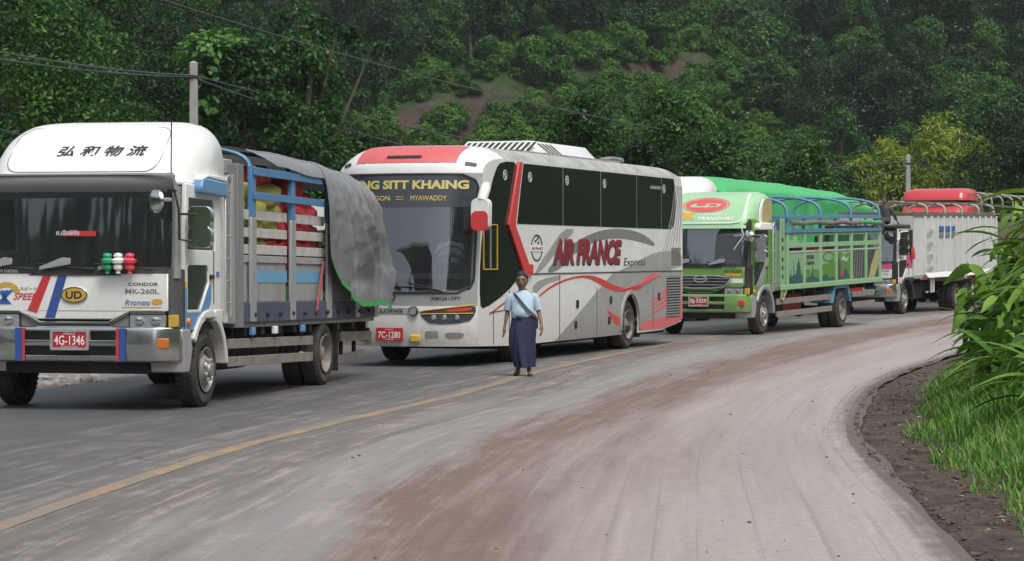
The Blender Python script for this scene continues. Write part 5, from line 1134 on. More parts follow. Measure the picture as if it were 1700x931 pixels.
def deflector(root, W, m, tab, st, xb=1.66, rx=.75, ry=.42, name='roof_deflector'):
    zs = np.linspace(tab[0][0], tab[-1][0], 15).tolist(); ed = fairing_fn(tab, W, xb, st, rx, ry); rows = [[(x, y, z) for x, y in ed(z, 0)] for z in zs]; n = len(rows[0]); mb = MB()
    mb.add([p for r_ in rows for p in r_], [(j * n + i, j * n + i + 1, (j + 1) * n + i + 1, (j + 1) * n + i) for j in range(14) for i in range(n - 1)] + [tuple(14 * n + i for i in range(n))])
    z0, z1 = zs[0], zs[-1]; k0 = lerp_tab(st, z0); k1 = lerp_tab(st, z1)
    mb.add([rows[j][0] for j in range(15)] + [rows[j][-1] for j in range(15)], [(j, j + 1, 16 + j, 15 + j) for j in range(14)])
    o = mb.build(name, m, root, smooth=50); return o, fx(tab, W, st, rx, ry, xb)
def hoop(root, x, W, z0, z1, m, r=.03, inset=0.0, skew=0.0, name='roof_hoop', p=.6):
    pts = [(x, inset, z0)] + [(x + skew * a / 180, W / 2 - (W / 2 - inset) * math.cos(R(a)), z0 + .02 + (z1 - z0) * math.sin(R(a)) ** p) for a in range(8, 173, 9)] + [(x + skew, W - inset, z0)]
    return MB().tube(pts, r, 6).build(name, m, root)
def truck_green():
    W = 2.34; root = empty('cargo_truck', (5.31, 56.34, 0), math.pi / 2 - R(24)); mid = W / 2
    tag(root, 'green cab-over cargo truck with painted mural panel and blue hooped rails', 'truck')
    SH[:] = [.0145, 2.0]
    make_cab(root, dict(W=W, paint='green_cab', plate='BJ-5329', plate2='MDY', corner='black_plastic', pillar='black_plastic', bumper='green_cab', step='dull_silver', fender='dull_silver', glass='truck_screen_blue', turn='red_paint', wipers=(W * .26, W * .62), round_mirror=False, grille=True, mirrors=((2.12, .16), (1.83, .12))))
    # its own grille
    g = [(mid - .72, 1.36), (mid + .72, 1.36), (mid + .66, 1.22), (mid + .48, 1.08), (mid - .48, 1.08), (mid - .66, 1.22)]
    MB().front([g], -.02, .02).build('radiator_grille', 'black_plastic', root, bevel=.01)
    for z in (1.30, 1.23, 1.16): MB().bar((-.03, mid - .66 + (1.30 - z), z), (-.03, mid + .66 - (1.30 - z), z), .02, .022).build('grille_bar', 'print_grey', root)
    MB().tube([(-.022, a, b) for a, b in smoothpoly(g, 1)] + [(-.022, *smoothpoly(g, 1)[0])], .016, 5).build('grille_surround', 'dull_silver', root)
    MB().front([ellipse(mid, 1.29, .16, .085), ellipse(mid, 1.29, .125, .06)], -.05, .02).build('badge', 'dull_silver', root)
    MB().bar((-.045, mid - .1, 1.29), (-.045, mid + .1, 1.29), .015, .03).build('badge_bar', 'dull_silver', root)
    for k, (a, m) in enumerate(((.17, 'print_white'), (.45, 'print_white'), (.50, 'print_white'), (.54, 'print_white'))): MB().front([[(a, 1.20), (a, 1.30), (a + (.26 if k == 0 else .02), 1.30), (a + (.26 if k == 0 else .02), 1.20)]], -.01, .004).build('face_stripe', m, root)
    text('UD TRUCK', on_front(.62, .20, 1.43, 1.49, -.009), 'print_black', root, bold=.02); MB().front([[(.58, 1.36), (.22, 1.36), (.20, 1.41), (.60, 1.41)]], -.009, .003).build('sticker', 'print_orange', root)
    text('MCD', on_side(.55, .85, 1.72, 1.78, -.004), 'print_white', root, bold=.02)
    MB().side([[(.36, 1.12), (.75, 1.12), (1.25, 1.62), (1.25, 1.74), (1.12, 1.74)]], -.010, .006).build('door_guard', 'dull_silver', root)
    # white lace trim and cloth on the dashboard
    for k in range(7): MB().front([[(W - .3 - k * .22, 1.62), (W - .19 - k * .22, 1.72), (W - .3 - k * .22, 1.82), (W - .41 - k * .22, 1.72)], [(W - .3 - k * .22, 1.66), (W - .36 - k * .22, 1.72), (W - .3 - k * .22, 1.78), (W - .24 - k * .22, 1.72)]], .16, .004).build('dash_lace', 'mural_pale', root)
    MB().box(.14, .34, .2, .8, 1.61, 1.72).build('dash_cloth', 'mural_pale', root, bevel=.03)
    tab = [(2.42, .04), (2.6, .10), (2.8, .23), (3.0, .42), (3.12, .60), (3.19, .78), (3.23, 1.0), (3.25, 1.25)]; st = [(2.42, .03), (2.8, .02), (3.0, .04), (3.12, .10), (3.2, .2), (3.25, .36)]
    d, sf = deflector(root, W, 'green_fairing', tab, st, 1.62, .5, .26)
    off = lambda k: (lambda y, z: sf(y, z) - k)
    def deco(loops, m, k=.008, name='painted_logo'):
        mb = MB(); mb.drape(loops, lambda a, b: (sf(a, b) - k, a, b)); return mb.build(name, m, root)
    def dense_el(cx, cy, rx, ry): return ellipse(cx, cy, rx, ry, 40)
    for (ro, ri) in (((.56, .165), (.53, .150)), ((.50, .138), (.40, .100))): deco([dense_el(mid, 2.95, *ro), dense_el(mid, 2.95, *ri)], 'logo_pink')
    u = [(mid + .30, 3.0), (mid + .22, 3.0), (mid + .25, 2.93), (mid + .02, 2.93), (mid - .02, 3.0), (mid - .32, 3.0), (mid - .36, 2.97), (mid - .30, 2.90), (mid + .36, 2.90), (mid + .38, 2.93)]
    fill = ellipse(mid, 2.95, .39, .097, 40); deco([fill, smoothpoly(u, 1)], 'logo_pink'); deco([[(mid - .08, 2.975), (mid - .26, 2.975), (mid - .24, 2.925), (mid - .05, 2.925)]], 'logo_pink')
    text('TRANSPORT', on_front(1.30, .42, 2.61, 2.685, off(.008)), 'print_white', root, bold=.03, slant=.03); text('TRAVELS', on_front(1.18, .62, 2.71, 2.765, off(.008)), 'print_white', root, bold=.01, slant=.05)
    text('MK', on_front(1.86, 1.34, 2.63, 2.78, off(.008)), 'print_orange', root, bold=.06, slant=.06)
    path = [(sf(a, b) - .004, a, b) for a, b in [(W - .1, 2.53), (1.6, 2.53), (1.0, 2.53), (.5, 2.53), (.30, 2.56), (.22, 2.64), (.21, 2.8), (.22, 2.95), (.25, 3.1), (.32, 3.2)]]
    MB().tube(path, .022, 5).build('piping', 'print_white', root)
    MB().side([smoothpoly([(.62, 2.56), (.75, 2.95), (1.05, 3.1), (1.5, 3.1), (1.5, 2.6), (.9, 2.5)], 2)], -.012, .03).build('side_emblem', 'mural_tan', root); MB().side([smoothpoly([(.55, 2.52), (.68, 2.95), (1.0, 3.12), (.8, 2.9), (.72, 2.6), (.8, 2.5)], 1)], -.016, .03).build('side_emblem_rim', 'print_white', root)
    MB().side([[(.30, 2.40), (.30, 2.47), (.45, 2.54), (1.2, 2.54), (1.2, 2.38), (.36, 2.38)]], -.12, .14).build('roof_marker', 'print_white', root, bevel=.025)
    ladder(root, 1.36, -.08, 1.05, 2.55, .2, 6)
    MB().tube([(-.3, .3, 2.26), (-.1, .1, 2.27), (.1, -.1, 2.27)], .015, 5).tube([(-.05, .2, 2.45), (-.1, .12, 2.26), (-.2, .32, 1.95)], .014, 5).build('mirror_arm', 'chrome', root)
    MB().lathe([(0, .09), (.10, .07), (.14, 0), (.10, -.05), (0, -.06)], (-.05, .02, 2.24), (-1, .2, 0), 16).build('round_mirror', 'chrome', root)
    # ---- bed
    x0, x1 = 2.1, 10.55
    MB().box(1.6, 10.2, .7, .9, .62, .86).box(1.6, 10.2, W - .9, W - .7, .62, .86).build('chassis_rail', 'chassis', root)
    MB().box(x0, x1, .02, W - .02, .98, 1.06).build('bed_floor', 'plank_grey', root)
    for k in range(10): MB().box(2.4 + k * .85, 2.5 + k * .85, .05, W - .05, .86, .98).build('cross_member', 'chassis', root)
    MB().box(x0, x0 + .34, -.02, .10, 1.0, 2.62).build('bed_post', 'green_bed', root, bevel=.015)
    for z in (1.25, 1.45, 1.65, 1.9, 2.1): MB().box(x0 + .1, x0 + .2, -.026, -.018, z, z + .09).build('post_slot', 'black_plastic', root)
    MB().box(x0, x0 + .06, .1, W - .1, 1.06, 2.3).build('headboard', 'green_bed', root); MB().box(x0, x0 + .08, .0, W, 2.36, 2.70).build('head_rail', 'rail_blue', root)
    posts = [2.58 + 1.31 * k for k in range(7)]
    for side in (0, 1):
        Y = lambda a, b: (a, b) if side == 0 else (W - b, W - a)
        MB().box(x0 - .02, x1 + .05, *Y(-.05, .0), .98, 1.10).build('bed_sill', 'green_bed_pale', root, bevel=.012)
        for k, xa in enumerate(posts):
            MB().box(xa, xa + .17, *Y(-.02, .04), 1.10, 2.32).build('stake', 'green_bed_pale', root, bevel=.008)
            if k < 6:
                xb_ = posts[k + 1]
                for q in range(4): MB().box(xa + .17 + q * .285, xa + .17 + q * .285 + .28, *Y(.0, .03), 1.10, 1.84).build('side_board', 'green_bed', root)
                MB().box(xa + .16, xb_ + .01, *Y(-.012, .02), 1.84, 1.875).build('side_slat', 'plank_white', root)
                MB().box(xa + .16, xb_ + .01, *Y(-.012, .02), 1.95, 2.06).build('side_slat', 'green_bed_pale', root, bevel=.005)
                MB().box(xa + .16, xb_ + .01, *Y(-.012, .02), 2.23, 2.30).build('side_slat', 'green_bed', root, bevel=.005)
            MB().box(xa + .03, xa + .14, *Y(.0, .04), 2.32, 2.66).build('stake', 'rail_blue', root)
        MB().box(2.5, x1 - .02, *Y(-.045, -.005), 2.30, 2.395).build('top_rail', 'rail_blue', root, bevel=.006); MB().box(2.5, x1 - .02, *Y(-.045, -.005), 2.63, 2.72).build('top_rail', 'rail_blue', root, bevel=.006)
    for xa in (2.62, 5.25, 7.85, 10.45): hoop(root, xa, W, 2.68, 3.14, 'rail_blue', .038)
    MB().tube([(2.62, mid, 3.16), (10.45, mid, 3.16)], .022, 6).build('ridge_bar', 'rail_blue', root)
    # mural
    y_ = -.004
    def mur(pts, m, d=y_, it=0): return MB().side([smoothpoly(pts, it) if it else pts], d, .003).build('mural_paint', m, root)
    tl = [(2.76, 1.11), (2.76, 1.30), (2.80, 1.55), (2.84, 1.30), (2.92, 1.28), (2.96, 1.46), (3.0, 1.28), (3.12, 1.30), (3.16, 1.70), (3.20, 1.30), (3.30, 1.32), (3.36, 1.36), (3.34, 1.42), (3.42, 1.44), (3.38, 1.50), (3.44, 1.52), (3.42, 1.58), (3.50, 1.62), (3.53, 1.76), (3.56, 1.62), (3.64, 1.58), (3.62, 1.52), (3.68, 1.50), (3.64, 1.44), (3.72, 1.42), (3.70, 1.36), (3.76, 1.30), (3.86, 1.28), (3.86, 1.11)]
    mur(tl, 'mural_teal')
    mur([(3.76, 1.30), (3.86, 1.44), (3.86, 1.30)], 'mural_green', y_)
    mur([(4.07, 1.11), (4.07, 1.22), (4.5, 1.24), (4.62, 1.55), (4.66, 1.24), (5.17, 1.20), (5.17, 1.11)], 'mural_teal', y_ - .002); mur([(4.07, 1.24), (4.07, 1.42), (4.4, 1.44), (4.5, 1.30), (4.7, 1.42), (5.17, 1.40), (5.17, 1.22)], 'mural_green')
    mur([(5.38, 1.12), (5.38, 1.52), (5.9, 1.54), (6.2, 1.62), (6.47, 1.6), (6.47, 1.12)], 'mural_green'); MB().side([ellipse(5.95, 1.70, .5, .125, 24), ellipse(5.95, 1.70, .38, .085, 24)], y_, .003).build('mural_paint', 'mural_green', root)
    mur([(5.38, 1.12), (5.38, 1.2), (5.8, 1.3), (5.9, 1.18), (6.47, 1.22), (6.47, 1.12)], 'mural_teal', y_ - .002)
    mur([(6.70, 1.12), (6.70, 1.80), (6.95, 1.80), (7.3, 1.72), (7.78, 1.80), (7.78, 1.12)], 'mural_green'); mur([(6.70, 1.12), (6.70, 1.78), (6.9, 1.6), (7.0, 1.3), (7.4, 1.4), (7.78, 1.15)], 'mural_teal', y_ - .002); mur([(7.0, 1.60), (7.2, 1.72), (7.4, 1.63), (7.7, 1.70), (7.45, 1.55), (7.2, 1.60)], 'mural_pale', y_ - .002)
    MB().box(6.95, 7.2, -.008, -.004, 1.2, 1.35).build('mural_paint', 'red_paint', root)
    mur([(8.0, 1.12), (8.0, 1.82), (9.08, 1.82), (9.08, 1.12)], 'mural_dark'); mur([(9.30, 1.12), (9.30, 1.82), (10.38, 1.82), (10.38, 1.12)], 'mural_dark'); mur([(9.45, 1.12), (9.75, 1.50), (10.15, 1.82), (10.38, 1.82), (10.38, 1.45), (10.0, 1.12)], 'mural_tan', y_ - .002)
    for k in range(4): mur([(8.1 + k * .22, 1.12), (8.2 + k * .22, 1.8), (8.24 + k * .22, 1.8), (8.16 + k * .22, 1.12)], 'print_grey', y_ - .002)
    text('吉見達', on_side(4.16, 4.75, 1.66, 1.77, y_ - .002), 'print_black', root, bold=.02); text('SAMURAI', on_side(4.14, 4.78, 1.53, 1.62, y_ - .002), 'print_black', root, bold=.02)
    # under the bed
    for z in (.72, .43): MB().bar((1.95, .03, z), (6.3, .03, z), .035, .13).build('side_guard', 'guard_wood', root, bevel=.004)
    for z in (.72, .46): MB().bar((8.1, .03, z), (10.1, .03, z), .035, .13).build('side_guard', 'guard_wood', root, bevel=.004)
    MB().box(3.3, 4.7, .3, 1.0, .42, .88).build('tool_box', 'load_red', root, bevel=.02); MB().box(2.2, 3.1, .3, .9, .40, .88).build('fuel_tank', 'chassis', root, bevel=.05)
    fo = [(6.35, .55), (6.55, .98), (7.75, .98), (7.98, .55)]; fi = [(7.88, .55), (7.68, .90), (6.62, .90), (6.45, .55)]
    MB().side([fo + fi], .02, .55).build('mudguard', 'rail_blue', root, bevel=.01)
    MB().side([[(2.15, .98), (2.15, .78), (2.3, .74), (2.62, .98)], [(2.2, .95), (2.5, .95), (2.3, .80), (2.2, .82)]], -.03, .03).build('bracket', 'green_bed_pale', root); MB().box(2.22, 2.34, -.035, -.01, .86, .93).build('side_marker', 'orange_lens', root)
    MB().box(7.95, 7.98, .05, .6, .2, .92).build('mud_flap', 'black_plastic', root)
    SH[:] = [0, 0]
    set_wheels(root, W, .45, .98, [7.2], rimf='rim_steel')
    mw = root.matrix_basis.copy(); rng = np.random.RandomState(9)
    # rolled sheet lashed along the upper rail
    ro = empty('rolled_sheet', (5.31, 56.34, 0), math.pi / 2 - R(24)); tag(ro, 'rolled grey and green sheet lashed along the rail of the green truck', 'sheet')
    zz = lambda x: 2.53 + .0145 * (x - 2) + .012 * math.sin(x * 3)
    MB().tube([(x, -.06, zz(x)) for x in np.arange(2.75, 8.6, .2)], [.055 + .012 * math.sin(k * 1.7) for k in range(len(np.arange(2.75, 8.6, .2)))], 8).build('grey_roll', 'rolled_sheet', ro, smooth=60)
    MB().tube([(x, -.06, zz(x)) for x in np.arange(8.4, 10.5, .15)], [.06 + .012 * math.sin(k * 1.7) for k in range(len(np.arange(8.4, 10.5, .15)))], 8).build('green_roll', 'rolled_green', ro, smooth=60)
    for k, (x, m, lb) in enumerate(((3.1, 'load_red', 'dark red crate behind the first mural panel slats'), (4.5, 'chassis', 'dark crate in the green truck bed behind the lettering'), (5.7, 'load_red', 'dark red box in the green truck bed behind the ring mural'), (7.1, 'mural_dark', 'dark bundle low in the green truck bed'))):
        b = MB().box(-.5, .5, -.4, .4, 0, .95).box(-.52, .52, -.42, .42, .42, .50).build('cargo_crate', m, None, bevel=.02); b.location = mw @ Vector((x, .7, 1.06 + .0145 * (x - 2))); b.rotation_euler = (0, 0, math.pi / 2 - R(24)); tag(b, lb, 'crate', 'loads in the green truck bed')
    return root
truck_green()

# ------------------------------------------------------------------ lorry with the tall white box body
mat('box_white', (.60, .61, .60), .5, dirt=.3, dcol=(.36, .32, .27), scale=2, streak=True); mat('wt_black', (.016, .017, .018), .3, dirt=.2); mat('wt_pink', (.62, .10, .22), .45, dirt=.15); mat('hoop_bar', (.40, .38, .33), .6, .2, dirt=.4, scale=6); mat('rust_frame', (.15, .125, .10), .85, dirt=.5, scale=6)
mat('wt_green_shade', (.10, .60, .33), .5, dirt=.1)
def truck_box():
    W = 2.4; root = empty('box_truck', (11.56, 76.1, 0), math.pi / 2 - R(26.5)); mid = W / 2
    tag(root, 'black and white cab truck with tall white ribbed steel box body', 'truck'); SH[:] = [.012, 2]
    make_cab(root, dict(W=W, paint='white_paint', corner='wt_black', pillar='wt_black', roof='wt_black', step='dull_silver', fender='wt_black', glass='truck_screen_blue', wiper_fins=False, mirror='wt_black', mirrors=((2.2, .12), (1.95, .1))))
    MB().front([[(.14, 1.39), (.14, 1.56), (W - .14, 1.56), (W - .14, 1.39)]], -.010, .004).build('face_band', 'wt_pink', root)
    text('PHOTHONG', on_front(.60, .22, 1.31, 1.36, -.009), 'print_black', root, bold=.02); text('FE 270', on_front(.60, .26, 1.21, 1.26, -.009), 'maroon', root, bold=.01)
    MB().side([[(.98, 1.40), (.98, 1.79), (1.58, 1.79), (1.58, 1.40)]], -.004, .003).build('door_stripe', 'wt_pink', root); MB().side([[(.24, 1.80), (.24, 2.58), (1.60, 2.58), (1.60, 1.80)], [(.27, 1.84), (.31, 2.44), (1.22, 2.44), (1.27, 2.2), (1.27, 1.84)]], -.004, .003).build('door_frame', 'wt_black', root)
    text('ISUZU', on_side(.32, .72, 1.70, 1.77, -.006), 'print_black', root, bold=.03)
    MB().tube([(.20, -.01, 1.62), (.27, -.01, 2.5), (.6, -.01, 2.53), (1.1, -.01, 2.53)], .025, 6).build('door_trim', 'print_white', root)
    MB().box(.10, 1.5, .08, W - .08, 2.63, 2.72).build('roof_pad', 'wt_black', root, bevel=.04); MB().box(.45, 1.5, .02, .35, 2.60, 2.74).build('roof_rail', 'wt_black', root, bevel=.05)
    MB().grid(lambda a, b: (.13 + .1 * abs(2 * a - 1) ** 3, .12 + (W - .24) * a, 1.74 + .16 * b), 8, 1).build('sun_shade', 'wt_green_shade', root); MB().grid(lambda a, b: (.17 + .1 * abs(2 * a - 1) ** 3, .12 + (W - .24) * a, 2.42 + .12 * b), 8, 1).build('sun_shade', 'wt_green_shade', root)
    MB().side([smoothpoly([(1.30, 1.72), (1.35, 2.05), (1.45, 2.05), (1.60, 1.72), (1.45, 1.66)], 1)], -.10, .05).build('red_cloth', 'red_paint', root)
    # body
    x0, x1, z0, z1 = 1.72, 10.85, 1.08, 3.0
    MB().box(x0, x1, .03, W - .03, z0, z0 + .08).build('bed_floor', 'plank_grey', root); MB().box(1.6, 10.4, .7, .9, .6, .9).box(1.6, 10.4, W - .9, W - .7, .6, .9).build('chassis_rail', 'chassis', root)
    MB().box(x0, x0 + .05, .02, W - .02, z0, z1).build('headboard', 'box_white', root); MB().box(x1 - .05, x1, .02, W - .02, z0, z1).build('tailboard', 'box_white', root)
    for s in (0, 1):
        Y = lambda a, b: (a, b) if s == 0 else (W - b, W - a)
        edges = [1.72, 2.80] + [2.80 + .672 * k for k in range(1, 13)]
        for a, b in zip(edges, edges[1:]): MB().box(a + .004, b - .004, *Y(.02, .05), z0 + .08, z1).build('side_board', 'box_white', root)
        for k, a in enumerate(edges[1:]):
            MB().box(a - .05, a + .05, *Y(-.05, .02), z0 + .08, z1).build('side_rib', 'box_white', root, bevel=.01)
            if s == 0: MB().add([(a - .05, -.05, z0 + .10), (a + .05, -.05, z0 + .10), (a + .05, -.12, z0), (a - .05, -.12, z0)], [(0, 1, 2, 3)]).build('rib_foot', 'box_white', root)
        MB().add([(2.75, *([-.03] if s == 0 else [W + .03]), z0 + .16), (x1, *([-.03] if s == 0 else [W + .03]), z0 + .16), (x1, *([-.16] if s == 0 else [W + .16]), z0 + .0), (2.75, *([-.16] if s == 0 else [W + .16]), z0 + .0)], [(0, 1, 2, 3)]).build('rub_rail', 'white_paint', root)
        MB().box(x0, x1, *Y(-.02, .06), z1, z1 + .13).build('top_rail', 'rust_frame', root, bevel=.01)
    for xa in (3.05, 4.95, 6.8, 8.8, 10.6): hoop(root, xa, W, z1 + .05, z1 + .42, 'hoop_bar', .045, p=.35)
    for yy in (.3, .9, 1.5, 2.1): MB().bar((1.8, yy, z1 + .44), (10.8, yy, z1 + .44), .06, .04).build('roof_batten', 'rust_frame', root)
    MB().box(4.35, 6.0, -.035, .0, 2.52, 2.68).build('sign_board', 'print_blue', root); MB().box(4.35, 6.0, -.03, .0, 2.36, 2.50).build('sign_board', 'print_grey', root)
    for k in range(4): MB().bar((3.0, -.10, 1.45 + .38 * k), (3.72, -.10, 1.45 + .38 * k), .05, .05).build('step_rung', 'box_white', root)
    MB().tube([(3.35, -.05, 1.08), (3.35, -.05, .62), (3.6, -.05, .62), (3.6, -.05, 1.08)], .035, 6).build('step_hanger', 'box_white', root)
    MB().box(2.2, 3.6, .3, 1.0, .42, .92).build('fuel_tank', 'chassis', root, bevel=.05); MB().box(5.5, 7.3, .06, .7, .92, 1.06).build('mudguard', 'plank_grey', root)
    SH[:] = [0, 0]; set_wheels(root, W, .45, .85, [6.4, 7.65])
    return root
BOXT = truck_box()

# ------------------------------------------------------------------ second line: tarpaulin lorry and red lorry
def truck_tarp():
    W = 2.3; root = empty('cargo_truck', (4.905, 68.19, 0), math.pi / 2 - R(25)); root.scale = (1.17, 1.17, 1.17)
    tag(root, 'long truck with white cab whose load is covered by a bright green tarpaulin', 'truck'); SH[:] = [0, 0]
    make_cab(root, dict(W=W, paint='white_paint', corner='black_plastic', wiper_fins=False)); deflector(root, W, 'white_paint', FT, FS, 1.66, .55, .3)
    x1 = 15.3
    MB().box(1.9, x1, .05, W - .05, .95, 1.05).build('bed_floor', 'plank_grey', root); MB().box(1.7, x1 - .3, .7, .9, .6, .95).box(1.7, x1 - .3, W - .9, W - .7, .6, .95).build('chassis_rail', 'chassis', root)
    for s in (0, 1):
        Y = lambda a, b: (a, b) if s == 0 else (W - b, W - a)
        for k in range(10):
            xa = 1.95 + k * 1.33; MB().box(xa, xa + 1.30, *Y(.0, .05), 1.05, 1.9).build('side_board', 'green_bed', root); MB().box(xa, xa + .1, *Y(-.03, .0), 1.0, 2.3).build('stake', 'green_bed_pale', root)
    MB().box(1.9, 1.96, .05, W - .05, 1.05, 2.6).build('headboard', 'green_bed', root)
    set_wheels(root, W, .42, .98, [11.2, 12.2])
    t = empty('green_tarpaulin', (4.905, 68.19, 0), math.pi / 2 - R(25)); t.scale = (1.17,) * 3; tag(t, 'bright green tarpaulin with scalloped folds stretched over a tall truck load', 'tarpaulin')
    top = [(1.74, 3.30), (2.0, 3.40), (3.2, 3.44), (8, 3.40), (12, 3.30), (13.6, 3.18), (14.6, 3.02), (15.2, 2.84), (15.5, 2.6)]
    def tp(a, b):
        x = 1.74 + 13.8 * a; zt = lerp_tab(top, x); s = b * 5.6; h = 1.65
        if s < h: y = W + .08 - .03 * s; z = zt - .32 - (h - s)
        elif s > 5.6 - h: q = s - (5.6 - h); y = -.10 + .10 * math.sin(q * 1.2); z = zt - .30 - q * .95
        else: q = (s - h) / (5.6 - 2 * h); y = W + .06 - (W + .16) * q; z = zt - .32 * abs(2 * q - 1) ** 3
        f = max(0, s - 4.0)
        sc = abs(math.sin(x * 1.05)); z += -.03 * sc * (1 if 3.2 < s < 4.3 else 0) ; y -= min(1, f * 2) * (.07 * (1 - sc) + .05 * noise.noise(Vector((x * 2.4, s * 1.2, 0))) + .04 * noise.noise(Vector((x * 5, s * .9, 5))))
        z += .02 * noise.noise(Vector((x * 1.6, y * 2, 8)))
        return (x, y, z)
    MB().grid(tp, 160, 56).build('sheet', 'tarp_green', t, smooth=70)
    MB().grid(lambda a, b: (1.76 + .03 * math.sin(6 * a), -.03 + (W + .06) * a, 2.1 + 1.2 * b - .28 * abs(2 * a - 1) ** 3 * b), 14, 8).build('front_flap', 'tarp_green', t, smooth=70)
    MB().grid(lambda a, b: (15.5 - .05 * b, -.03 + (W + .06) * a, 1.6 + 1.0 * b - .2 * abs(2 * a - 1) ** 3 * b), 14, 8).build('rear_flap', 'tarp_green', t, smooth=70)
    return root
truck_tarp()
mat('red_cab', (.58, .05, .06), .3, dirt=.15, scale=2, coat=.3)
def truck_red():
    W = 2.1; root = empty('cargo_truck', (16.95, 95.0, 0), math.pi / 2 - R(26)); root.scale = (1.24,) * 3
    tag(root, 'red cab truck with roof deflector and bare hoops behind the white box truck', 'truck'); SH[:] = [0, 0]
    make_cab(root, dict(W=W, paint='red_cab', corner='red_cab', pillar='red_cab', wiper_fins=False))
    deflector(root, W, 'red_cab', [(2.60, .05), (2.75, .10), (2.9, .25), (3.0, .42), (3.03, .5)], [(2.60, .0), (2.95, .02), (3.03, .08)], 1.6, .5, .3, 'cab_roof_hood')
    d2 = [(3.12, .28), (3.2, .30), (3.36, .40), (3.44, .55), (3.48, .8), (3.5, 1.1)]; deflector(root, W, 'red_cab', d2, [(3.12, .0), (3.36, .03), (3.44, .08), (3.5, .25)], 1.66, .4, .25)
    MB().box(.55, 1.6, .1, W - .1, 3.0, 3.14).build('deflector_mount', 'black_plastic', root); MB().tube([(.30, .3, 3.06), (.2, 1.0, 3.02), (.3, W - .3, 3.06)], .025, 6).build('roof_rack', 'black_plastic', root)
    MB().box(1.9, 9.6, .0, W, .95, 1.05).build('bed_floor', 'plank_grey', root); MB().box(1.7, 9.3, .6, .8, .6, .95).box(1.7, 9.3, W - .8, W - .6, .6, .95).build('chassis_rail', 'chassis', root)
    for s in (0, 1):
        y = 0 if s == 0 else W - .05
        for k in range(6): MB().box(1.95 + k * 1.27, 1.95 + k * 1.27 + 1.24, y, y + .05, 1.05, 2.5).build('side_board', 'rust_frame', root)
        for k in range(7): MB().box(1.9 + k * 1.27, 2.0 + k * 1.27, y - .02, y + .07, 1.05, 3.05).build('stake', 'rust_frame', root)
        for z in (2.75, 3.0): MB().bar((1.9, y + .02, z), (9.6, y + .02, z), .04, .06).build('top_rail', 'rust_frame', root)
    for k in range(7): hoop(root, 1.95 + k * 1.27, W, 3.0, 3.42, 'hoop_bar', .03, p=.5)
    for yy in (.5, 1.05, 1.6): MB().bar((1.9, yy, 3.40), (9.6, yy, 3.40), .04, .04).build('roof_batten', 'rust_frame', root)
    set_wheels(root, W, .40, .98, [7.6])
truck_red()
# ------------------------------------------------------------------ people
mat('skin_brown', (.19, .098, .062), .5, dirt=.05, var=.1); mat('hair_black', (.012, .011, .011), .55, dirt=0); mat('shirt_blue', (.43, .56, .67), .85, dirt=.15, dcol=(.25, .36, .47), scale=9, bump=.4, bscale=22)
mat('longyi_navy', (.017, .021, .062), .85, dirt=.2, dcol=(.012, .014, .036), scale=7, bump=.3, bscale=26); mat('strap_grey', (.06, .07, .085), .7, dirt=.1); mat('sandal_dark', (.03, .022, .018), .7, dirt=.2); mat('shirt_dark', (.05, .055, .06), .85, dirt=.15, bump=.4, bscale=22); mat('shirt_pale', (.62, .66, .72), .8, dirt=.1)
mat('eye_white', (.28, .25, .23), .3, dirt=0); mat('lip', (.10, .04, .032), .5, dirt=0)
def skin_body(root, J, E, m='skin_brown', name='body', levels=2):
    names = list(J); me = bpy.data.meshes.new(name); me.from_pydata([J[n][0] for n in names], [(names.index(a), names.index(b)) for a, b in E], [])
    bm = bmesh.new(); bm.from_mesh(me); ly = bm.verts.layers.skin.verify(); bm.verts.ensure_lookup_table()
    for i, n in enumerate(names):
        r = J[n][1]; r = r if isinstance(r, tuple) else (r, r); bm.verts[i][ly].radius = r; bm.verts[i][ly].use_root = (i == 0)
    bm.to_mesh(me); bm.free(); me.materials.append(M[m])
    o = bpy.data.objects.new(name, me); col.objects.link(o); o.parent = root
    sk = o.modifiers.new('skin', 'SKIN'); sk.use_smooth_shade = True; sk.branch_smoothing = .3
    ss = o.modifiers.new('sub', 'SUBSURF'); ss.levels = levels; ss.render_levels = levels
    return o
def hand(J, E, wrist, tag_, fwd, out, s=1.0):
    """palm and five unequal, slightly curled fingers; fwd points to the fingertips, out towards the thumb"""
    w = Vector(J[wrist][0]); f = Vector(fwd).normalized(); o = Vector(out); o = (o - f * o.dot(f)).normalized(); c = f.cross(o)
    J[tag_ + 'palm'] = (w + f * .045 * s, (.030 * s, .017 * s)); J[tag_ + 'kn'] = (w + f * .085 * s, (.034 * s, .013 * s)); E += [(wrist, tag_ + 'palm'), (tag_ + 'palm', tag_ + 'kn')]
    for k, (off, ln) in enumerate(((.027, .068), (.009, .078), (-.009, .073), (-.026, .056))):
        b = w + f * .088 * s + o * off * s; p = None
        for q, (t, cu) in enumerate(((.0, 0), (.45, .006), (.8, .018), (1.0, .03))):
            n = '%sf%d%d' % (tag_, k, q); J[n] = (b + f * ln * t * s + c * cu * s, .0085 * s if q < 3 else .0065 * s); E.append((p or tag_ + 'kn', n)); p = n
    p = tag_ + 'palm'
    for q, (a, b) in enumerate(((.028, .0), (.046, .03), (.052, .058))):
        n = '%st%d' % (tag_, q); J[n] = (w + f * (.035 + b) * s + o * a * s + c * .012 * s, (.0105 - .001 * q) * s); E.append((p, n)); p = n
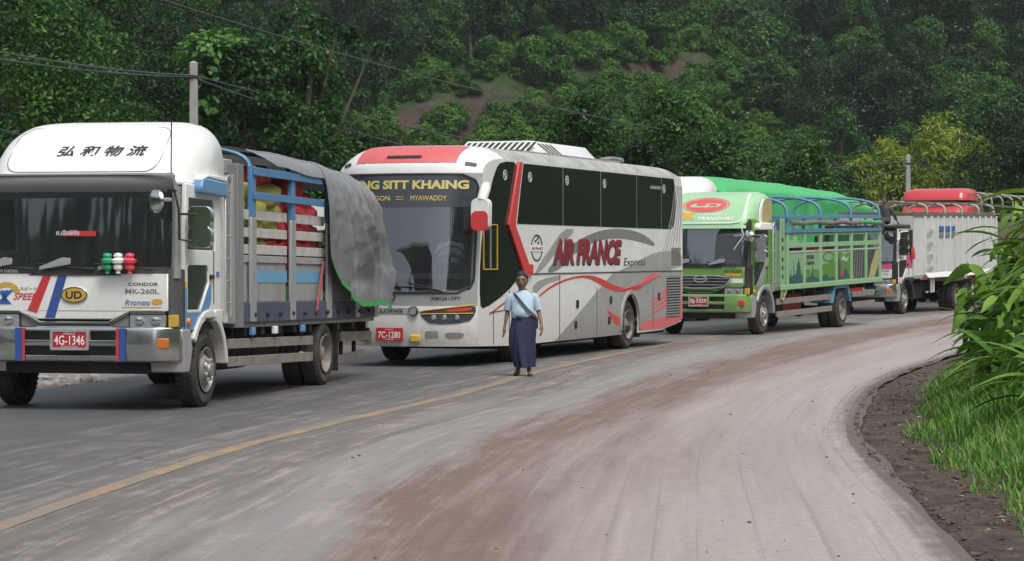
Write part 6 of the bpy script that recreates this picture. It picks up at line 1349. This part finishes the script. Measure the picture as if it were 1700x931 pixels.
def head(root, J, E, base, look, hair_m='hair_black', s=1.0):
    """skull, jaw, nose and ears grown on the neck vertex; hair cap, eyes and mouth as children"""
    b = Vector(J[base][0]); f = Vector(look).normalized(); r = Vector((0, 0, 1)).cross(f).normalized(); u = f.cross(r).normalized()
    P = lambda x, y, z: b + (r * x + f * y + u * z) * s
    J['jaw'] = (P(0, .0, .05), .045 * s); J['face'] = (P(0, .0, .11), .05 * s); E += [(base, 'jaw'), ('jaw', 'face')]
    G = lambda v, c, w: math.exp(-((v - c) / w) ** 2)
    def skull(ph, a):
        x = math.sin(a) * math.sin(ph); y = math.cos(a) * math.sin(ph); z = math.cos(ph); lo = max(0, -z)
        X = x * .079 * (1 - .30 * lo ** 1.6); Y = y * .098 * (1 - .10 * lo) + (.012 * lo if y > 0 else -.0); Z = z * .124
        if y > 0:
            Y += .026 * G(X, 0, .014) * G(Z, -.018, .026) - .010 * (G(X, .033, .018) + G(X, -.033, .018)) * G(Z, .010, .016) + .006 * G(X, 0, .025) * G(Z, -.058, .012) + .010 * G(X, 0, .03) * G(Z, -.1, .02) + .006 * G(Z, .030, .014) * G(X, 0, .05)
        ear = G(Y, -.006, .016) * G(Z, -.006, .026); X += (1 if X > 0 else -1) * .014 * ear * (abs(x) > .6)
        return P(X, Y, .118 + Z)
    n, m_ = 44, 34; mb = MB(); mb.add([skull(math.pi * j / m_, 2 * math.pi * i / n) for j in range(m_ + 1) for i in range(n)], [(j * n + i, j * n + (i + 1) % n, (j + 1) * n + (i + 1) % n, (j + 1) * n + i) for j in range(m_) for i in range(n)])
    mb.build('head', 'skin_brown', root, shear=False, smooth=80)
    mb = MB(); n = 40; rows = []
    for j in range(13):
        ph = R(1 + 9 * j)
        for i in range(n):
            a = 2 * math.pi * i / n; front = max(0, math.cos(a)); lim = R(108) - R(56) * front ** .5 - R(12) * abs(math.sin(a)) ** 8 + R(5) * noise.noise(Vector((math.cos(a) * 5, math.sin(a) * 5, 1))); p = min(ph, lim)
            k = 1.0 + .07 * noise.noise(Vector((math.cos(a) * 3, math.sin(a) * 3, ph * 2))) + .05 * noise.noise(Vector((math.cos(a) * 8, math.sin(a) * 8, ph * 6))); k *= 1.10 if ph < lim else 1.0
            rows.append(P(math.sin(a) * math.sin(p) * .081 * k, math.cos(a) * math.sin(p) * .100 * k - .002, .118 + math.cos(p) * .126 * k))
    mb.add(rows, [(j * n + i, j * n + (i + 1) % n, (j + 1) * n + (i + 1) % n, (j + 1) * n + i) for j in range(12) for i in range(n)] + [tuple(range(n))])
    mb.build('hair', hair_m, root, shear=False, smooth=70)
    for x in (-.033, .033):
        MB().lathe([(0, -.008), (.008, -.005), (.009, 0), (.008, .004), (0, .006)], P(x, .082, .128), f, 10).build('eye', 'eye_white', root, shear=False); MB().lathe([(0, .004), (.006, .002), (.007, -.004)], P(x, .090, .128), f, 8).build('pupil', 'hair_black', root, shear=False)
        MB().bar(P(x - .018, .090, .147), P(x + .018, .090, .147), .010, .008).build('eyebrow', hair_m, root, shear=False)
    MB().bar(P(-.02, .093, .060), P(.02, .093, .060), .012, .006).build('mouth', 'lip', root, shear=False, bevel=.003)
def loft(rings, n=28, fold=None):
    mb = MB(); vs = []
    for j, (c, rx, ry) in enumerate(rings):
        for i in range(n):
            a = 2 * math.pi * i / n; k = 1 + (fold(a, j / (len(rings) - 1)) if fold else 0)
            vs.append((c[0] + rx * k * math.cos(a), c[1] + ry * k * math.sin(a), c[2]))
    mb.add(vs, [(j * n + i, j * n + (i + 1) % n, (j + 1) * n + (i + 1) % n, (j + 1) * n + i) for j in range(len(rings) - 1) for i in range(n)]); return mb
def walking_man():
    root = empty('person', (.155, 37.65, .0), 0)
    tag(root, 'man in pale blue shirt and dark blue longyi walking beside the coach', 'person')
    # x to the picture's right, faces -y (towards the camera)
    J = {'pelvis': ((.0, 0, .84), (.13, .10)), 'waist': ((.0, -.01, .96), (.125, .10)), 'chest': ((.0, 0, 1.12), (.135, .095)), 'collar': ((.0, .01, 1.21), (.085, .065)), 'neck': ((-.005, .005, 1.27), .055), 'skull': ((-.01, -.005, 1.282), .056),
         'shl': ((-.165, .01, 1.19), .052), 'ell': ((-.225, .035, .945), .038), 'wrl': ((-.265, -.03, .73), (.026, .021)), 'shr': ((.165, .01, 1.19), .052), 'elr': ((.245, .03, .95), .038), 'wrr': ((.285, -.09, .755), (.026, .021)),
         'hipl': ((-.085, 0, .78), .085), 'knl': ((-.075, -.03, .43), .055), 'anl': ((-.055, .09, .105), .033), 'hel': ((-.05, .13, .075), .030), 'tol': ((-.10, -.035, .030), (.036, .022)), 'hipr': ((.085, 0, .78), .085), 'knr': ((.07, -.05, .43), .050), 'anr': ((.10, -.08, .08), .031), 'her': ((.10, -.05, .045), .031), 'tor': ((.115, -.22, .030), (.038, .022))}
    E = [('pelvis', 'waist'), ('waist', 'chest'), ('chest', 'collar'), ('collar', 'neck'), ('neck', 'skull'), ('chest', 'shl'), ('shl', 'ell'), ('ell', 'wrl'), ('chest', 'shr'), ('shr', 'elr'), ('elr', 'wrr'), ('pelvis', 'hipl'), ('hipl', 'knl'), ('knl', 'anl'), ('anl', 'hel'), ('anl', 'tol'), ('pelvis', 'hipr'), ('hipr', 'knr'), ('knr', 'anr'), ('anr', 'her'), ('anr', 'tor')]
    hand(J, E, 'wrl', 'l', (-.05, -.12, -1), (.3, -1, 0)); hand(J, E, 'wrr', 'r', (.02, -.25, -1), (-.3, -1, 0))
    head(root, J, E, 'skull', (-.12, -1, -.03), s=1.1)
    skin_body(root, J, E)
    # shirt with belly and short sleeves
    def fold(a, t): return .03 * math.sin(5 * a + 9 * t) * (1 - t) + .022 * math.sin(9 * a - 15 * t) + .012 * math.sin(17 * a + 11 * t)
    s = loft([((.0, -.015, .845), .160, .138), ((.0, -.03, .89), .172, .165), ((.0, -.035, .96), .172, .172), ((.0, -.02, 1.04), .168, .150), ((.0, -.005, 1.12), .178, .130), ((.0, .0, 1.18), .178, .115), ((.0, .005, 1.22), .135, .095), ((-.002, .008, 1.25), .085, .075), ((-.004, .006, 1.275), .062, .060)], 32, fold)
    for sg, el in ((-1, (-.218, .035, .985)), (1, (.232, .03, .985))):
        s.tube([(sg * .12, .005, 1.185), (sg * .175, .012, 1.165), (sg * .200, .02, 1.09), tuple(el)], [.066, .070, .066, .062], 14, cap=False)
    s.build('shirt', 'shirt_blue', root, shear=False, smooth=75)
    MB().tube([(.058 * math.cos(a) - .004, .058 * math.sin(a) + .004, 1.268 - .025 * max(0, -math.sin(a))) for a in np.linspace(0, 6.28, 22)], .011, 6, cap=False).build('collar', 'shirt_blue', root, shear=False)
    # wrapped longyi, long folds to the ankles
    def lf(a, t):
        g = (1 - t) ** .8
        return .13 * math.sin(3 * a + .6 + 1.2 * t) * g + .13 * math.sin(7 * a + 2.5 * t) * (g * .8 + .1) + .05 * math.sin(13 * a - 4 * t) * (.4 + g) + .06 * max(0, math.cos(a + 1.9 - .5 * t)) ** 8
    rings = []
    for t in np.linspace(0, 1, 22):
        z = .155 + (.905 - .155) * t; rx = .136 + .056 * math.sin(min(1, t * 1.25) * 2.0) - .02 * max(0, t - .8) * 3; ry = .155 + .03 * math.sin(t * 3.1) - .02 * t; rings.append(((.028 - .04 * math.sin(t * 3.1), -.03 - .075 * (1 - t), z - .02 * (1 - t)), rx, ry + .045 * (1 - t)))
    l = loft(rings, 56, lf); l.build('longyi', 'longyi_navy', root, shear=False, smooth=75)
    MB().tube([(-.09, -.165, .885), (-.05, -.185, .87), (.0, -.18, .86), (-.03, -.18, .80), (-.05, -.175, .74)], [.012, .03, .028, .022, .008], 8).build('longyi_knot', 'longyi_navy', root, shear=False, smooth=75)
    for p0, p1 in (((-.055, .14, .047), (-.108, -.075, .0)), ((.10, .0, .0), (.118, -.265, .0))):
        a = Vector(p0); b = Vector(p1); d = (b - a); sd = Vector((d.y, -d.x, 0)).normalized()
        pts = [a + d * t + sd * w * k + Vector((0, 0, h)) for h in (.002, .018) for t, w in ((0, .03), (.35, .034), (.75, .044), (1, .03)) for k in (-1, 1)]
        q = MB(); q.add(pts, [(0, 1, 3, 2), (2, 3, 5, 4), (4, 5, 7, 6), (8, 10, 11, 9), (10, 12, 13, 11), (12, 14, 15, 13), (0, 2, 10, 8), (2, 4, 12, 10), (4, 6, 14, 12), (1, 9, 11, 3), (3, 11, 13, 5), (5, 13, 15, 7), (0, 8, 9, 1), (6, 7, 15, 14)]); q.build('sandal', 'sandal_dark', root, shear=False)
    bag = empty('shoulder_bag', (.155, 37.65, 0), 0); tag(bag, 'small dark grey bag worn across the chest of the walking man', 'bag')
    front = [(-.12, .03, 1.222), (-.115, -.055, 1.215), (-.09, -.128, 1.19), (-.02, -.165, 1.10), (.06, -.205, 1.0), (.13, -.185, .93), (.19, -.09, .88), (.21, .02, .85)]
    vs = []; 
    for i, p in enumerate(front):
        d = (Vector(front[min(i + 1, 7)]) - Vector(front[max(i - 1, 0)])).normalized(); n = Vector((p[0], p[1], 0)).normalized(); w = d.cross(n).normalized() * .024; vs += [Vector(p) + w + n * .012, Vector(p) - w + n * .012]
    MB().add(vs, [(2 * i, 2 * i + 1, 2 * i + 3, 2 * i + 2) for i in range(7)]).build('strap', 'strap_grey', bag, shear=False, smooth=60)
    MB().tube([(-.12, .03, 1.225), (-.05, .13, 1.12), (.1, .15, .98), (.2, .10, .88)], .014, 6).build('strap', 'strap_grey', bag, shear=False)
    MB().box(.175, .235, .0, .14, .70, .87).build('pouch', 'strap_grey', bag, bevel=.02)
walking_man()
def seated(loc, rz, label, shirt, look, reach=None, hold=False, name='person', legs=True):
    root = empty(name, loc, rz); tag(root, label, 'person')       # origin under the seat of the person; faces -y
    J = {'pelvis': ((0, 0, .11), (.13, .10)), 'waist': ((0, .02, .24), (.115, .09)), 'chest': ((0, .0, .42), (.13, .09)), 'collar': ((0, -.01, .51), (.08, .06)), 'neck': ((0, -.02, .585), .046), 'skull': ((0, -.03, .62), .047),
         'shl': ((-.165, 0, .49), .05), 'shr': ((.165, 0, .49), .05), 'hipl': ((-.09, -.03, .10), .085), 'knl': ((-.13, -.40, .16), .058), 'anl': ((-.11, -.44, -.22), .036), 'tol': ((-.12, -.58, -.26), (.036, .024)), 'hipr': ((.09, -.03, .10), .085), 'knr': ((.13, -.40, .16), .058), 'anr': ((.12, -.44, -.22), .036), 'tor': ((.13, -.58, -.26), (.036, .024))}
    if hold: J['ell'] = ((-.23, -.12, .30), .037); J['wrl'] = ((-.14, -.36, .36), (.025, .02)); J['elr'] = ((.23, -.12, .30), .037); J['wrr'] = ((.14, -.36, .36), (.025, .02))
    else: J['ell'] = ((-.20, -.08, .27), .037); J['wrl'] = ((-.12, -.30, .23), (.025, .02)); J['elr'] = ((.26, .10, .29), .037); J['wrr'] = ((.30, .22, .09), (.025, .02))
    E = [('pelvis', 'waist'), ('waist', 'chest'), ('chest', 'collar'), ('collar', 'neck'), ('neck', 'skull'), ('chest', 'shl'), ('shl', 'ell'), ('ell', 'wrl'), ('chest', 'shr'), ('shr', 'elr'), ('elr', 'wrr'), ('pelvis', 'hipl'), ('hipl', 'knl'), ('knl', 'anl'), ('anl', 'tol'), ('pelvis', 'hipr'), ('hipr', 'knr'), ('knr', 'anr'), ('anr', 'tor')]
    hand(J, E, 'wrl', 'l', (.1, -1, -.1), (1, 0, .2)); hand(J, E, 'wrr', 'r', (.1, .4 if not hold else -1, -.35), (-1, 0, .2)); head(root, J, E, 'skull', look); skin_body(root, J, E, levels=1)
    s = loft([((0, .01, .06), .165, .125), ((0, .02, .16), .170, .13), ((0, .015, .28), .168, .12), ((0, .0, .40), .180, .118), ((0, -.005, .48), .172, .105), ((0, -.01, .53), .11, .085), ((0, -.015, .565), .062, .06)], 24, lambda a, t: .03 * math.sin(5 * a + 8 * t))
    for k in ('l', 'r'): a = Vector(J['sh' + k][0]); b = Vector(J['el' + k][0]); c = Vector(J['wr' + k][0]); s.tube([a * .8 + Vector((0, 0, .095)), a, a * .5 + b * .5, b, b * .35 + c * .65], [.06, .066, .058, .053, .045], 12, cap=False)
    s.build('shirt', shirt, root, shear=False, smooth=75)
    t = MB()
    for k in ('l', 'r'): h = Vector(J['hip' + k][0]); kn = Vector(J['kn' + k][0]); an = Vector(J['an' + k][0]); t.tube([Vector((h.x * .6, .06, .10)), h, h * .5 + kn * .5, kn, kn * .5 + an * .5, an + Vector((0, 0, .03))], [.10, .105, .09, .075, .062, .055], 12)
    t.build('trousers', 'longyi_navy' if shirt != 'shirt_dark' else 'shirt_dark', root, shear=False, smooth=75)
    return root
_b = BOXT.matrix_basis
seated(_b @ Vector((.50, .52, 2.715)), R(-35), 'man in dark clothes sitting on the cab roof of the white box truck', 'shirt_dark', (-.35, -1, -.05))
_b = BUS.matrix_basis
seated(_b @ Vector((.90, .72, 1.46)), R(-19.6), 'coach driver in a pale shirt seen behind the windscreen', 'shirt_pale', (0, -1, 0), hold=True)
ring = [Vector((.58 + .10 * math.sin(2 * math.pi * k / 24), .62 + .24 * math.cos(2 * math.pi * k / 24), 1.78 + .20 * math.sin(2 * math.pi * k / 24) * .8)) for k in range(25)]
MB().tube(ring, .018, 6, cap=False).tube([(.58, .62, 1.78), (.42, .62, 1.45)], .03, 6).bar((.58, .40, 1.78), (.58, .84, 1.78), .02, .03).build('steering_wheel', 'black_plastic', BUS)
MB().box(.9, 1.4, .36, .88, 1.05, 1.46).box(1.22, 1.38, .36, .88, 1.46, 2.12).build('seat', 'seat_cloth', BUS, bevel=.05)
# ------------------------------------------------------------------ right-hand verge: grass, litter, stones, plants
def verge():
    rng = np.random.RandomState(21)
    # grass
    n = 130000; Y = 13 + 34 * rng.rand(n) ** 1.1; dr = .4 + 4.4 * rng.rand(n) ** .85; X = xr(Y) + dr
    edge = .52 + .12 * sstep(26, 36, Y) + .5 * vnoise(X, Y, 1.6, 41) + .4 * vnoise(X, Y, .5, 42); keep = (dr > edge) & (rng.rand(n) < .35 + .65 * sstep(.0, .5, dr - edge)); X, Y, dr = X[keep], Y[keep], dr[keep]; n = len(X)
    Z = terrain(X, Y); h = (.08 + .24 * rng.rand(n) ** 1.5) * (.5 + .7 * sstep(0, .8, dr - .6)) * (1 + .6 * vnoise(X, Y, .9, 43)); w = .004 + .006 * rng.rand(n)
    a = rng.rand(n) * 6.28; lean = h * (.25 + .7 * rng.rand(n)); d = np.stack([np.cos(a), np.sin(a), a * 0], 1); sd = np.stack([-np.sin(a), np.cos(a), a * 0], 1)
    B = np.stack([X, Y, Z - .02], 1); up = np.array([0, 0, 1.0])
    m1 = B + up * (h * .6)[:, None] + d * (lean * .35)[:, None]; tp = B + up * (h * .92)[:, None] + d * lean[:, None]; W = sd * w[:, None]
    V = np.stack([B - W, B + W, m1 + W * .8, m1 - W * .8, tp + W * .1, tp - W * .1], 1).reshape(-1, 3); k = np.arange(n)[:, None] * 6
    Fs = np.concatenate([k + np.array([[0, 1, 2, 3]]), k + np.array([[3, 2, 4, 5]])], 0); t = np.clip(.45 + .4 * vnoise(X, Y, .7, 44) + .5 * rng.rand(n), 0, 1) * .92; t[rng.rand(n) < .05] = 1.0
    o = bpy.data.objects.new('verge_grass', np_mesh('verge_grass', V, Fs, 'leaf_grass', np.concatenate([t, t]))); col.objects.link(o); tag(o, 'short bright green grass on the verge', 'grass', kind='stuff')
    # fallen leaves and small weeds on the bare dirt
    n = 700; Y = 14 + 26 * rng.rand(n); dr = .15 + 1.3 * rng.rand(n); X = xr(Y) + dr; P = np.stack([X, Y, terrain(X, Y) + .012], 1)
    N = rng.normal(size=(n, 3)) * .25 + np.array([0, 0, 1]); N /= np.linalg.norm(N, axis=1, keepdims=True); L = .03 + .07 * rng.rand(n)
    V, Fs, ti = leaves(P, N, L, L * .5, rng, rng.rand(n)); o = bpy.data.objects.new('leaf_litter', np_mesh('leaf_litter', V, Fs, 'leaf_litter', ti)); col.objects.link(o); tag(o, 'fallen brown leaves on the muddy verge', 'leaves', kind='stuff')
    # clods and stones
    mb_v = []; mb_f = []; ico = bmesh.new(); bmesh.ops.create_icosphere(ico, subdivisions=1, radius=1); iv = np.array([v.co[:] for v in ico.verts]); fi = np.array([[q.index for q in f.verts] for f in ico.faces]); ico.free()
    def stones(name, X, Y, s, m, label, zoff=0.0):
        n = len(X); Z = np.where((X < xr(Y)) & (X > xl(Y)), 0.0, terrain(X, Y)) + zoff
        sc = s[:, None] * (.6 + .8 * rng.rand(n, 3)) * np.array([1, 1, .6]); jit = 1 + .25 * rng.normal(size=(n, len(iv), 1))
        V = (iv[None] * jit * sc[:, None, :] + np.stack([X, Y, Z], 1)[:, None, :]).reshape(-1, 3); Fs = (fi[None] + (np.arange(n) * len(iv))[:, None, None]).reshape(-1, 3)
        o = bpy.data.objects.new(name, np_mesh(name, V, Fs, m)); col.objects.link(o); tag(o, label, 'stones', kind='stuff')
    mat('mud_clod', (.085, .065, .056), .95, dirt=.5, dcol=(.17, .14, .12), scale=9); mat('pale_stone', (.36, .34, .32), .9, dirt=.4, scale=9)
    n = 2600; Y = 13 + 30 * rng.rand(n); X = xr(Y) + rng.rand(n) ** 1.2 * 1.25 - .05; stones('mud_clods', X, Y, .008 + .028 * rng.rand(n) ** 3, 'mud_clod', 'clods of dark mud along the edge of the road')
    n = 130; Y = 13 + 40 * rng.rand(n) ** 1.3; X = xr(Y) - 5.5 * rng.rand(n) ** 1.6; stones('road_grit', X, Y, .006 + .012 * rng.rand(n) ** 2, 'mud_clod', 'scattered dark grit on the dusty road')
    n = 1400; Y = 34 + 34 * rng.rand(n); X = xl(Y) - .2 - 3.5 * rng.rand(n); stones('roadside_rubble', X, Y, .02 + .10 * rng.rand(n) ** 3, 'pale_stone', 'pale rubble along the far side of the road')
    # leafy plants: every leaf is an object sharing a handful of shapes
    def leaf_shape(k, L, W, arch, fold):
        V = []; Fs = []; ns = 7
        for i in range(ns + 1):
            t = i / ns; w = W * .5 * (math.sin(math.pi * min(1, t * .92 + .06)) ** .8) * (1 - .25 * t); y = L * t - .12 * L * arch * t * t; z = L * (.28 * t - arch * t * t * .75)
            V += [(-w, y, z + fold * w), (0, y, z), (w, y, z + fold * w)]
            if i: b = 3 * (i - 1); Fs += [(b, b + 1, b + 4, b + 3), (b + 1, b + 2, b + 5, b + 4)]
        return np_mesh('leaf_shape_%d' % k, V, Fs, 'leaf_verge', np.clip(np.repeat([.42 + .13 * (k % 6)], len(Fs)), 0, 1))
    broad = [leaf_shape(k, 1, .27 + .03 * k, .35 + .2 * k, .25) for k in range(5)]; blade = [leaf_shape(k, 1, .085 + .012 * k, .45 + .2 * k, .35) for k in range(4)]
    for m in broad + blade: m.polygons.foreach_set('use_smooth', [True] * len(m.polygons))
    def plant(px, Y, top, kind, ncane, nleaf, seed, name, label, spread=.5, lean=-.15):
        r = np.random.RandomState(seed); x = PX(px + 34, Y); z = float(terrain(x, Y)); H = ZT(top, Y) - z; root = empty(name, (x, Y, z - .03)); tag(root, label, 'plant', 'leafy plants on the right-hand verge')
        for c in range(ncane):
            a = r.rand() * 6.28; h = H * (.55 + .5 * r.rand()) if c else H; sp = spread * (.25 + .8 * r.rand()); bx, by = r.normal(size=2) * .12
            tipx = math.cos(a) * sp + lean * h * .5; tipy = math.sin(a) * sp
            path = [Vector((bx + tipx * t ** 1.6, by + tipy * t ** 1.6, h * (1 - (1 - t) ** 1.35))) for t in np.linspace(0, 1, 7)]
            MB().tube(path, [.014 - .0016 * k for k in range(7)], 6).build('cane', 'cane_green', root, shear=False)
            for q in range(nleaf):
                t = .12 + .88 * (q + r.rand() * .6) / nleaf; t = min(t, .999); i = int(t * 6); p = path[i].lerp(path[min(6, i + 1)], t * 6 - i)
                if kind == 'blade': me = blade[r.randint(4)]; L = (.55 + .45 * r.rand()) * (1.0 if t > .3 else .7)
                else: me = broad[r.randint(5)]; L = .26 + .24 * r.rand()
                o = bpy.data.objects.new('leaf', me); col.objects.link(o); o.parent = root; o.location = p
                o.rotation_euler = (R(-15 + 50 * r.rand()) if kind == 'blade' else R(-35 + 45 * r.rand()), r.normal() * .35, q * 2.4 + r.normal() * .5); o.scale = (L, L, L)
    mat('cane_green', (.07, .12, .03), .7, dirt=.3)
    P = [(1668, 30.0, 352, 'broad', 9, 20, 'tall broad-leaved plant rising above the verge', .5), (1720, 28.8, 330, 'blade', 8, 15, 'tall cane plant with long arching blades', .6), (1642, 31.5, 430, 'broad', 8, 18, 'leafy plant leaning over the road beside the box truck', .45), (1690, 31.8, 372, 'blade', 8, 14, 'cane plant with narrow pale blades behind the broad leaves', .5),
         (1622, 30.6, 505, 'broad', 7, 14, 'low broad-leaved plant at the outer edge of the clump', .35), (1665, 28.6, 470, 'broad', 8, 18, 'bushy broad-leaved plant at the front of the clump', .45), (1640, 29.5, 480, 'blade', 6, 11, 'cane plant throwing blades out over the road', .6), (1712, 26.5, 470, 'broad', 8, 17, 'dense leafy plant behind the long grass', .5),
         (1688, 27.0, 560, 'blade', 7, 10, 'drooping cane plant with blades hanging into the grass', .5), (1640, 30.2, 575, 'blade', 6, 8, 'short blade-leaved tuft under the leafy plants', .35), (1725, 24.2, 590, 'blade', 7, 9, 'short blade-leaved tuft standing in the near grass', .4), (1745, 30.5, 300, 'broad', 9, 18, 'tallest leafy plant at the back of the verge', .6), (1700, 33.5, 345, 'broad', 8, 16, 'leafy plant filling the back of the clump', .6)]
    for i, (px, Y, top, kd, nc, nl, lb, sp) in enumerate(P): plant(px, Y, top, kd, nc, nl, 60 + i, 'cane_plant' if kd == 'blade' else 'leafy_plant', lb, sp)
verge()
# ------------------------------------------------------------------ poles and cables
def poles():
    for px, Y, top, lb in ((322, 80, 101, 'square grey concrete utility pole behind the white truck'), (1507, 140, 256, 'far grey concrete utility pole in front of the bamboo')):
        x = PX(px, Y); z = float(terrain(x, Y)) - .5; h = ZT(top, Y) - z; root = empty('utility_pole', (x, Y, z)); tag(root, lb, 'pole', 'concrete utility poles'); w0, w1 = .17, .115
        MB().add([(-w0, -w0, 0), (w0, -w0, 0), (w0, w0, 0), (-w0, w0, 0), (-w1, -w1, h - .05), (w1, -w1, h - .05), (w1, w1, h - .05), (-w1, w1, h - .05), (0, 0, h)], [(3, 2, 1, 0), (0, 1, 5, 4), (1, 2, 6, 5), (2, 3, 7, 6), (3, 0, 4, 7), (4, 5, 8), (5, 6, 8), (6, 7, 8), (7, 4, 8)]).build('shaft', 'concrete', root, shear=False, bevel=.02)
        MB().box(-.15, .15, -.15, .15, h - .55, h - .47).build('clamp', 'chassis', root, shear=False); MB().tube([(.12, 0, h - .5), (.28, 0, h - .62), (.2, 0, h - .8)], .018, 5).build('wire_tail', 'wire_black', root, shear=False)
    A = Vector((PX(322, 80), 80, ZT(125, 80))); B = Vector((PX(1507, 140), 140, ZT(266, 140)))
    def cable(a, b, sag, lb, r=.024):
        a = Vector(a); b = Vector(b); o = MB().tube([a.lerp(b, t) - Vector((0, 0, sag * 4 * t * (1 - t))) for t in np.linspace(0, 1, 40)], r, 5).build('power_cable', 'wire_black', None, shear=False); tag(o, lb, 'cable', 'power cables')
    L1 = Vector((PX(-420, 44), 44, ZT(-12, 44))); L2 = Vector((PX(-420, 44), 44, ZT(16, 44)))
    cable(A, L1, .3, 'upper black cable running from the near pole out over the white cab'); cable(A + Vector((0, 0, -.05)), L2, .28, 'lower black cable running from the near pole out over the white cab')
    cable(A, B, 1.5, 'black cable slung from the near pole to the far pole'); cable(A + Vector((.05, 0, -.1)), B + Vector((0, 0, -.4)), 2.4, 'slack black cable under the main line between the poles')
    cable((PX(150, 60), 60, ZT(-40, 60)), (PX(1100, 78), 78, ZT(215, 78)), .3, 'single high cable crossing in front of the creeper tree', .016); cable(B, (PX(1900, 150), 150, ZT(300, 150)), 1.0, 'cable leaving the far pole over the red truck')
    cable((PX(-60, 58), 58, ZT(195, 58)), (PX(140, 62), 62, ZT(240, 62)), .1, 'low cable passing behind the white cab roof', .016)
poles()
# ------------------------------------------------------------------ humid air over the valley
def haze():
    m = bpy.data.materials.new('haze'); m.use_nodes = True; t = m.node_tree; t.nodes.remove(t.nodes['Principled BSDF'])
    v = nd(t, 'ShaderNodeVolumePrincipled', Density=HAZE); v.inputs['Color'].default_value = (.78, .86, .92, 1); t.links.new(v.outputs[0], t.nodes['Material Output'].inputs['Volume'])
    M['haze'] = m; MB().box(-312, 345, -312, 475, -12, 78).build('haze', m, None, shear=False, smooth=0); tag(bpy.data.objects['haze'], 'thin humid haze over the valley', 'haze', kind='stuff')
HAZE = .00017
haze()
